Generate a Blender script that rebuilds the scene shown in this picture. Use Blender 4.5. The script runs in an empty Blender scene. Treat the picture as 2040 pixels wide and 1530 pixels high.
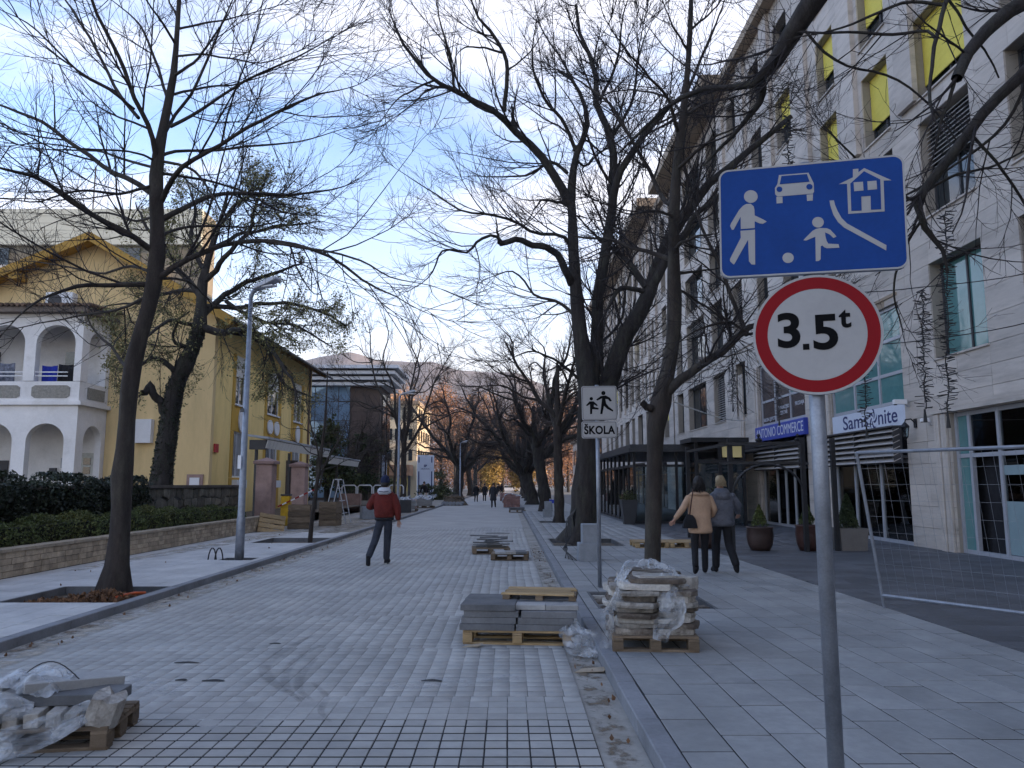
import bpy, bmesh, math, random
import numpy as np
from mathutils import Vector, Matrix
R = math.radians
random.seed(7); rng = np.random.default_rng(7)
sc = bpy.context.scene
col = sc.collection

# ---------------------------------------------------------------- camera, world, sun, exposure
H = 1.65; PITCH = R(7.45); FPX = 1530.0
cam = bpy.data.objects.new('camera', bpy.data.cameras.new('camera')); col.objects.link(cam)
cam.location = (0, 0, H); cam.rotation_euler = (R(90) + PITCH, 0, 0)
cam.data.sensor_width = 36; cam.data.lens = FPX / 2040 * 36; cam.data.shift_x = 8 / 2040
cam.data.clip_start = 0.05; cam.data.clip_end = 9000
sc.camera = cam
SUN_EL, SUN_AZ = R(10), R(96)          # azimuth from +Y clockwise towards +X
w = bpy.data.worlds.new('World'); sc.world = w; w.use_nodes = True
wn, wl = w.node_tree.nodes, w.node_tree.links
for n in list(wn): wn.remove(n)
def wN(t, **k):
    n = wn.new(t)
    for a, b in k.items(): setattr(n, a, b)
    return n
def wmath(op, a, b=None, clamp=False):
    n = wN('ShaderNodeMath', operation=op, use_clamp=clamp)
    for i, v in enumerate((a, b)):
        if v is None: continue
        if isinstance(v, (int, float)): n.inputs[i].default_value = v
        else: wl.new(v, n.inputs[i])
    return n.outputs[0]
sky = wN('ShaderNodeTexSky', sky_type='NISHITA', sun_disc=False)
sky.sun_elevation = SUN_EL; sky.sun_rotation = SUN_AZ; sky.altitude = 60; sky.air_density = 1.0; sky.dust_density = 0.6; sky.ozone_density = 1.3
tc = wN('ShaderNodeTexCoord'); sx = wN('ShaderNodeSeparateXYZ'); wl.new(tc.outputs['Generated'], sx.inputs[0])
zz = wmath('ADD', wmath('MAXIMUM', sx.outputs[2], 0.0), 0.10)
cmb = wN('ShaderNodeCombineXYZ')
wl.new(wmath('DIVIDE', sx.outputs[0], zz), cmb.inputs[0]); wl.new(wmath('DIVIDE', sx.outputs[1], zz), cmb.inputs[1])
mp = wN('ShaderNodeMapping'); mp.inputs['Rotation'].default_value = (0, 0, R(24)); mp.inputs['Scale'].default_value = (0.75, 1.7, 1); mp.inputs['Location'].default_value = (3.1, 1.7, 0)
wl.new(cmb.outputs[0], mp.inputs[0])
def wnoise(scale, detail, rough, dist=0.0):
    n = wN('ShaderNodeTexNoise'); n.inputs['Scale'].default_value = scale; n.inputs['Detail'].default_value = detail
    n.inputs['Roughness'].default_value = rough; n.inputs['Distortion'].default_value = dist
    wl.new(mp.outputs[0], n.inputs['Vector']); return n.outputs['Fac']
cl = wmath('ADD', wmath('MULTIPLY', wnoise(0.62, 9, 0.55, 0.6), 0.78), wmath('MULTIPLY', wnoise(2.6, 8, 0.6, 0.7), 0.22))
rmp = wN('ShaderNodeMapRange'); rmp.interpolation_type = 'SMOOTHSTEP'
rmp.inputs['From Min'].default_value = 0.43; rmp.inputs['From Max'].default_value = 0.62
wl.new(cl, rmp.inputs['Value'])
# low bank of bright cloud towards the horizon all the way round
bank = wmath('SUBTRACT', 1.0, wmath('MULTIPLY', sx.outputs[2], 2.1), True)
bank2 = wmath('MULTIPLY', wmath('POWER', bank, 1.7), 1.15, True)
fac = wmath('MAXIMUM', wmath('MULTIPLY', rmp.outputs[0], 0.66), wmath('MULTIPLY', bank2, wmath('ADD', wmath('MULTIPLY', cl, 1.1), 0.38)), True)
fac.node.use_clamp = True
fac = wmath('MINIMUM', fac, 0.93)
ccol = wN('ShaderNodeMix', data_type='RGBA')   # cloud colour: warm low, cool white overhead
ccol.inputs['A'].default_value = (2.62, 2.46, 2.40, 1); ccol.inputs['B'].default_value = (2.2, 1.88, 1.62, 1)
wl.new(bank, ccol.inputs['Factor'])
skm = wN('ShaderNodeMix', data_type='RGBA', blend_type='MULTIPLY'); skm.inputs['Factor'].default_value = 1.0
wl.new(sky.outputs[0], skm.inputs['A']); skm.inputs['B'].default_value = (0.58, 0.665, 0.85, 1)
smix = wN('ShaderNodeMix', data_type='RGBA'); wl.new(fac, smix.inputs['Factor'])
wl.new(skm.outputs['Result'], smix.inputs['A']); wl.new(ccol.outputs['Result'], smix.inputs['B'])
bgn = wN('ShaderNodeBackground'); bgn.inputs['Strength'].default_value = 0.15
wl.new(smix.outputs['Result'], bgn.inputs[0])
wo = wN('ShaderNodeOutputWorld'); wl.new(bgn.outputs[0], wo.inputs[0])
sun = bpy.data.objects.new('sun', bpy.data.lights.new('sun', 'SUN')); col.objects.link(sun)
sun.data.energy = 2.6; sun.data.angle = R(0.5); sun.data.color = (1.0, 0.72, 0.46)
sdir = Vector((math.cos(SUN_EL) * math.sin(SUN_AZ), math.cos(SUN_EL) * math.cos(SUN_AZ), math.sin(SUN_EL)))
sun.rotation_euler = sdir.to_track_quat('Z', 'Y').to_euler()
sc.view_settings.view_transform = 'Standard'; sc.view_settings.look = 'None'
sc.view_settings.exposure = 2.26; sc.view_settings.gamma = 1; sc.view_settings.use_curve_mapping = False
sc.cycles.max_bounces = 6; sc.cycles.diffuse_bounces = 3; sc.cycles.transparent_max_bounces = 12
sc.cycles.sample_clamp_indirect = 6

# ---------------------------------------------------------------- helpers
_c, _s = math.cos(PITCH), math.sin(PITCH)
def at(px, py, Y):
    "the point at distance Y down the street seen at photo pixel px, py (used to survey positions)"
    a = (765 - py) / FPX; fw = Y / (_c - a * _s)
    return Vector(((px - 1012) / FPX * fw, Y, H + fw * (_s + a * _c)))
def gr(px, py, z=0.0):
    a = (765 - py) / FPX; fw = (z - H) / (_s + a * _c)
    return Vector(((px - 1012) / FPX * fw, fw * _c - a * fw * _s, z))

def thing(name, label, cat, loc=(0, 0, 0), rz=0.0, group=None):
    o = bpy.data.objects.new(name, None); col.objects.link(o)
    o.location = loc; o.rotation_euler = (0, 0, rz); o.empty_display_size = 0.2
    return tag(o, label, cat, group)
def tag(o, label=None, cat=None, group=None, kind=None):
    if label: o['label'] = label
    if cat: o['category'] = cat
    if group: o['group'] = group
    if kind: o['kind'] = kind
    return o
def copy_tree(o, parent=None, label=None, loc=None, rz=None, group=None):
    c = o.copy(); col.objects.link(c)
    if parent: c.parent = parent
    for ch in list(o.children): copy_tree(ch, c)
    if label: c['label'] = label
    if group: c['group'] = group
    if loc is not None: c.location = loc
    if rz is not None: c.rotation_euler = (0, 0, rz)
    return c
def root_loc(o):
    while o.parent: o = o.parent
    return Vector(o.location)
def fast_mesh(name, V, F, smooth=False):
    "V (n,3) array, F (m,k) int array with one k"
    me = bpy.data.meshes.new(name); V = np.asarray(V, dtype=np.float32); F = np.asarray(F, dtype=np.int32)
    me.vertices.add(len(V)); me.vertices.foreach_set('co', V.ravel())
    k = F.shape[1]; me.loops.add(F.size); me.loops.foreach_set('vertex_index', F.ravel())
    me.polygons.add(len(F)); me.polygons.foreach_set('loop_start', np.arange(0, F.size, k, dtype=np.int32))
    if smooth: me.polygons.foreach_set('use_smooth', np.ones(len(F), dtype=bool))
    me.update(calc_edges=True); me.validate()
    return me
def link_mesh(name, me, mat, parent=None, loc=(0, 0, 0)):
    o = bpy.data.objects.new(name, me); col.objects.link(o); o.location = loc
    for m in (mat if isinstance(mat, (list, tuple)) else [mat]):
        if m and len(me.materials) < 8 and m.name not in [x.name for x in me.materials if x]: me.materials.append(m)
    if parent: o.parent = parent
    return o
class MB:
    def __init__(s): s.v = []; s.f = []; s.m = []; s.mi = 0
    def add(s, vs, fs):
        b = len(s.v); s.v += [tuple(x) for x in vs]; s.f += [tuple(i + b for i in f) for f in fs]; s.m += [s.mi] * len(fs); return s
    def box(s, x0, x1, y0, y1, z0, z1, M=None):
        vs = [Vector(p) for p in ((x0,y0,z0),(x1,y0,z0),(x1,y1,z0),(x0,y1,z0),(x0,y0,z1),(x1,y0,z1),(x1,y1,z1),(x0,y1,z1))]
        if M: vs = [M @ p for p in vs]
        return s.add(vs, [(0,3,2,1),(4,5,6,7),(0,1,5,4),(1,2,6,5),(2,3,7,6),(3,0,4,7)])
    def cbox(s, x0, x1, y0, y1, z0, z1, c=0.01, M=None):
        "box with chamfered vertical edges and top"
        def ring(d, z): return [(x0+d+c,y0+d,z),(x1-d-c,y0+d,z),(x1-d,y0+d+c,z),(x1-d,y1-d-c,z),(x1-d-c,y1-d,z),(x0+d+c,y1-d,z),(x0+d,y1-d-c,z),(x0+d,y0+d+c,z)]
        vs = [Vector(p) for p in ring(0, z0) + ring(0, z1 - c) + ring(c, z1)]
        if M: vs = [M @ p for p in vs]
        fs = [tuple(range(7, -1, -1)), tuple(range(16, 24))]
        for a in (0, 8):
            for i in range(8): j = (i + 1) % 8; fs.append((a+i, a+j, a+8+j, a+8+i))
        return s.add(vs, fs)
    def bar(s, a, b, wd, h=None, up=(0, 0, 1)):
        a, b = Vector(a), Vector(b); h = h or wd; t = (b - a)
        if t.length < 1e-6: return s
        t.normalize(); u = Vector(up)
        if abs(t.dot(u)) > 0.98: u = Vector((0, 1, 0))
        x = t.cross(u).normalized(); y = x.cross(t)
        vs = []
        for p in (a, b): vs += [p - x*wd/2 - y*h/2, p + x*wd/2 - y*h/2, p + x*wd/2 + y*h/2, p - x*wd/2 + y*h/2]
        return s.add(vs, [(3,2,1,0),(4,5,6,7),(0,1,5,4),(1,2,6,5),(2,3,7,6),(3,0,4,7)])
    def tube(s, pts, rad, n=8, cap=True):
        pts = [Vector(p) for p in pts]; K = len(pts)
        if isinstance(rad, (int, float)): rad = [rad] * K
        vs = []; fs = []; px = None
        for i, p in enumerate(pts):
            t = (pts[min(i+1, K-1)] - pts[max(i-1, 0)])
            t = t.normalized() if t.length > 1e-9 else Vector((0, 0, 1))
            if px is None:
                u = Vector((0, 0, 1)) if abs(t.z) < 0.9 else Vector((1, 0, 0)); px = t.cross(u).normalized()
            else:
                px = (px - t * px.dot(t)).normalized()
            py = t.cross(px)
            for k in range(n):
                a = 2 * math.pi * k / n; vs.append(p + (px * math.cos(a) + py * math.sin(a)) * rad[i])
        for i in range(K - 1):
            for k in range(n): j = (k + 1) % n; fs.append((i*n+k, i*n+j, (i+1)*n+j, (i+1)*n+k))
        if cap: fs += [tuple(range(n - 1, -1, -1)), tuple(range((K-1)*n, K*n))]
        return s.add(vs, fs)
    def lathe(s, prof, n=20, c=(0, 0, 0), sy=1.0):
        vs = []; fs = []
        for r, z in prof:
            for k in range(n): a = 2*math.pi*k/n; vs.append((c[0] + r*math.cos(a), c[1] + sy*r*math.sin(a), c[2] + z))
        for i in range(len(prof) - 1):
            for k in range(n): j = (k+1) % n; fs.append((i*n+k, i*n+j, (i+1)*n+j, (i+1)*n+k))
        fs += [tuple(range(n-1, -1, -1)), tuple(range((len(prof)-1)*n, len(prof)*n))]
        return s.add(vs, fs)
    def prism(s, poly, d0, d1, M):
        "polygon in local (x,y), extruded along local z from d0 to d1, placed by matrix M"
        n = len(poly); vs = [M @ Vector((x, y, d0)) for x, y in poly] + [M @ Vector((x, y, d1)) for x, y in poly]
        fs = [tuple(range(n-1, -1, -1)), tuple(range(n, 2*n))] + [(i, (i+1) % n, n + (i+1) % n, n + i) for i in range(n)]
        return s.add(vs, fs)
    def mesh(s, name, smooth=False, off=None):
        me = bpy.data.meshes.new(name)
        vs = s.v if off is None else [(a - off[0], b - off[1], c - off[2]) for a, b, c in s.v]
        me.from_pydata(vs, [], s.f)
        if any(s.m): me.polygons.foreach_set('material_index', s.m)
        if smooth: me.polygons.foreach_set('use_smooth', [True] * len(s.f))
        me.update(); return me
    def build(s, name, mat, parent=None, smooth=False, world=False, label=None, bevel=0):
        off = root_loc(parent) if (parent and world) else None
        o = link_mesh(name, s.mesh(name, smooth, off), mat, parent)
        if isinstance(mat, (list, tuple)):
            o.data.materials.clear()
            for m in mat: o.data.materials.append(m)
        if label: o['label'] = label
        if bevel:
            b = o.modifiers.new('bevel', 'BEVEL'); b.width = bevel; b.segments = 2; b.limit_method = 'ANGLE'
        return o
def obj_world(name, mb, mat, label, cat, group=None, smooth=False, bevel=0):
    "a one-mesh thing whose origin sits at its base"
    V = np.array(mb.v); c = (V[:, 0].mean(), V[:, 1].mean(), V[:, 2].min())
    me = mb.mesh(name, smooth, c); o = link_mesh(name, me, mat, None, c)
    if bevel:
        b = o.modifiers.new('bevel', 'BEVEL'); b.width = bevel; b.segments = 2; b.limit_method = 'ANGLE'
    return tag(o, label, cat, group)
def text_mesh(name, body, size, mat, parent, M, bold=0.0, sxx=1.0, align='CENTER', depth=0.002, shear=0.0, space=1.0, width=None):
    cu = bpy.data.curves.new(name, 'FONT'); cu.body = body; cu.size = size; cu.align_x = align; cu.align_y = 'CENTER'
    cu.extrude = depth; cu.offset = bold; cu.shear = shear; cu.space_character = space; cu.resolution_u = 6
    o = bpy.data.objects.new(name, cu); col.objects.link(o)
    dg = bpy.context.evaluated_depsgraph_get(); me = bpy.data.meshes.new_from_object(o.evaluated_get(dg))
    bpy.data.objects.remove(o); bpy.data.curves.remove(cu)
    if width: xs_ = [v.co.x for v in me.vertices]; sxx = width / (max(xs_) - min(xs_))
    me.transform(M @ Matrix.Diagonal((sxx, 1, 1, 1))); me.materials.clear()
    return link_mesh(name, me, mat, parent)

# ---------------------------------------------------------------- materials
MATS = {}
def M(name, c, rough=0.85, var=0.18, scale=4.0, bump=0.0, bscale=60.0, metal=0.0, rnd=0.0, c2=None, c2scale=1.2, c2amt=0.5, stretch=(1, 1, 1), spec=0.35, huernd=0.0, c2lo=0.48, c2hi=0.66, detail=6):
    m = bpy.data.materials.new(name); m.use_nodes = True; MATS[name] = m
    nt = m.node_tree; N, L = nt.nodes, nt.links; bs = N['Principled BSDF']
    bs.inputs['Roughness'].default_value = rough; bs.inputs['Metallic'].default_value = metal; bs.inputs['Specular IOR Level'].default_value = spec
    geo = N.new('ShaderNodeNewGeometry'); mpn = N.new('ShaderNodeMapping'); mpn.inputs['Scale'].default_value = stretch
    L.new(geo.outputs['Position'], mpn.inputs[0])
    def noise(sc_, d=detail, r=0.6):
        n = N.new('ShaderNodeTexNoise'); n.inputs['Scale'].default_value = sc_; n.inputs['Detail'].default_value = d; n.inputs['Roughness'].default_value = r
        L.new(mpn.outputs[0], n.inputs['Vector']); return n.outputs['Fac']
    def mr(v, a, b, lo=0.0, hi=1.0):
        n = N.new('ShaderNodeMapRange'); n.inputs['From Min'].default_value = lo; n.inputs['From Max'].default_value = hi
        n.inputs['To Min'].default_value = a; n.inputs['To Max'].default_value = b; L.new(v, n.inputs['Value']); return n.outputs[0]
    def mul(a, b):
        n = N.new('ShaderNodeMath'); n.operation = 'MULTIPLY'; L.new(a, n.inputs[0]); L.new(b, n.inputs[1]); return n.outputs[0]
    base = N.new('ShaderNodeRGB'); base.outputs[0].default_value = (*c, 1); cur = base.outputs[0]
    if c2:
        mx = N.new('ShaderNodeMix'); mx.data_type = 'RGBA'; mx.inputs['B'].default_value = (*c2, 1)
        L.new(cur, mx.inputs['A']); L.new(mr(noise(c2scale, 8, 0.68), 0, c2amt, c2lo, c2hi), mx.inputs['Factor']); cur = mx.outputs['Result']
    k = mr(noise(scale), 1 - var * 1.6, 1 + var * 1.6, 0.25, 0.75)
    k = mul(k, mr(noise(scale * 11), 1 - var * 0.8, 1 + var * 0.8, 0.25, 0.75))
    if rnd:
        oi = N.new('ShaderNodeObjectInfo'); ad = N.new('ShaderNodeMath'); ad.operation = 'ADD'
        L.new(oi.outputs['Random'], ad.inputs[0]); L.new(geo.outputs['Random Per Island'], ad.inputs[1])
        fr = N.new('ShaderNodeMath'); fr.operation = 'FRACT'; L.new(ad.outputs[0], fr.inputs[0])
        k = mul(k, mr(fr.outputs[0], 1 - rnd, 1 + rnd))
    vm = N.new('ShaderNodeVectorMath'); vm.operation = 'SCALE'; L.new(cur, vm.inputs[0]); L.new(k, vm.inputs['Scale'])
    L.new(vm.outputs[0], bs.inputs['Base Color'])
    if bump:
        bp = N.new('ShaderNodeBump'); bp.inputs['Strength'].default_value = 1.0; bp.inputs['Distance'].default_value = bump
        L.new(noise(bscale, 5, 0.65), bp.inputs['Height']); L.new(bp.outputs[0], bs.inputs['Normal'])
    return m
paverM = M('grey_paver', (0.325, 0.32, 0.308), 0.78, 0.11, 0.9, 0.002, 140, rnd=0.10, c2=(0.46, 0.435, 0.405), c2scale=0.6, c2amt=0.45, c2lo=0.47, c2hi=0.66, spec=0.3)
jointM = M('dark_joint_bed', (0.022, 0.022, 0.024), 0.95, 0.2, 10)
sandM = M('pale_joint_sand', (0.17, 0.167, 0.162), 0.95, 0.25, 3, c2=(0.42, 0.41, 0.40), c2scale=0.45, c2amt=0.9, c2lo=0.52, c2hi=0.6)
tileM = M('grey_stone_tile', (0.255, 0.258, 0.258), 0.72, 0.12, 1.4, 0.001, 180, rnd=0.10, c2=(0.36, 0.355, 0.35), c2scale=1.3, c2amt=0.5, spec=0.35)
tileLM = M('pale_stone_tile', (0.45, 0.44, 0.43), 0.75, 0.12, 1.4, 0.001, 180, rnd=0.07, c2=(0.46, 0.45, 0.43), c2scale=1.4, c2amt=0.6)
darkTileM = M('dark_stone_tile', (0.085, 0.088, 0.098), 0.6, 0.2, 1.1, 0.001, 120, rnd=0.22, c2=(0.095, 0.097, 0.105), c2scale=0.9, c2amt=0.6, spec=0.4)
kerbM = M('grey_kerb_stone', (0.20, 0.205, 0.22), 0.8, 0.15, 2.5, 0.002, 90, rnd=0.08)
concM = M('gutter_concrete', (0.31, 0.295, 0.27), 0.9, 0.16, 1.2, 0.003, 70, c2=(0.19, 0.17, 0.14), c2scale=1.6, c2amt=0.75)
earthM = M('dry_earth', (0.115, 0.09, 0.066), 0.97, 0.3, 3, 0.02, 22, c2=(0.2, 0.18, 0.15), c2scale=4, c2amt=0.7)
groundM = M('far_ground', (0.14, 0.14, 0.13), 0.95, 0.2, 0.2)
barkM = M('dark_bark', (0.034, 0.029, 0.027), 0.92, 0.35, 9, 0.03, 20, stretch=(1, 1, 0.25), c2=(0.06, 0.06, 0.045), c2scale=3, c2amt=0.6)
barkGM = M('grey_bark', (0.040, 0.032, 0.028), 0.92, 0.3, 7, 0.014, 24, stretch=(1, 1, 0.3), c2=(0.075, 0.07, 0.055), c2scale=2, c2amt=0.6)
twigM = M('dark_twig', (0.030, 0.025, 0.026), 0.9, 0.2, 5)
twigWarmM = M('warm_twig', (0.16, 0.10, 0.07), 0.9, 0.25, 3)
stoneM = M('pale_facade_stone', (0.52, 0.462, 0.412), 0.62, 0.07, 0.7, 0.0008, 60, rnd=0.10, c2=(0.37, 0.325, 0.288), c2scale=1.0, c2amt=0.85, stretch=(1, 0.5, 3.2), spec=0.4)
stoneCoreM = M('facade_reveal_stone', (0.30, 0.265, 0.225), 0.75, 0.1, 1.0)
soffitM = M('tan_soffit', (0.33, 0.26, 0.19), 0.8, 0.1, 1)
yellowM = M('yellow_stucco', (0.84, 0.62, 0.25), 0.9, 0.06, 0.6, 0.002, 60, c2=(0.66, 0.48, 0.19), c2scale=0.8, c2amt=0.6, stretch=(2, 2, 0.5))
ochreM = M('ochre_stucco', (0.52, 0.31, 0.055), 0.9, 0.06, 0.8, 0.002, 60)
shadedYellowM = M('shaded_side_stucco', (0.70, 0.52, 0.265), 0.9, 0.06, 0.5, 0.002, 60, c2=(0.55, 0.41, 0.21), c2scale=0.8, c2amt=0.6, stretch=(2, 2, 0.5))  # duller copy of the yellow stucco, shade of the gable side put into the colour
whiteM = M('white_render', (0.74, 0.72, 0.71), 0.85, 0.06, 1.2, 0.001, 60, c2=(0.48, 0.46, 0.43), c2scale=1.3, c2amt=0.55, c2lo=0.52, c2hi=0.75)
greyRoughM = M('grey_roughcast', (0.27, 0.255, 0.225), 0.95, 0.2, 14, 0.01, 40)
creamM = M('cream_panel', (0.52, 0.53, 0.46), 0.7, 0.05, 1, rnd=0.04)
metalM = M('galvanised_steel', (0.27, 0.29, 0.33), 0.48, 0.16, 9, metal=0.55, c2=(0.25, 0.27, 0.31), c2scale=6, c2amt=0.6)
darkMetalM = M('black_painted_metal', (0.018, 0.018, 0.021), 0.5, 0.2, 5)
alumM = M('aluminium_frame', (0.42, 0.43, 0.47), 0.45, 0.05, 3, metal=0.3)
whitePM = M('white_paint', (0.72, 0.72, 0.74), 0.5, 0.05, 2)
frameDM = M('dark_frame', (0.05, 0.05, 0.055), 0.5, 0.1, 3)
woodM = M('pallet_wood', (0.36, 0.25, 0.13), 0.9, 0.22, 5, 0.002, 60, rnd=0.22, stretch=(0.6, 6, 6), c2=(0.2, 0.15, 0.1), c2scale=2, c2amt=0.6)
woodOldM = M('weathered_wood', (0.17, 0.125, 0.085), 0.92, 0.25, 5, 0.003, 60, rnd=0.25, stretch=(0.6, 5, 5), c2=(0.1, 0.08, 0.06), c2scale=2, c2amt=0.6)
slabM = M('grey_slab', (0.125, 0.128, 0.135), 0.8, 0.15, 4, 0.002, 120, rnd=0.16, c2=(0.2, 0.2, 0.205), c2scale=3, c2amt=0.5)
slabLM = M('pale_slab', (0.33, 0.325, 0.32), 0.8, 0.12, 4, 0.002, 120, rnd=0.12)
oldStoneM = M('old_pale_stone', (0.44, 0.41, 0.37), 0.9, 0.22, 4, 0.02, 16, rnd=0.35, c2=(0.07, 0.055, 0.045), c2scale=4, c2amt=0.85)
rubbleM = M('wall_stone', (0.13, 0.118, 0.098), 0.93, 0.25, 4, 0.03, 12, rnd=0.38, c2=(0.22, 0.195, 0.15), c2scale=3, c2amt=0.7)
mortarM = M('wall_mortar', (0.07, 0.065, 0.058), 0.97, 0.2, 8)
brickM = M('tan_block', (0.42, 0.335, 0.24), 0.92, 0.2, 6, 0.006, 45, rnd=0.2, c2=(0.25, 0.20, 0.15), c2scale=5, c2amt=0.7)
brickBedM = M('block_joint', (0.055, 0.045, 0.036), 0.96, 0.2, 8)
copingM = M('tan_coping', (0.34, 0.28, 0.21), 0.92, 0.2, 5, 0.004, 50, rnd=0.1)
pinkM = M('pink_stone', (0.33, 0.225, 0.20), 0.9, 0.13, 3, 0.004, 40, rnd=0.1, c2=(0.2, 0.14, 0.125), c2scale=1.6, c2amt=0.6)
blueSignM = M('blue_sign_sheeting', (0.006, 0.05, 0.24), 0.5, 0.08, 4, spec=0.15)
greySignM = M('white_sign_sheeting', (0.385, 0.375, 0.372), 0.5, 0.05, 3, spec=0.25)
redSignM = M('red_sign_sheeting', (0.25, 0.006, 0.011), 0.5, 0.03, 2, spec=0.12)
blackM = M('black_print', (0.008, 0.008, 0.009), 0.7, 0.05, 2, spec=0.05)
blueBoxM = M('blue_signboard', (0.035, 0.06, 0.36), 0.45, 0.05, 2)
navyM = M('navy_lettering', (0.02, 0.03, 0.14), 0.5, 0.02, 2)
whiteSignM = M('white_signboard', (0.62, 0.66, 0.76), 0.5, 0.04, 1)
letterM = M('pale_lettering', (0.62, 0.64, 0.70), 0.5, 0.02, 2)
darkPanelM = M('dark_window_film', (0.045, 0.038, 0.045), 0.25, 0.15, 1)
louvreM = M('pale_louvre', (0.50, 0.47, 0.45), 0.5, 0.06, 2, metal=0.1)
blindM = M('yellow_blind', (0.74, 0.62, 0.11), 0.7, 0.05, 2)
blindWM = M('white_shutter', (0.68, 0.66, 0.62), 0.6, 0.05, 2)
curtainM = M('pale_curtain', (0.20, 0.30, 0.28), 0.9, 0.25, 8, stretch=(6, 6, 0.2))
leafM = M('olive_leaf', (0.19, 0.18, 0.075), 0.7, 0.3, 2, rnd=0.4, huernd=0.1)
hedgeM = M('hedge_leaf', (0.075, 0.095, 0.028), 0.65, 0.3, 1.2, rnd=0.5, c2=(0.11, 0.10, 0.03), c2scale=1.5, c2amt=0.8)
ivyM = M('dark_ivy_leaf', (0.022, 0.030, 0.017), 0.55, 0.3, 1.5, rnd=0.5)
coniferM = M('conifer_leaf', (0.035, 0.05, 0.02), 0.7, 0.3, 1.5, rnd=0.4, c2=(0.09, 0.085, 0.02), c2scale=0.6, c2amt=0.8)
brownLeafM = M('fallen_leaf', (0.16, 0.085, 0.045), 0.8, 0.3, 2, rnd=0.5)
rustM = M('autumn_leaf', (0.36, 0.185, 0.095), 0.8, 0.25, 0.1, rnd=0.45, c2=(0.46, 0.29, 0.12), c2scale=0.05, c2amt=0.9)
goldM = M('golden_leaf', (0.30, 0.205, 0.06), 0.8, 0.25, 0.2, rnd=0.45)
potM = M('brown_glazed_pot', (0.055, 0.035, 0.03), 0.45, 0.2, 2)
planterM = M('grey_planter', (0.17, 0.155, 0.145), 0.7, 0.12, 3)
blockM = M('cast_concrete', (0.25, 0.265, 0.29), 0.85, 0.1, 6, 0.002, 120, c2=(0.19, 0.2, 0.21), c2scale=4, c2amt=0.5)
rubberM = M('black_rubber', (0.015, 0.015, 0.016), 0.6, 0.2, 5)
roofM = M('brown_roof_tile', (0.13, 0.085, 0.06), 0.85, 0.2, 3, rnd=0.3)
eaveM = M('brown_eave_board', (0.20, 0.125, 0.05), 0.8, 0.2, 3, stretch=(1, 6, 1))
interiorM = M('dark_interior', (0.02, 0.02, 0.024), 0.9, 0.3, 1)
skinM = M('skin', (0.40, 0.23, 0.17), 0.6, 0.05, 8)
hillM = M('hill_scrub', (0.085, 0.072, 0.074), 0.95, 0.4, 0.012, c2=(0.17, 0.14, 0.125), c2scale=0.004, c2amt=0.8)
def glass_mat(name, c, rough=0.03, spec=0.9):
    m = M(name, c, rough, 0.1, 0.6, spec=spec); return m
glassM = glass_mat('window_glass', (0.018, 0.026, 0.032))
tealM = glass_mat('teal_glass', (0.10, 0.235, 0.235), 0.04)  # teal tint, base brightened to carry a sky reflection
def clear_glass():
    m = bpy.data.materials.new('shop_glass'); m.use_nodes = True; N, L = m.node_tree.nodes, m.node_tree.links
    for n in list(N): N.remove(n)
    t = N.new('ShaderNodeBsdfTransparent'); t.inputs[0].default_value = (0.62, 0.70, 0.72, 1); g = N.new('ShaderNodeBsdfGlossy'); g.inputs['Roughness'].default_value = 0.02
    f = N.new('ShaderNodeFresnel'); f.inputs[0].default_value = 1.6; x = N.new('ShaderNodeMixShader'); o = N.new('ShaderNodeOutputMaterial')
    L.new(f.outputs[0], x.inputs[0]); L.new(t.outputs[0], x.inputs[1]); L.new(g.outputs[0], x.inputs[2]); L.new(x.outputs[0], o.inputs[0]); return m
clearM = clear_glass()
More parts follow.
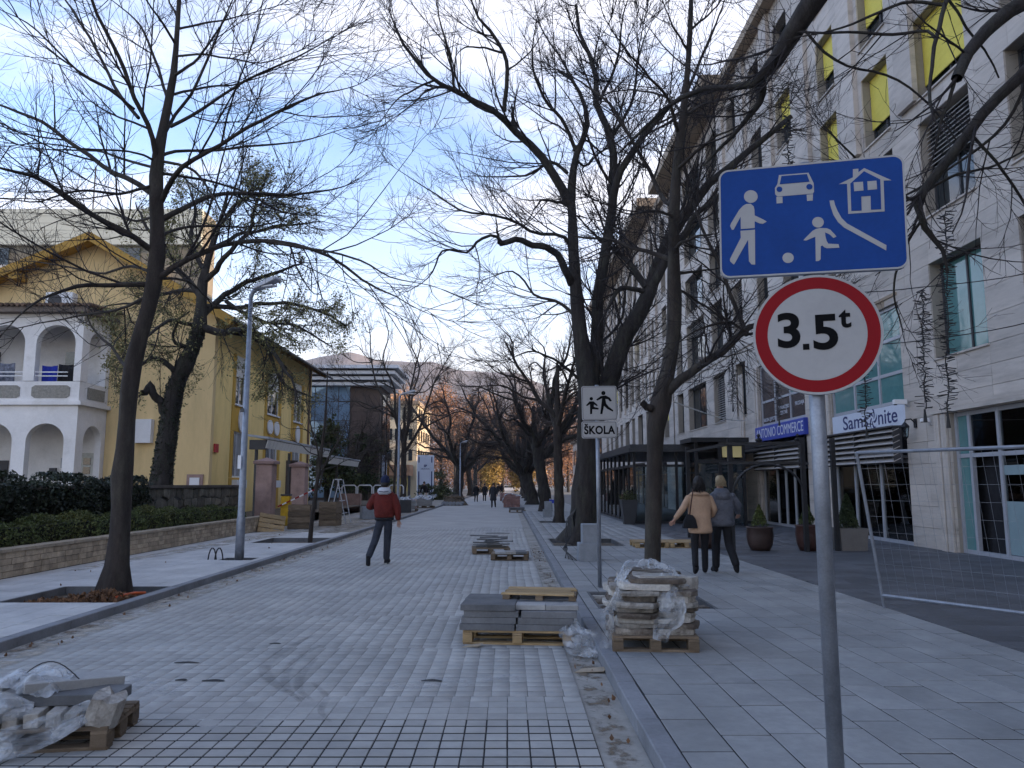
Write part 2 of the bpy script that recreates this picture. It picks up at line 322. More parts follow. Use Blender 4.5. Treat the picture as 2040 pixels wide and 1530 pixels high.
def film():
    m = bpy.data.materials.new('clear_plastic_film'); m.use_nodes = True; N, L = m.node_tree.nodes, m.node_tree.links
    for n in list(N): N.remove(n)
    t = N.new('ShaderNodeBsdfTransparent'); t.inputs[0].default_value = (0.93, 0.94, 0.95, 1)
    g = N.new('ShaderNodeBsdfGlossy'); g.inputs['Roughness'].default_value = 0.2; g.inputs[0].default_value = (0.8, 0.82, 0.85, 1)
    d = N.new('ShaderNodeBsdfDiffuse'); d.inputs[0].default_value = (0.72, 0.74, 0.76, 1)
    tr = N.new('ShaderNodeBsdfTranslucent'); tr.inputs[0].default_value = (0.72, 0.74, 0.76, 1)
    a = N.new('ShaderNodeMixShader'); a.inputs[0].default_value = 0.4; L.new(d.outputs[0], a.inputs[1]); L.new(tr.outputs[0], a.inputs[2])
    b = N.new('ShaderNodeMixShader'); b.inputs[0].default_value = 0.32; L.new(a.outputs[0], b.inputs[1]); L.new(g.outputs[0], b.inputs[2])
    ns = N.new('ShaderNodeTexNoise'); ns.inputs['Scale'].default_value = 6; ns.inputs['Detail'].default_value = 3; geo = N.new('ShaderNodeNewGeometry'); L.new(geo.outputs['Position'], ns.inputs['Vector'])
    mr = N.new('ShaderNodeMapRange'); mr.inputs['From Min'].default_value = 0.35; mr.inputs['From Max'].default_value = 0.65; mr.inputs['To Min'].default_value = 0.10; mr.inputs['To Max'].default_value = 0.80; L.new(ns.outputs['Fac'], mr.inputs['Value'])
    wr = N.new('ShaderNodeTexNoise'); wr.inputs['Scale'].default_value = 26; wr.inputs['Detail'].default_value = 5; wr.inputs['Distortion'].default_value = 1.5; L.new(geo.outputs['Position'], wr.inputs['Vector'])
    bp = N.new('ShaderNodeBump'); bp.inputs['Distance'].default_value = 0.03; L.new(wr.outputs['Fac'], bp.inputs['Height']); L.new(bp.outputs[0], g.inputs['Normal']); L.new(bp.outputs[0], d.inputs['Normal'])
    x = N.new('ShaderNodeMixShader'); L.new(mr.outputs[0], x.inputs[0]); L.new(t.outputs[0], x.inputs[1]); L.new(b.outputs[0], x.inputs[2])
    o = N.new('ShaderNodeOutputMaterial'); L.new(x.outputs[0], o.inputs[0]); return m
filmM = film()
def emit(name, c, s):
    m = bpy.data.materials.new(name); m.use_nodes = True; b = m.node_tree.nodes['Principled BSDF']
    b.inputs['Base Color'].default_value = (*c, 1); b.inputs['Emission Color'].default_value = (*c, 1); b.inputs['Emission Strength'].default_value = s; return m
litM = emit('lit_window', (0.55, 0.47, 0.22), 0.03)
# ================================================================ GROUND, ROAD, PAVEMENTS
def sheet(name, x0, x1, y0, y1, z, mat, n=1, parent=None, kind='structure'):
    mb = MB(); mb.add([(x0, y0, z), (x1, y0, z), (x1, y1, z), (x0, y1, z)], [(0, 1, 2, 3)])
    o = mb.build(name, mat, parent)
    if not parent: o['kind'] = kind
    return o
def frame_has(x, y, z, m=40):
    fw = y * _c + (z - H) * _s
    if fw < 0.3: return False
    px = 1012 + FPX * x / fw; py = 765 - FPX * (-y * _s + (z - H) * _c) / fw
    return -m < px < 2040 + m and py < 1530 + m
def chamf(w, l, h, c, name):
    "a paving piece centred on its top face centre (w along x, l along y)"
    mb = MB(); a, b = w / 2, l / 2
    vs = [(-a,-b,-h),(a,-b,-h),(a,b,-h),(-a,b,-h),(-a,-b,-c),(a,-b,-c),(a,b,-c),(-a,b,-c),(-a+c,-b+c,0),(a-c,-b+c,0),(a-c,b-c,0),(-a+c,b-c,0)]
    fs = [(8,9,10,11)]
    for q in (0, 4):
        for i in range(4): j = (i+1) % 4; fs.append((q+i, q+j, q+4+j, q+4+i))
    mb.add(vs, fs); return mb
def lay(parent, name, cells, mat, h, c, keep=300, jit=0.0012, massname=None):
    "cells: (x, y, z, w, l) pieces; the nearest KEEP seen ones are parts of their own, the rest one part"
    vis = [q for q in cells if frame_has(q[0], q[1], q[2])]
    vis.sort(key=lambda q: q[0] ** 2 * 0.3 + q[1] ** 2)
    near = vis[:keep]; ids = set(map(id, near)); meshes = {}
    rr = random.Random(3)
    for x, y, z, w_, l_ in near:
        k = (round(w_, 3), round(l_, 3))
        if k not in meshes: meshes[k] = chamf(w_, l_, h, c, name).mesh(name)
        o = link_mesh(name, meshes[k], mat, parent, (x, y, z + rr.uniform(-jit, jit)))
        o.rotation_euler = (rr.uniform(-1, 1) * jit * 3, rr.uniform(-1, 1) * jit * 3, rr.uniform(-1, 1) * 0.004)
    rest = [q for q in cells if id(q) not in ids]
    if not rest: return
    A = np.array(rest); n = len(A); a = A[:, 3] / 2; b = A[:, 4] / 2; X, Y = A[:, 0], A[:, 1]; Z = A[:, 2] + rng.uniform(-jit, jit, n)
    sg = [(-1, -1), (1, -1), (1, 1), (-1, 1)]; V = np.zeros((n, 12, 3))
    for lvl, (dz, cc) in enumerate(((-h, 0), (-c, 0), (0, c))):
        for i, (p, q) in enumerate(sg):
            V[:, lvl*4+i, 0] = X + p * (a - cc); V[:, lvl*4+i, 1] = Y + q * (b - cc); V[:, lvl*4+i, 2] = Z + dz
    f = [(8, 9, 10, 11)] + [(q+i, q+(i+1) % 4, q+4+(i+1) % 4, q+4+i) for q in (0, 4) for i in range(4)]
    F = (np.array(f)[None] + (np.arange(n) * 12)[:, None, None]).reshape(-1, 4)
    o = link_mesh(massname or name, fast_mesh(name, V.reshape(-1, 3), F), mat, parent); o['kind'] = 'stuff'
PITS = [(-6.80, -5.17, 10.45, 12.1), (-6.9, -5.17, 20.9, 22.9), (-6.0, -5.3, 16.2, 16.75), (1.15, 2.65, 9.95, 11.5), (1.15, 3.0, 19.9, 22.6), (1.3, 2.8, 31.7, 33.4)]
def cut(x0, x1, y0, y1):
    "the piece minus tree pits -> list of rectangles"
    out = [(x0, x1, y0, y1)]
    for a, b, c, d in PITS:
        nxt = []
        for p, q, r, t in out:
            if q <= a or p >= b or t <= c or r >= d: nxt.append((p, q, r, t)); continue
            if r < c: nxt.append((p, q, r, c))
            if t > d: nxt.append((p, q, d, t))
            r2, t2 = max(r, c), min(t, d)
            if p < a: nxt.append((p, a, r2, t2))
            if q > b: nxt.append((b, q, r2, t2))
        out = nxt
    return [o for o in out if o[1] - o[0] > 0.04 and o[3] - o[2] > 0.04]

ground = sheet('ground', -5000, 5000, -300, 8000, -0.16, groundM)
# --- road of grey pavers
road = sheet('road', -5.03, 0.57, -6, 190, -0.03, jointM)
def far_paver_mat():
    m = M('far_pavers', (0.345, 0.336, 0.324), 0.78, 0.12, 0.9, c2=(0.36, 0.355, 0.35), c2scale=0.5, c2amt=0.5)
    return m
sheet('far_paving', -5.03, 0.57, 30, 190, -0.002, far_paver_mat(), parent=road)
cells = []; rr = random.Random(11)
ncol = 39; pw = 5.6 / ncol; pl = 0.15; y = 4.2; row = 0
while y < 30:
    stag = [0, 0.12, -0.1, 0.3, 0.05][(row // 13) % 5] if y > 6.2 else 0.0; g, gy_ = (0.010, 0.027) if y < 5.6 else (0.003, 0.011)
    for i in range(-1, ncol + 1):
        a = max(-5.03 + (i + stag) * pw, -5.03); b = min(-5.03 + (i + 1 + stag) * pw, 0.57)
        if b - a < 0.03: continue
        cells.append(((a + b) / 2 + rr.uniform(-1, 1) * 0.001, y + pl / 2, 0.0, b - a - g, pl - gy_))
    y += pl; row += 1
lay(road, 'paver', cells, paverM, 0.028, 0.0025)
# sand swept into the joints further up the street, with a ragged front edge
mb = MB(); xs = np.linspace(-5.03, 0.57, 57); fr = [5.95 + 0.35 * math.sin(x * 1.3 + 1) + 0.25 * math.sin(x * 4.1) - 0.05 * x for x in xs]
mb.add([(-5.03, 3.5, -0.0036), (0.57, 3.5, -0.0036), (0.57, 7, -0.0036), (-5.03, 7, -0.0036)], [(0, 1, 2, 3)]); o = mb.build('joint_shade', jointM, road); o['kind'] = 'stuff'; mb = MB()  # dark sheet just under the paver tops, standing in for shade in open joints
vs = [(x, f, -0.0018) for x, f in zip(xs, fr)] + [(x, 30, -0.0018) for x in xs]; n = len(xs)
mb.add(vs, [(i, i + 1, n + i + 1, n + i) for i in range(n - 1)]); o = mb.build('joint_sand', sandM, road); o['kind'] = 'stuff'
# --- gutter and kerbs
gutter = sheet('gutter', 0.572, 0.862, -6, 190, -0.012, concM)
def kerb_run(x0, x1, y0, y1, near, L=1.0):
    k = sheet('kerb', x0 + 0.004, x1 - 0.004, -6, 190, 0.09, kerbM)
    a = y0; i = 0; me = None
    mb0 = MB(); mb0.cbox(x0 - (x0+x1)/2, x1 - (x0+x1)/2, -L/2 + 0.003, L/2 - 0.003, -0.2, 0, 0.008); me = mb0.mesh('kerb_stone'); rest = MB(); r2 = random.Random(5)
    while a < y1:
        if a < near:
            o = link_mesh('kerb_stone', me, kerbM, k, ((x0+x1)/2 + r2.uniform(-1, 1)*0.002, a + L/2, 0.101 + r2.uniform(-1, 1)*0.002)); o.rotation_euler = (0, 0, r2.uniform(-1, 1)*0.002)
        else: rest.cbox(x0, x1, a + 0.003, a + L - 0.003, -0.1, 0.101, 0.008)
        a += L
    o = rest.build('kerb_stone', kerbM, k); o['kind'] = 'stuff'
kerb_run(0.864, 1.008, 3.4, 90, 30, 0.98)
kerb_run(-5.168, -5.032, 6.2, 90, 32, 0.98)
# --- right pavement
tileJointM = M('grey_joint', (0.11, 0.11, 0.115), 0.95, 0.2, 6)
def courses(x0, x1, cw, y0, y1, L, g, z, rr, along='y'):
    out = []; i = 0
    if along == 'y':
        x = x0
        while x < x1 - 0.03:
            xe = min(x + cw, x1); y = y0 - rr.uniform(0, L)
            while y < y1:
                for a, b, c, d in cut(x, xe, y, y + L): out.append(((a+b)/2, (c+d)/2, z, b-a-g, d-c-g*1.7))
                y += L
            x += cw
    else:
        y = y0
        while y < y1:
            x = x0 - rr.uniform(0, L)
            while x < x1:
                a, b = max(x, x0), min(x + L, x1)
                if b - a > 0.04:
                    for p, q, c, d in cut(a, b, y, y + cw): out.append(((p+q)/2, (c+d)/2, z, q-p-g, d-c-g))
                x += L
            y += cw
    return out
def bed(name, x0, x1, y0, y1, z, mat):
    mb = MB()
    for a, b, c, d in cut(x0, x1, y0, y1): mb.add([(a, c, z), (b, c, z), (b, d, z), (a, d, z)], [(0, 1, 2, 3)])
    o = mb.build(name, mat); o['kind'] = 'structure'; return o
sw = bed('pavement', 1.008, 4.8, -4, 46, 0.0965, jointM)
lay(sw, 'paving_tile', courses(1.012, 4.8, 0.3155, 3.6, 46, 0.62, 0.010, 0.1, random.Random(21)), tileM, 0.03, 0.003)
sheet('far_paving', 1.012, 4.8, 46, 120, 0.098, tileM, parent=sw)
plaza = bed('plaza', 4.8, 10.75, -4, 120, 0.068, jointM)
lay(plaza, 'paving_tile', courses(4.805, 10.72, 0.3, 5.2, 40, 0.6, 0.004, 0.099, random.Random(22), 'x'), darkTileM, 0.03, 0.0025)
sheet('far_paving', 4.8, 10.72, 40, 120, 0.096, darkTileM, parent=plaza)
# --- left pavement
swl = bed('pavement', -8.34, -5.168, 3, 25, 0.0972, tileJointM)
lay(swl, 'paving_tile', courses(-8.34, -5.172, 0.3168, 6, 25, 0.62, 0.007, 0.1, random.Random(23)), tileLM, 0.03, 0.002)
sheet('far_paving', -8.34, -5.172, 25, 120, 0.096, M('trodden_dirt', (0.24, 0.215, 0.18), 0.95, 0.2, 1, 0.01, 30, c2=(0.30, 0.30, 0.31), c2scale=0.5, c2amt=0.9), parent=swl)
# --- tree pits: sunk earth with stone edging
pit = MB()
for a, b, c, d in PITS:
    pit.add([(a, c, -0.02), (b, c, -0.02), (b, d, -0.02), (a, d, -0.02)], [(0, 1, 2, 3)])
o = pit.build('earth', earthM); tag(o, kind='structure')
for a, b, c, d in PITS:
    e = MB(); t = 0.03
    e.box(a, a + t, c, d, -0.1, 0.096); e.box(b - t, b, c, d, -0.1, 0.096); e.box(a + t, b - t, c, c + t, -0.1, 0.096); e.box(a + t, b - t, d - t, d, -0.1, 0.096)
    e.build('pit_edging', slabM, sw if a > 0 else swl)
# --- garden terrace and ground behind the walls on the left, hills
sheet('garden', -40, -8.6, -20, 60, 0.42, earthM)
def ridge(name, pts, Y0, depth, mat, seed):
    "a range of hills: crest through the given points, sloping to the plain on this side"
    r2 = np.random.default_rng(seed); pts = np.array(pts); nx, ny = 150, 46
    xs = np.linspace(pts[0, 0], pts[-1, 0], nx); top = np.interp(xs, pts[:, 0], pts[:, 1])
    top = top + sum(np.sin(xs * k / 500. + p) * a for k, p, a in ((2.1, 0.3, 9), (5.3, 1.2, 6), (11.7, 2, 4), (23, 0.4, 2.5)))
    V = np.zeros((ny, nx, 3)); t = np.linspace(0, 1, ny)
    rough = r2.normal(0, 1, (ny, nx))
    for _ in range(2): rough = (rough + np.roll(rough, 1, 1) + np.roll(rough, -1, 1) + np.roll(rough, 1, 0)) / 4
    gul = np.sin(xs[None] / 95. + 3 * t[:, None]) * 0.5 + np.sin(xs[None] / 41. - 5 * t[:, None]) * 0.35
    for j in range(ny):
        s = t[j] ** 1.15; V[j, :, 0] = xs; V[j, :, 1] = Y0 + depth * t[j] + 60 * gul[j] * (1 - t[j]); V[j, :, 2] = top * s * (1 + 0.09 * gul[j] * math.sin(math.pi * t[j])) + rough[j] * 9 * math.sin(math.pi * min(t[j] * 1.0, 1))
    idx = np.arange(nx * ny).reshape(ny, nx); F = np.stack([idx[:-1, :-1], idx[:-1, 1:], idx[1:, 1:], idx[1:, :-1]], -1).reshape(-1, 4)
    o = link_mesh(name, fast_mesh(name, V.reshape(-1, 3), F, True), mat); o['kind'] = 'structure'; return o
def hp(px, py, Y): p = at(px, py, Y); return (p.x, p.z)
ridge('hills', [(-2600, 330)] + [hp(px, py, 2600) for px, py in ((480, 712), (600, 715), (690, 702), (760, 712), (860, 716), (960, 742), (1040, 752), (1130, 790), (1250, 815))] + [(1600, 190), (2600, 230)], 1500, 1100, hillM, 4)
# ================================================================ STONE-CLAD OFFICE BUILDING ON THE RIGHT
FX = 10.30
LV = [0.1, 0.6, 1.12, 1.64, 2.16, 2.7, 3.3, 3.75, 4.2, 4.65, 5.25, 5.85, 6.45, 7.0, 7.55, 8.15, 8.75, 9.35, 9.95, 10.6, 11.2, 11.7, 12.25, 12.8, 13.3, 13.75, 14.2, 14.7, 15.2, 15.7, 16.2, 16.7, 17.2, 17.7, 18.2, 18.7, 19.2, 19.7, 20.2]
ROWS = [(4.65, 7.0), (8.15, 10.6), (11.2, 13.3), (14.2, 16.2), (17.2, 19.2)]
def facade(bld, y0, y1, openings, keep, rr, depth=0.42):
    "stone panels with recessed joints on a core wall with real openings (y0, y1, z0, z1)"
    core = MB(); panels = []
    for z0, z1 in zip(LV[:-1], LV[1:]):
        cuts = sorted((a, b) for a, b, c, d in openings if c <= z0 + 1e-3 and d >= z1 - 1e-3)
        y = y0; spans = []
        for a, b in cuts:
            if a > y: spans.append((y, a))
            y = max(y, b)
        if y < y1: spans.append((y, y1))
        for a, b in spans:
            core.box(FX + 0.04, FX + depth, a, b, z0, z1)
            n = max(1, round((b - a) / 1.15)); st = [a + (b - a) * i / n for i in range(n + 1)]
            for p, q in zip(st[:-1], st[1:]): panels.append((p, q, z0, z1))
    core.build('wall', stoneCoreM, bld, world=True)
    def pan(mb, p, q, z0, z1):
        d = rr.uniform(-0.002, 0.002); mb.box(FX + d, FX + 0.05, p + 0.004, q - 0.004, z0 + 0.005, z1 - 0.005)
    panels.sort(key=lambda q: (q[0] + q[1]) / 2 + (100 if q[1] < 14.2 else 0) + max(0, q[2] - 14) * 6)
    rest = MB()
    for i, q in enumerate(panels):
        if i < keep: m = MB(); pan(m, *q); m.build('stone_panel', stoneM, bld, world=True)
        else: pan(rest, *q)
    if rest.v: o = rest.build('stone_panel', stoneM, bld, world=True); o['kind'] = 'stuff'
def window(bld, a, b, z0, z1, kind='plain', cut=0.0, sill=True, mull=None):
    "a window set back in its opening: frame with pane, blind or louvres as sub-parts"
    xf = FX + 0.30; f = MB(); t = 0.06
    f.box(xf, xf+0.08, a, a+t, z0, z1); f.box(xf, xf+0.08, b-t, b, z0, z1); f.box(xf, xf+0.08, a+t, b-t, z0, z0+t); f.box(xf, xf+0.08, a+t, b-t, z1-t, z1)
    ms = mull if mull is not None else ([0.5] if b - a > 1.4 else [])
    for k in ms: y = a + (b-a)*k; f.box(xf, xf+0.08, y-0.03, y+0.03, z0+t, z1-t)
    w_ = f.build('window', frameDM if kind != 'alu' else alumM, bld, world=True)
    MB().box(xf+0.035, xf+0.045, a+t, b-t, z0+t, z1-t).build('pane', tealM if kind == 'teal' else glassM, w_, world=True)
    if sill: MB().box(FX-0.05, FX+0.3, a-0.03, b+0.03, z0-0.045, z0-0.003).build('sill', stoneM, w_, world=True)
    zc = z1 - (z1 - z0) * cut
    if kind in ('yellow', 'white') and cut > 0:
        mb = MB(); n = max(2, int((z1 - zc) / 0.16))
        for i in range(n): zz0 = zc + (z1-zc)*i/n; mb.box(xf-0.05, xf-0.02, a+0.02, b-0.02, zz0, zz0 + (z1-zc)/n - 0.004)
        mb.build('blind', blindM if kind == 'yellow' else blindWM, w_, world=True)
    if kind == 'louvre':
        n = int((z1 - zc) / 0.11)
        for i in range(n):
            z = zc + 0.11 * i
            mb = MB(); mb.add([(xf-0.12, a+0.02, z), (xf-0.12, b-0.02, z), (xf-0.02, b-0.02, z+0.06), (xf-0.02, a+0.02, z+0.06), (xf-0.12, a+0.02, z-0.012), (xf-0.12, b-0.02, z-0.012), (xf-0.02, b-0.02, z+0.048), (xf-0.02, a+0.02, z+0.048)], [(0,1,2,3),(7,6,5,4),(0,4,5,1),(1,5,6,2),(2,6,7,3),(3,7,4,0)])
            mb.build('slat', louvreM, w_, world=True)
    return w_
rr = random.Random(31)
B1 = thing('office_building', 'long stone clad building with yellow blinds and shops on its ground floor', 'building', (FX, 12, 0.1))
COLS = [(12.4, 14.95), (16.2, 18.3), (19.6, 21.1), (22.8, 24.1), (26.5, 28.0), (29.7, 31.0), (33.0, 34.4), (36.2, 38.2), (39.6, 43.6), (44.8, 46.4)]
SHOPS = [(12.1, 17.9, 0.1, 3.3), (19.85, 24.4, 0.1, 6.45), (26.5, 31.3, 0.1, 6.45), (34.0, 38.9, 0.1, 3.3), (40.6, 45.8, 0.1, 3.3)]
ops = list(SHOPS); wins = []
for i, (a, b) in enumerate(COLS):
    for r, (z0, z1) in enumerate(ROWS):
        if r == 0 and (b > 19.85 and a < 24.4 or b > 26.5 and a < 31.3): continue
        ops.append((a, b, z0, z1)); wins.append((a, b, z0, z1, i, r))
facade(B1, 11.3, 47.3, ops, 300, rr)
for a, b, z0, z1, i, r in wins:
    k = dict(kind='plain')
    if (i, r) in {(1, 2), (2, 2), (3, 2), (2, 3), (3, 3), (1, 3), (4, 3), (6, 3)}: k = dict(kind='yellow', cut={(1, 2): 0.8, (2, 2): 0.72, (3, 2): 0.95, (2, 3): 0.62, (3, 3): 0.60}.get((i, r), 0.5))
    elif (i, r) in {(1, 1), (6, 1)}: k = dict(kind='louvre', cut=0.5)
    elif (i, r) == (7, 0): k = dict(kind='louvre', cut=1.0)
    elif (i, r) == (8, 1): k = dict(kind='louvre', cut=0.3, mull=[0.5])
    elif i == 1 and r == 0: k = dict(kind='teal')
    elif i == 8: k = dict(mull=[0.33, 0.66])
    window(B1, a, b, z0, z1, **k)
# pilasters and channels of the upper storeys, string courses, cornice
for y in (18.6, 21.75, 25.2, 28.7, 31.9, 35.2):
    MB().box(FX - 0.14, FX - 0.003, y - 0.42, y + 0.42, 11.2, 20.15).build('pilaster', stoneM, B1, world=True)
MB().box(FX - 0.06, FX + 0.02, 31.5, 47.3, 7.55, 7.62).build('string_course', stoneM, B1, world=True)
core = MB(); core.box(FX + 0.43, 26, 11.3, 47.3, 0.1, 20.2); core.build('shell', interiorM, B1, world=True)
cor = MB(); cor.box(FX - 0.45, 27, 11.3, 33.9, 20.2, 20.6); cor.box(FX - 1.25, 27, 33.9, 47.6, 20.2, 20.75); cor.build('cornice', soffitM, B1, world=True)
MB().box(FX + 1.6, 26, 11.5, 47, 20.76, 23.4).build('attic', stoneM, B1, world=True)
# fluted door surrounds beside the shop openings
for ya, yb in ((17.93, 18.5), (31.32, 31.9), (33.3, 33.98), (24.42, 24.9)):
    mb = MB(); n = 4
    for k in range(n): y = ya + (yb - ya) * (k + 0.5) / n; mb.cbox(FX - 0.075 + 0.02 * (k % 2), FX - 0.004, y - 0.055, y + 0.055, 0.1, 3.3 if ya < 18 else 6.45, 0.012)
    mb.build('fluted_moulding', stoneM, B1, world=True)
MB().box(FX - 0.10, FX + 0.3, 11.9, 18.55, 3.32, 3.42).box(FX - 0.06, FX + 0.3, 11.9, 18.55, 3.43, 3.52).build('lintel_moulding', stoneM, B1, world=True)
for y in (19.85, 26.5):
    MB().box(FX + 0.0, FX + 0.4, y + 0.02, y + (4.5 if y < 20 else 4.75), 6.46, 6.62).box(FX - 0.04, FX + 0.4, y + 0.02, y + (4.5 if y < 20 else 4.75), 6.64, 6.72).build('bronze_lintel', soffitM, B1, world=True)
# shop front of the right-hand shop: aluminium frame, door standing open, curtains behind glass
def storefront(bld, a, b, z0, z1, posts, rails, fm, gm, x=FX + 0.16, name='shopfront'):
    f = MB(); t = 0.045
    for y in [a + t] + posts + [b - t]: f.box(x - 0.04, x + 0.05, y - t, y + t, z0, z1)
    for z in [z0 + t] + rails + [z1 - t]: f.box(x - 0.032, x + 0.042, a + t, b - t, z - t, z + t)
    fr = f.build(name, fm, bld, world=True); ys = [a] + posts + [b]; zs = [z0] + rails + [z1]
    for p, q in zip(ys[:-1], ys[1:]):
        for u, v in zip(zs[:-1], zs[1:]):
            m_ = gm(p, q, u, v) if callable(gm) else gm
            if m_: MB().box(x, x + 0.01, p + t, q - t, u + t, v - t).build('pane', m_, fr, world=True)
    return fr
storefront(B1, 12.1, 17.9, 0.1, 3.3, [16.33, 17.36], [2.30], alumM, lambda p, q, u, v: None if (p == 16.33 and u < 1) else clearM if p < 17 else tealM)
MB().box(FX + 0.29, FX + 0.31, 12.1, 14.9, 0.2, 3.2).build('curtain', curtainM, B1, world=True)
MB().box(FX + 0.30, FX + 0.32, 15.5, 16.3, 0.2, 3.2).build('curtain', curtainM, B1, world=True)
MB().box(FX + 0.155, FX + 0.159, 12.15, 16.28, 0.2, 1.3).box(FX + 0.155, FX + 0.159, 12.15, 16.28, 1.85, 2.05).build('frosted_band', M('frosted_film', (0.22, 0.30, 0.32), 0.6, 0.05, 2), B1, world=True)
# luggage shop
def upper_glass(a, b, z0, z1, posts, rails, gm): return storefront(B1, a, b, z0, z1, posts, rails, alumM, gm, FX + 0.12, 'glazing')
upper_glass(19.85, 24.4, 3.78, 6.45, [21.3, 22.85], [4.62, 5.55], tealM)
storefront(B1, 19.85, 24.4, 0.1, 2.3, [21.5, 23.1], [], alumM, clearM, FX + 0.10)
MB().box(FX + 0.02, FX + 0.10, 19.87, 24.38, 3.2, 3.76).build('signboard', whiteSignM, B1, world=True, label='white shop signboard with dark blue lettering')
def canopy(a, b):
    for k in range(6):
        z = 3.1 - 0.155 * k
        mb = MB(); x0, x1 = FX - 0.34, FX - 0.16
        mb.add([(x0, a, z - 0.075), (x0, b, z - 0.075), (x1, b, z + 0.01), (x1, a, z + 0.01), (x0, a, z - 0.095), (x0, b, z - 0.095), (x1, b, z - 0.01), (x1, a, z - 0.01)], [(0,1,2,3),(7,6,5,4),(0,4,5,1),(1,5,6,2),(2,6,7,3),(3,7,4,0)])
        mb.build('canopy_slat', louvreM, B1, world=True)
    mb = MB(); mb.box(FX - 0.14, FX - 0.10, a, b, 2.2, 3.16); mb.box(FX - 0.36, FX - 0.1, a - 0.02, b + 0.02, 3.13, 3.17)
    for y in (a + 0.02, b - 0.02, (a + b) / 2): mb.box(FX - 0.33, FX - 0.1, y - 0.015, y + 0.015, 2.2, 3.12)
    mb.box(FX - 0.1, FX + 0.1, a, b, 2.32, 2.4); mb.build('canopy_frame', frameDM, B1, world=True)
canopy(19.9, 24.45); canopy(26.45, 31.35)
# lettering: local x runs towards the viewer (-Y), local y up, local z out of the wall (-X)
def wallM(y, z, x=FX): return Matrix(((0, 0, -1, x), (-1, 0, 0, y), (0, 1, 0, z), (0, 0, 0, 1)))
sgn = wallM(0, 0, FX + 0.014)
def sub(o): return o
for body, y, wsc in (('Sams', 22.78, 1.64), ('nite', 20.83, 1.06)):
    o = text_mesh('lettering', body, 0.58, navyM, B1, wallM(y, 3.475, FX + 0.016), bold=0.004, width=wsc)
    o.data.transform(Matrix.Translation(-Vector(B1.location)))
mb = MB()
for k in range(5):   # swirl emblem in place of the letter o
    a0 = 2 * math.pi * k / 5; pts = []
    for t in np.linspace(0, 1, 7): a = a0 + 1.25 * t; r = 0.05 + 0.19 * t; pts.append((r * math.cos(a), r * math.sin(a) * 1.25))
    for t in np.linspace(1, 0.15, 7): a = a0 + 0.62 + 1.1 * t; r = 0.055 + 0.185 * t; pts.append((r * math.cos(a), r * math.sin(a) * 1.25))
    mb.prism(pts, -0.001, 0.003, wallM(21.66, 3.475, FX + 0.016))
mb.build('emblem', navyM, B1, world=True)
def wtext(body, size, mat, y, z, x, **k):
    o = text_mesh('lettering', body, size, mat, B1, wallM(y, z, x), **k); o.data.transform(Matrix.Translation(-Vector(B1.location))); return o
# dark glazed shop with the blue signboard
upper_glass(26.5, 31.3, 3.98, 6.45, [28.1, 29.7], [4.95], lambda p, q, u, v: darkPanelM if (u < 4 or p > 28) else tealM)
storefront(B1, 26.5, 31.3, 0.1, 2.3, [28.0, 28.9, 29.8], [], alumM, clearM, FX + 0.10)
MB().cbox(FX - 0.16, FX + 0.10, 26.3, 31.5, 3.36, 3.94, 0.02).build('signboard', blueBoxM, B1, world=True, label='blue shop signboard with white capitals')
wtext('ANTONIO COMMERCE', 0.52, letterM, 28.85, 3.64, FX - 0.163, sxx=0.93, bold=0.0)
wtext('SALON LJEPOTE', 0.20, letterM, 30.5, 4.22, FX + 0.115); wtext('EDUKACIJSKI\nCENTAR', 0.20, letterM, 28.9, 4.45, FX + 0.115); wtext('PRODAJA', 0.2, letterM, 27.3, 4.55, FX + 0.115)
wtext('IVE', 0.26, letterM, 33.7, 5.9, FX + 0.29, shear=0.2)
# plain fronts further on
storefront(B1, 34.0, 38.9, 0.1, 3.3, [35.6, 37.2], [2.3], frameDM, glassM); storefront(B1, 40.6, 45.8, 0.1, 3.3, [42.3, 44.0], [2.3], frameDM, glassM)
# dark sheets behind the clear panes, standing in for dim shop rooms
inn = MB()
for a, b in ((12.1, 17.9), (19.85, 24.4), (26.5, 31.3)):
    inn.box(FX + 0.425, FX + 0.428, a, b, 0.1, 3.3)
inn.build('interior', interiorM, B1, world=True)
# wall lantern and two cameras
def lantern(p):
    t = thing('wall_lantern', 'black wall lantern on bracket beside the white shop signboard', 'lantern', p)
    b = MB(); b.tube([(0, 0, 0.22), (-0.12, 0, 0.34), (-0.26, 0, 0.32), (-0.28, 0, 0.24)], 0.018, 8); b.box(-0.03, 0, -0.06, 0.06, 0.12, 0.34); b.build('bracket', darkMetalM, t)
    c = MB(); c.lathe([(0.02, 0.26), (0.11, 0.16), (0.12, 0.13), (0.10, 0.12)], 6, (-0.28, 0, 0)); c.lathe([(0.05, -0.14), (0.07, -0.11), (0.03, -0.17)], 6, (-0.28, 0, 0)); c.build('cap', darkMetalM, t)
    for k in range(6):
        a = k * math.pi / 3; MB().bar((-0.28 + 0.06*math.cos(a), 0.06*math.sin(a), -0.12), (-0.28 + 0.1*math.cos(a), 0.1*math.sin(a), 0.13), 0.012).build('lantern_bar', darkMetalM, t)
    g = MB(); g.lathe([(0.055, -0.11), (0.092, 0.12)], 6, (-0.28, 0, 0)); g.build('lantern_glass', clearM, t); return t
lantern((FX - 0.005, 19.35, 2.95))
def camera(p, label, s=1.0):
    t = thing('security_camera', label, 'camera', p); b = MB(); b.cbox(-0.34*s, -0.06*s, -0.05*s, 0.05*s, -0.05*s, 0.05*s, 0.015); b.build('housing', whitePM, t)
    MB().lathe([(0.035*s, 0), (0.035*s, 0.02)], 10, (-0.3*s, -0.0, -0.07*s)).build('lens', blackM, t); MB().tube([(-0.1*s, 0, -0.04), (-0.05, 0, -0.12), (0, 0, -0.12)], 0.015, 6).build('bracket', alumM, t); return t
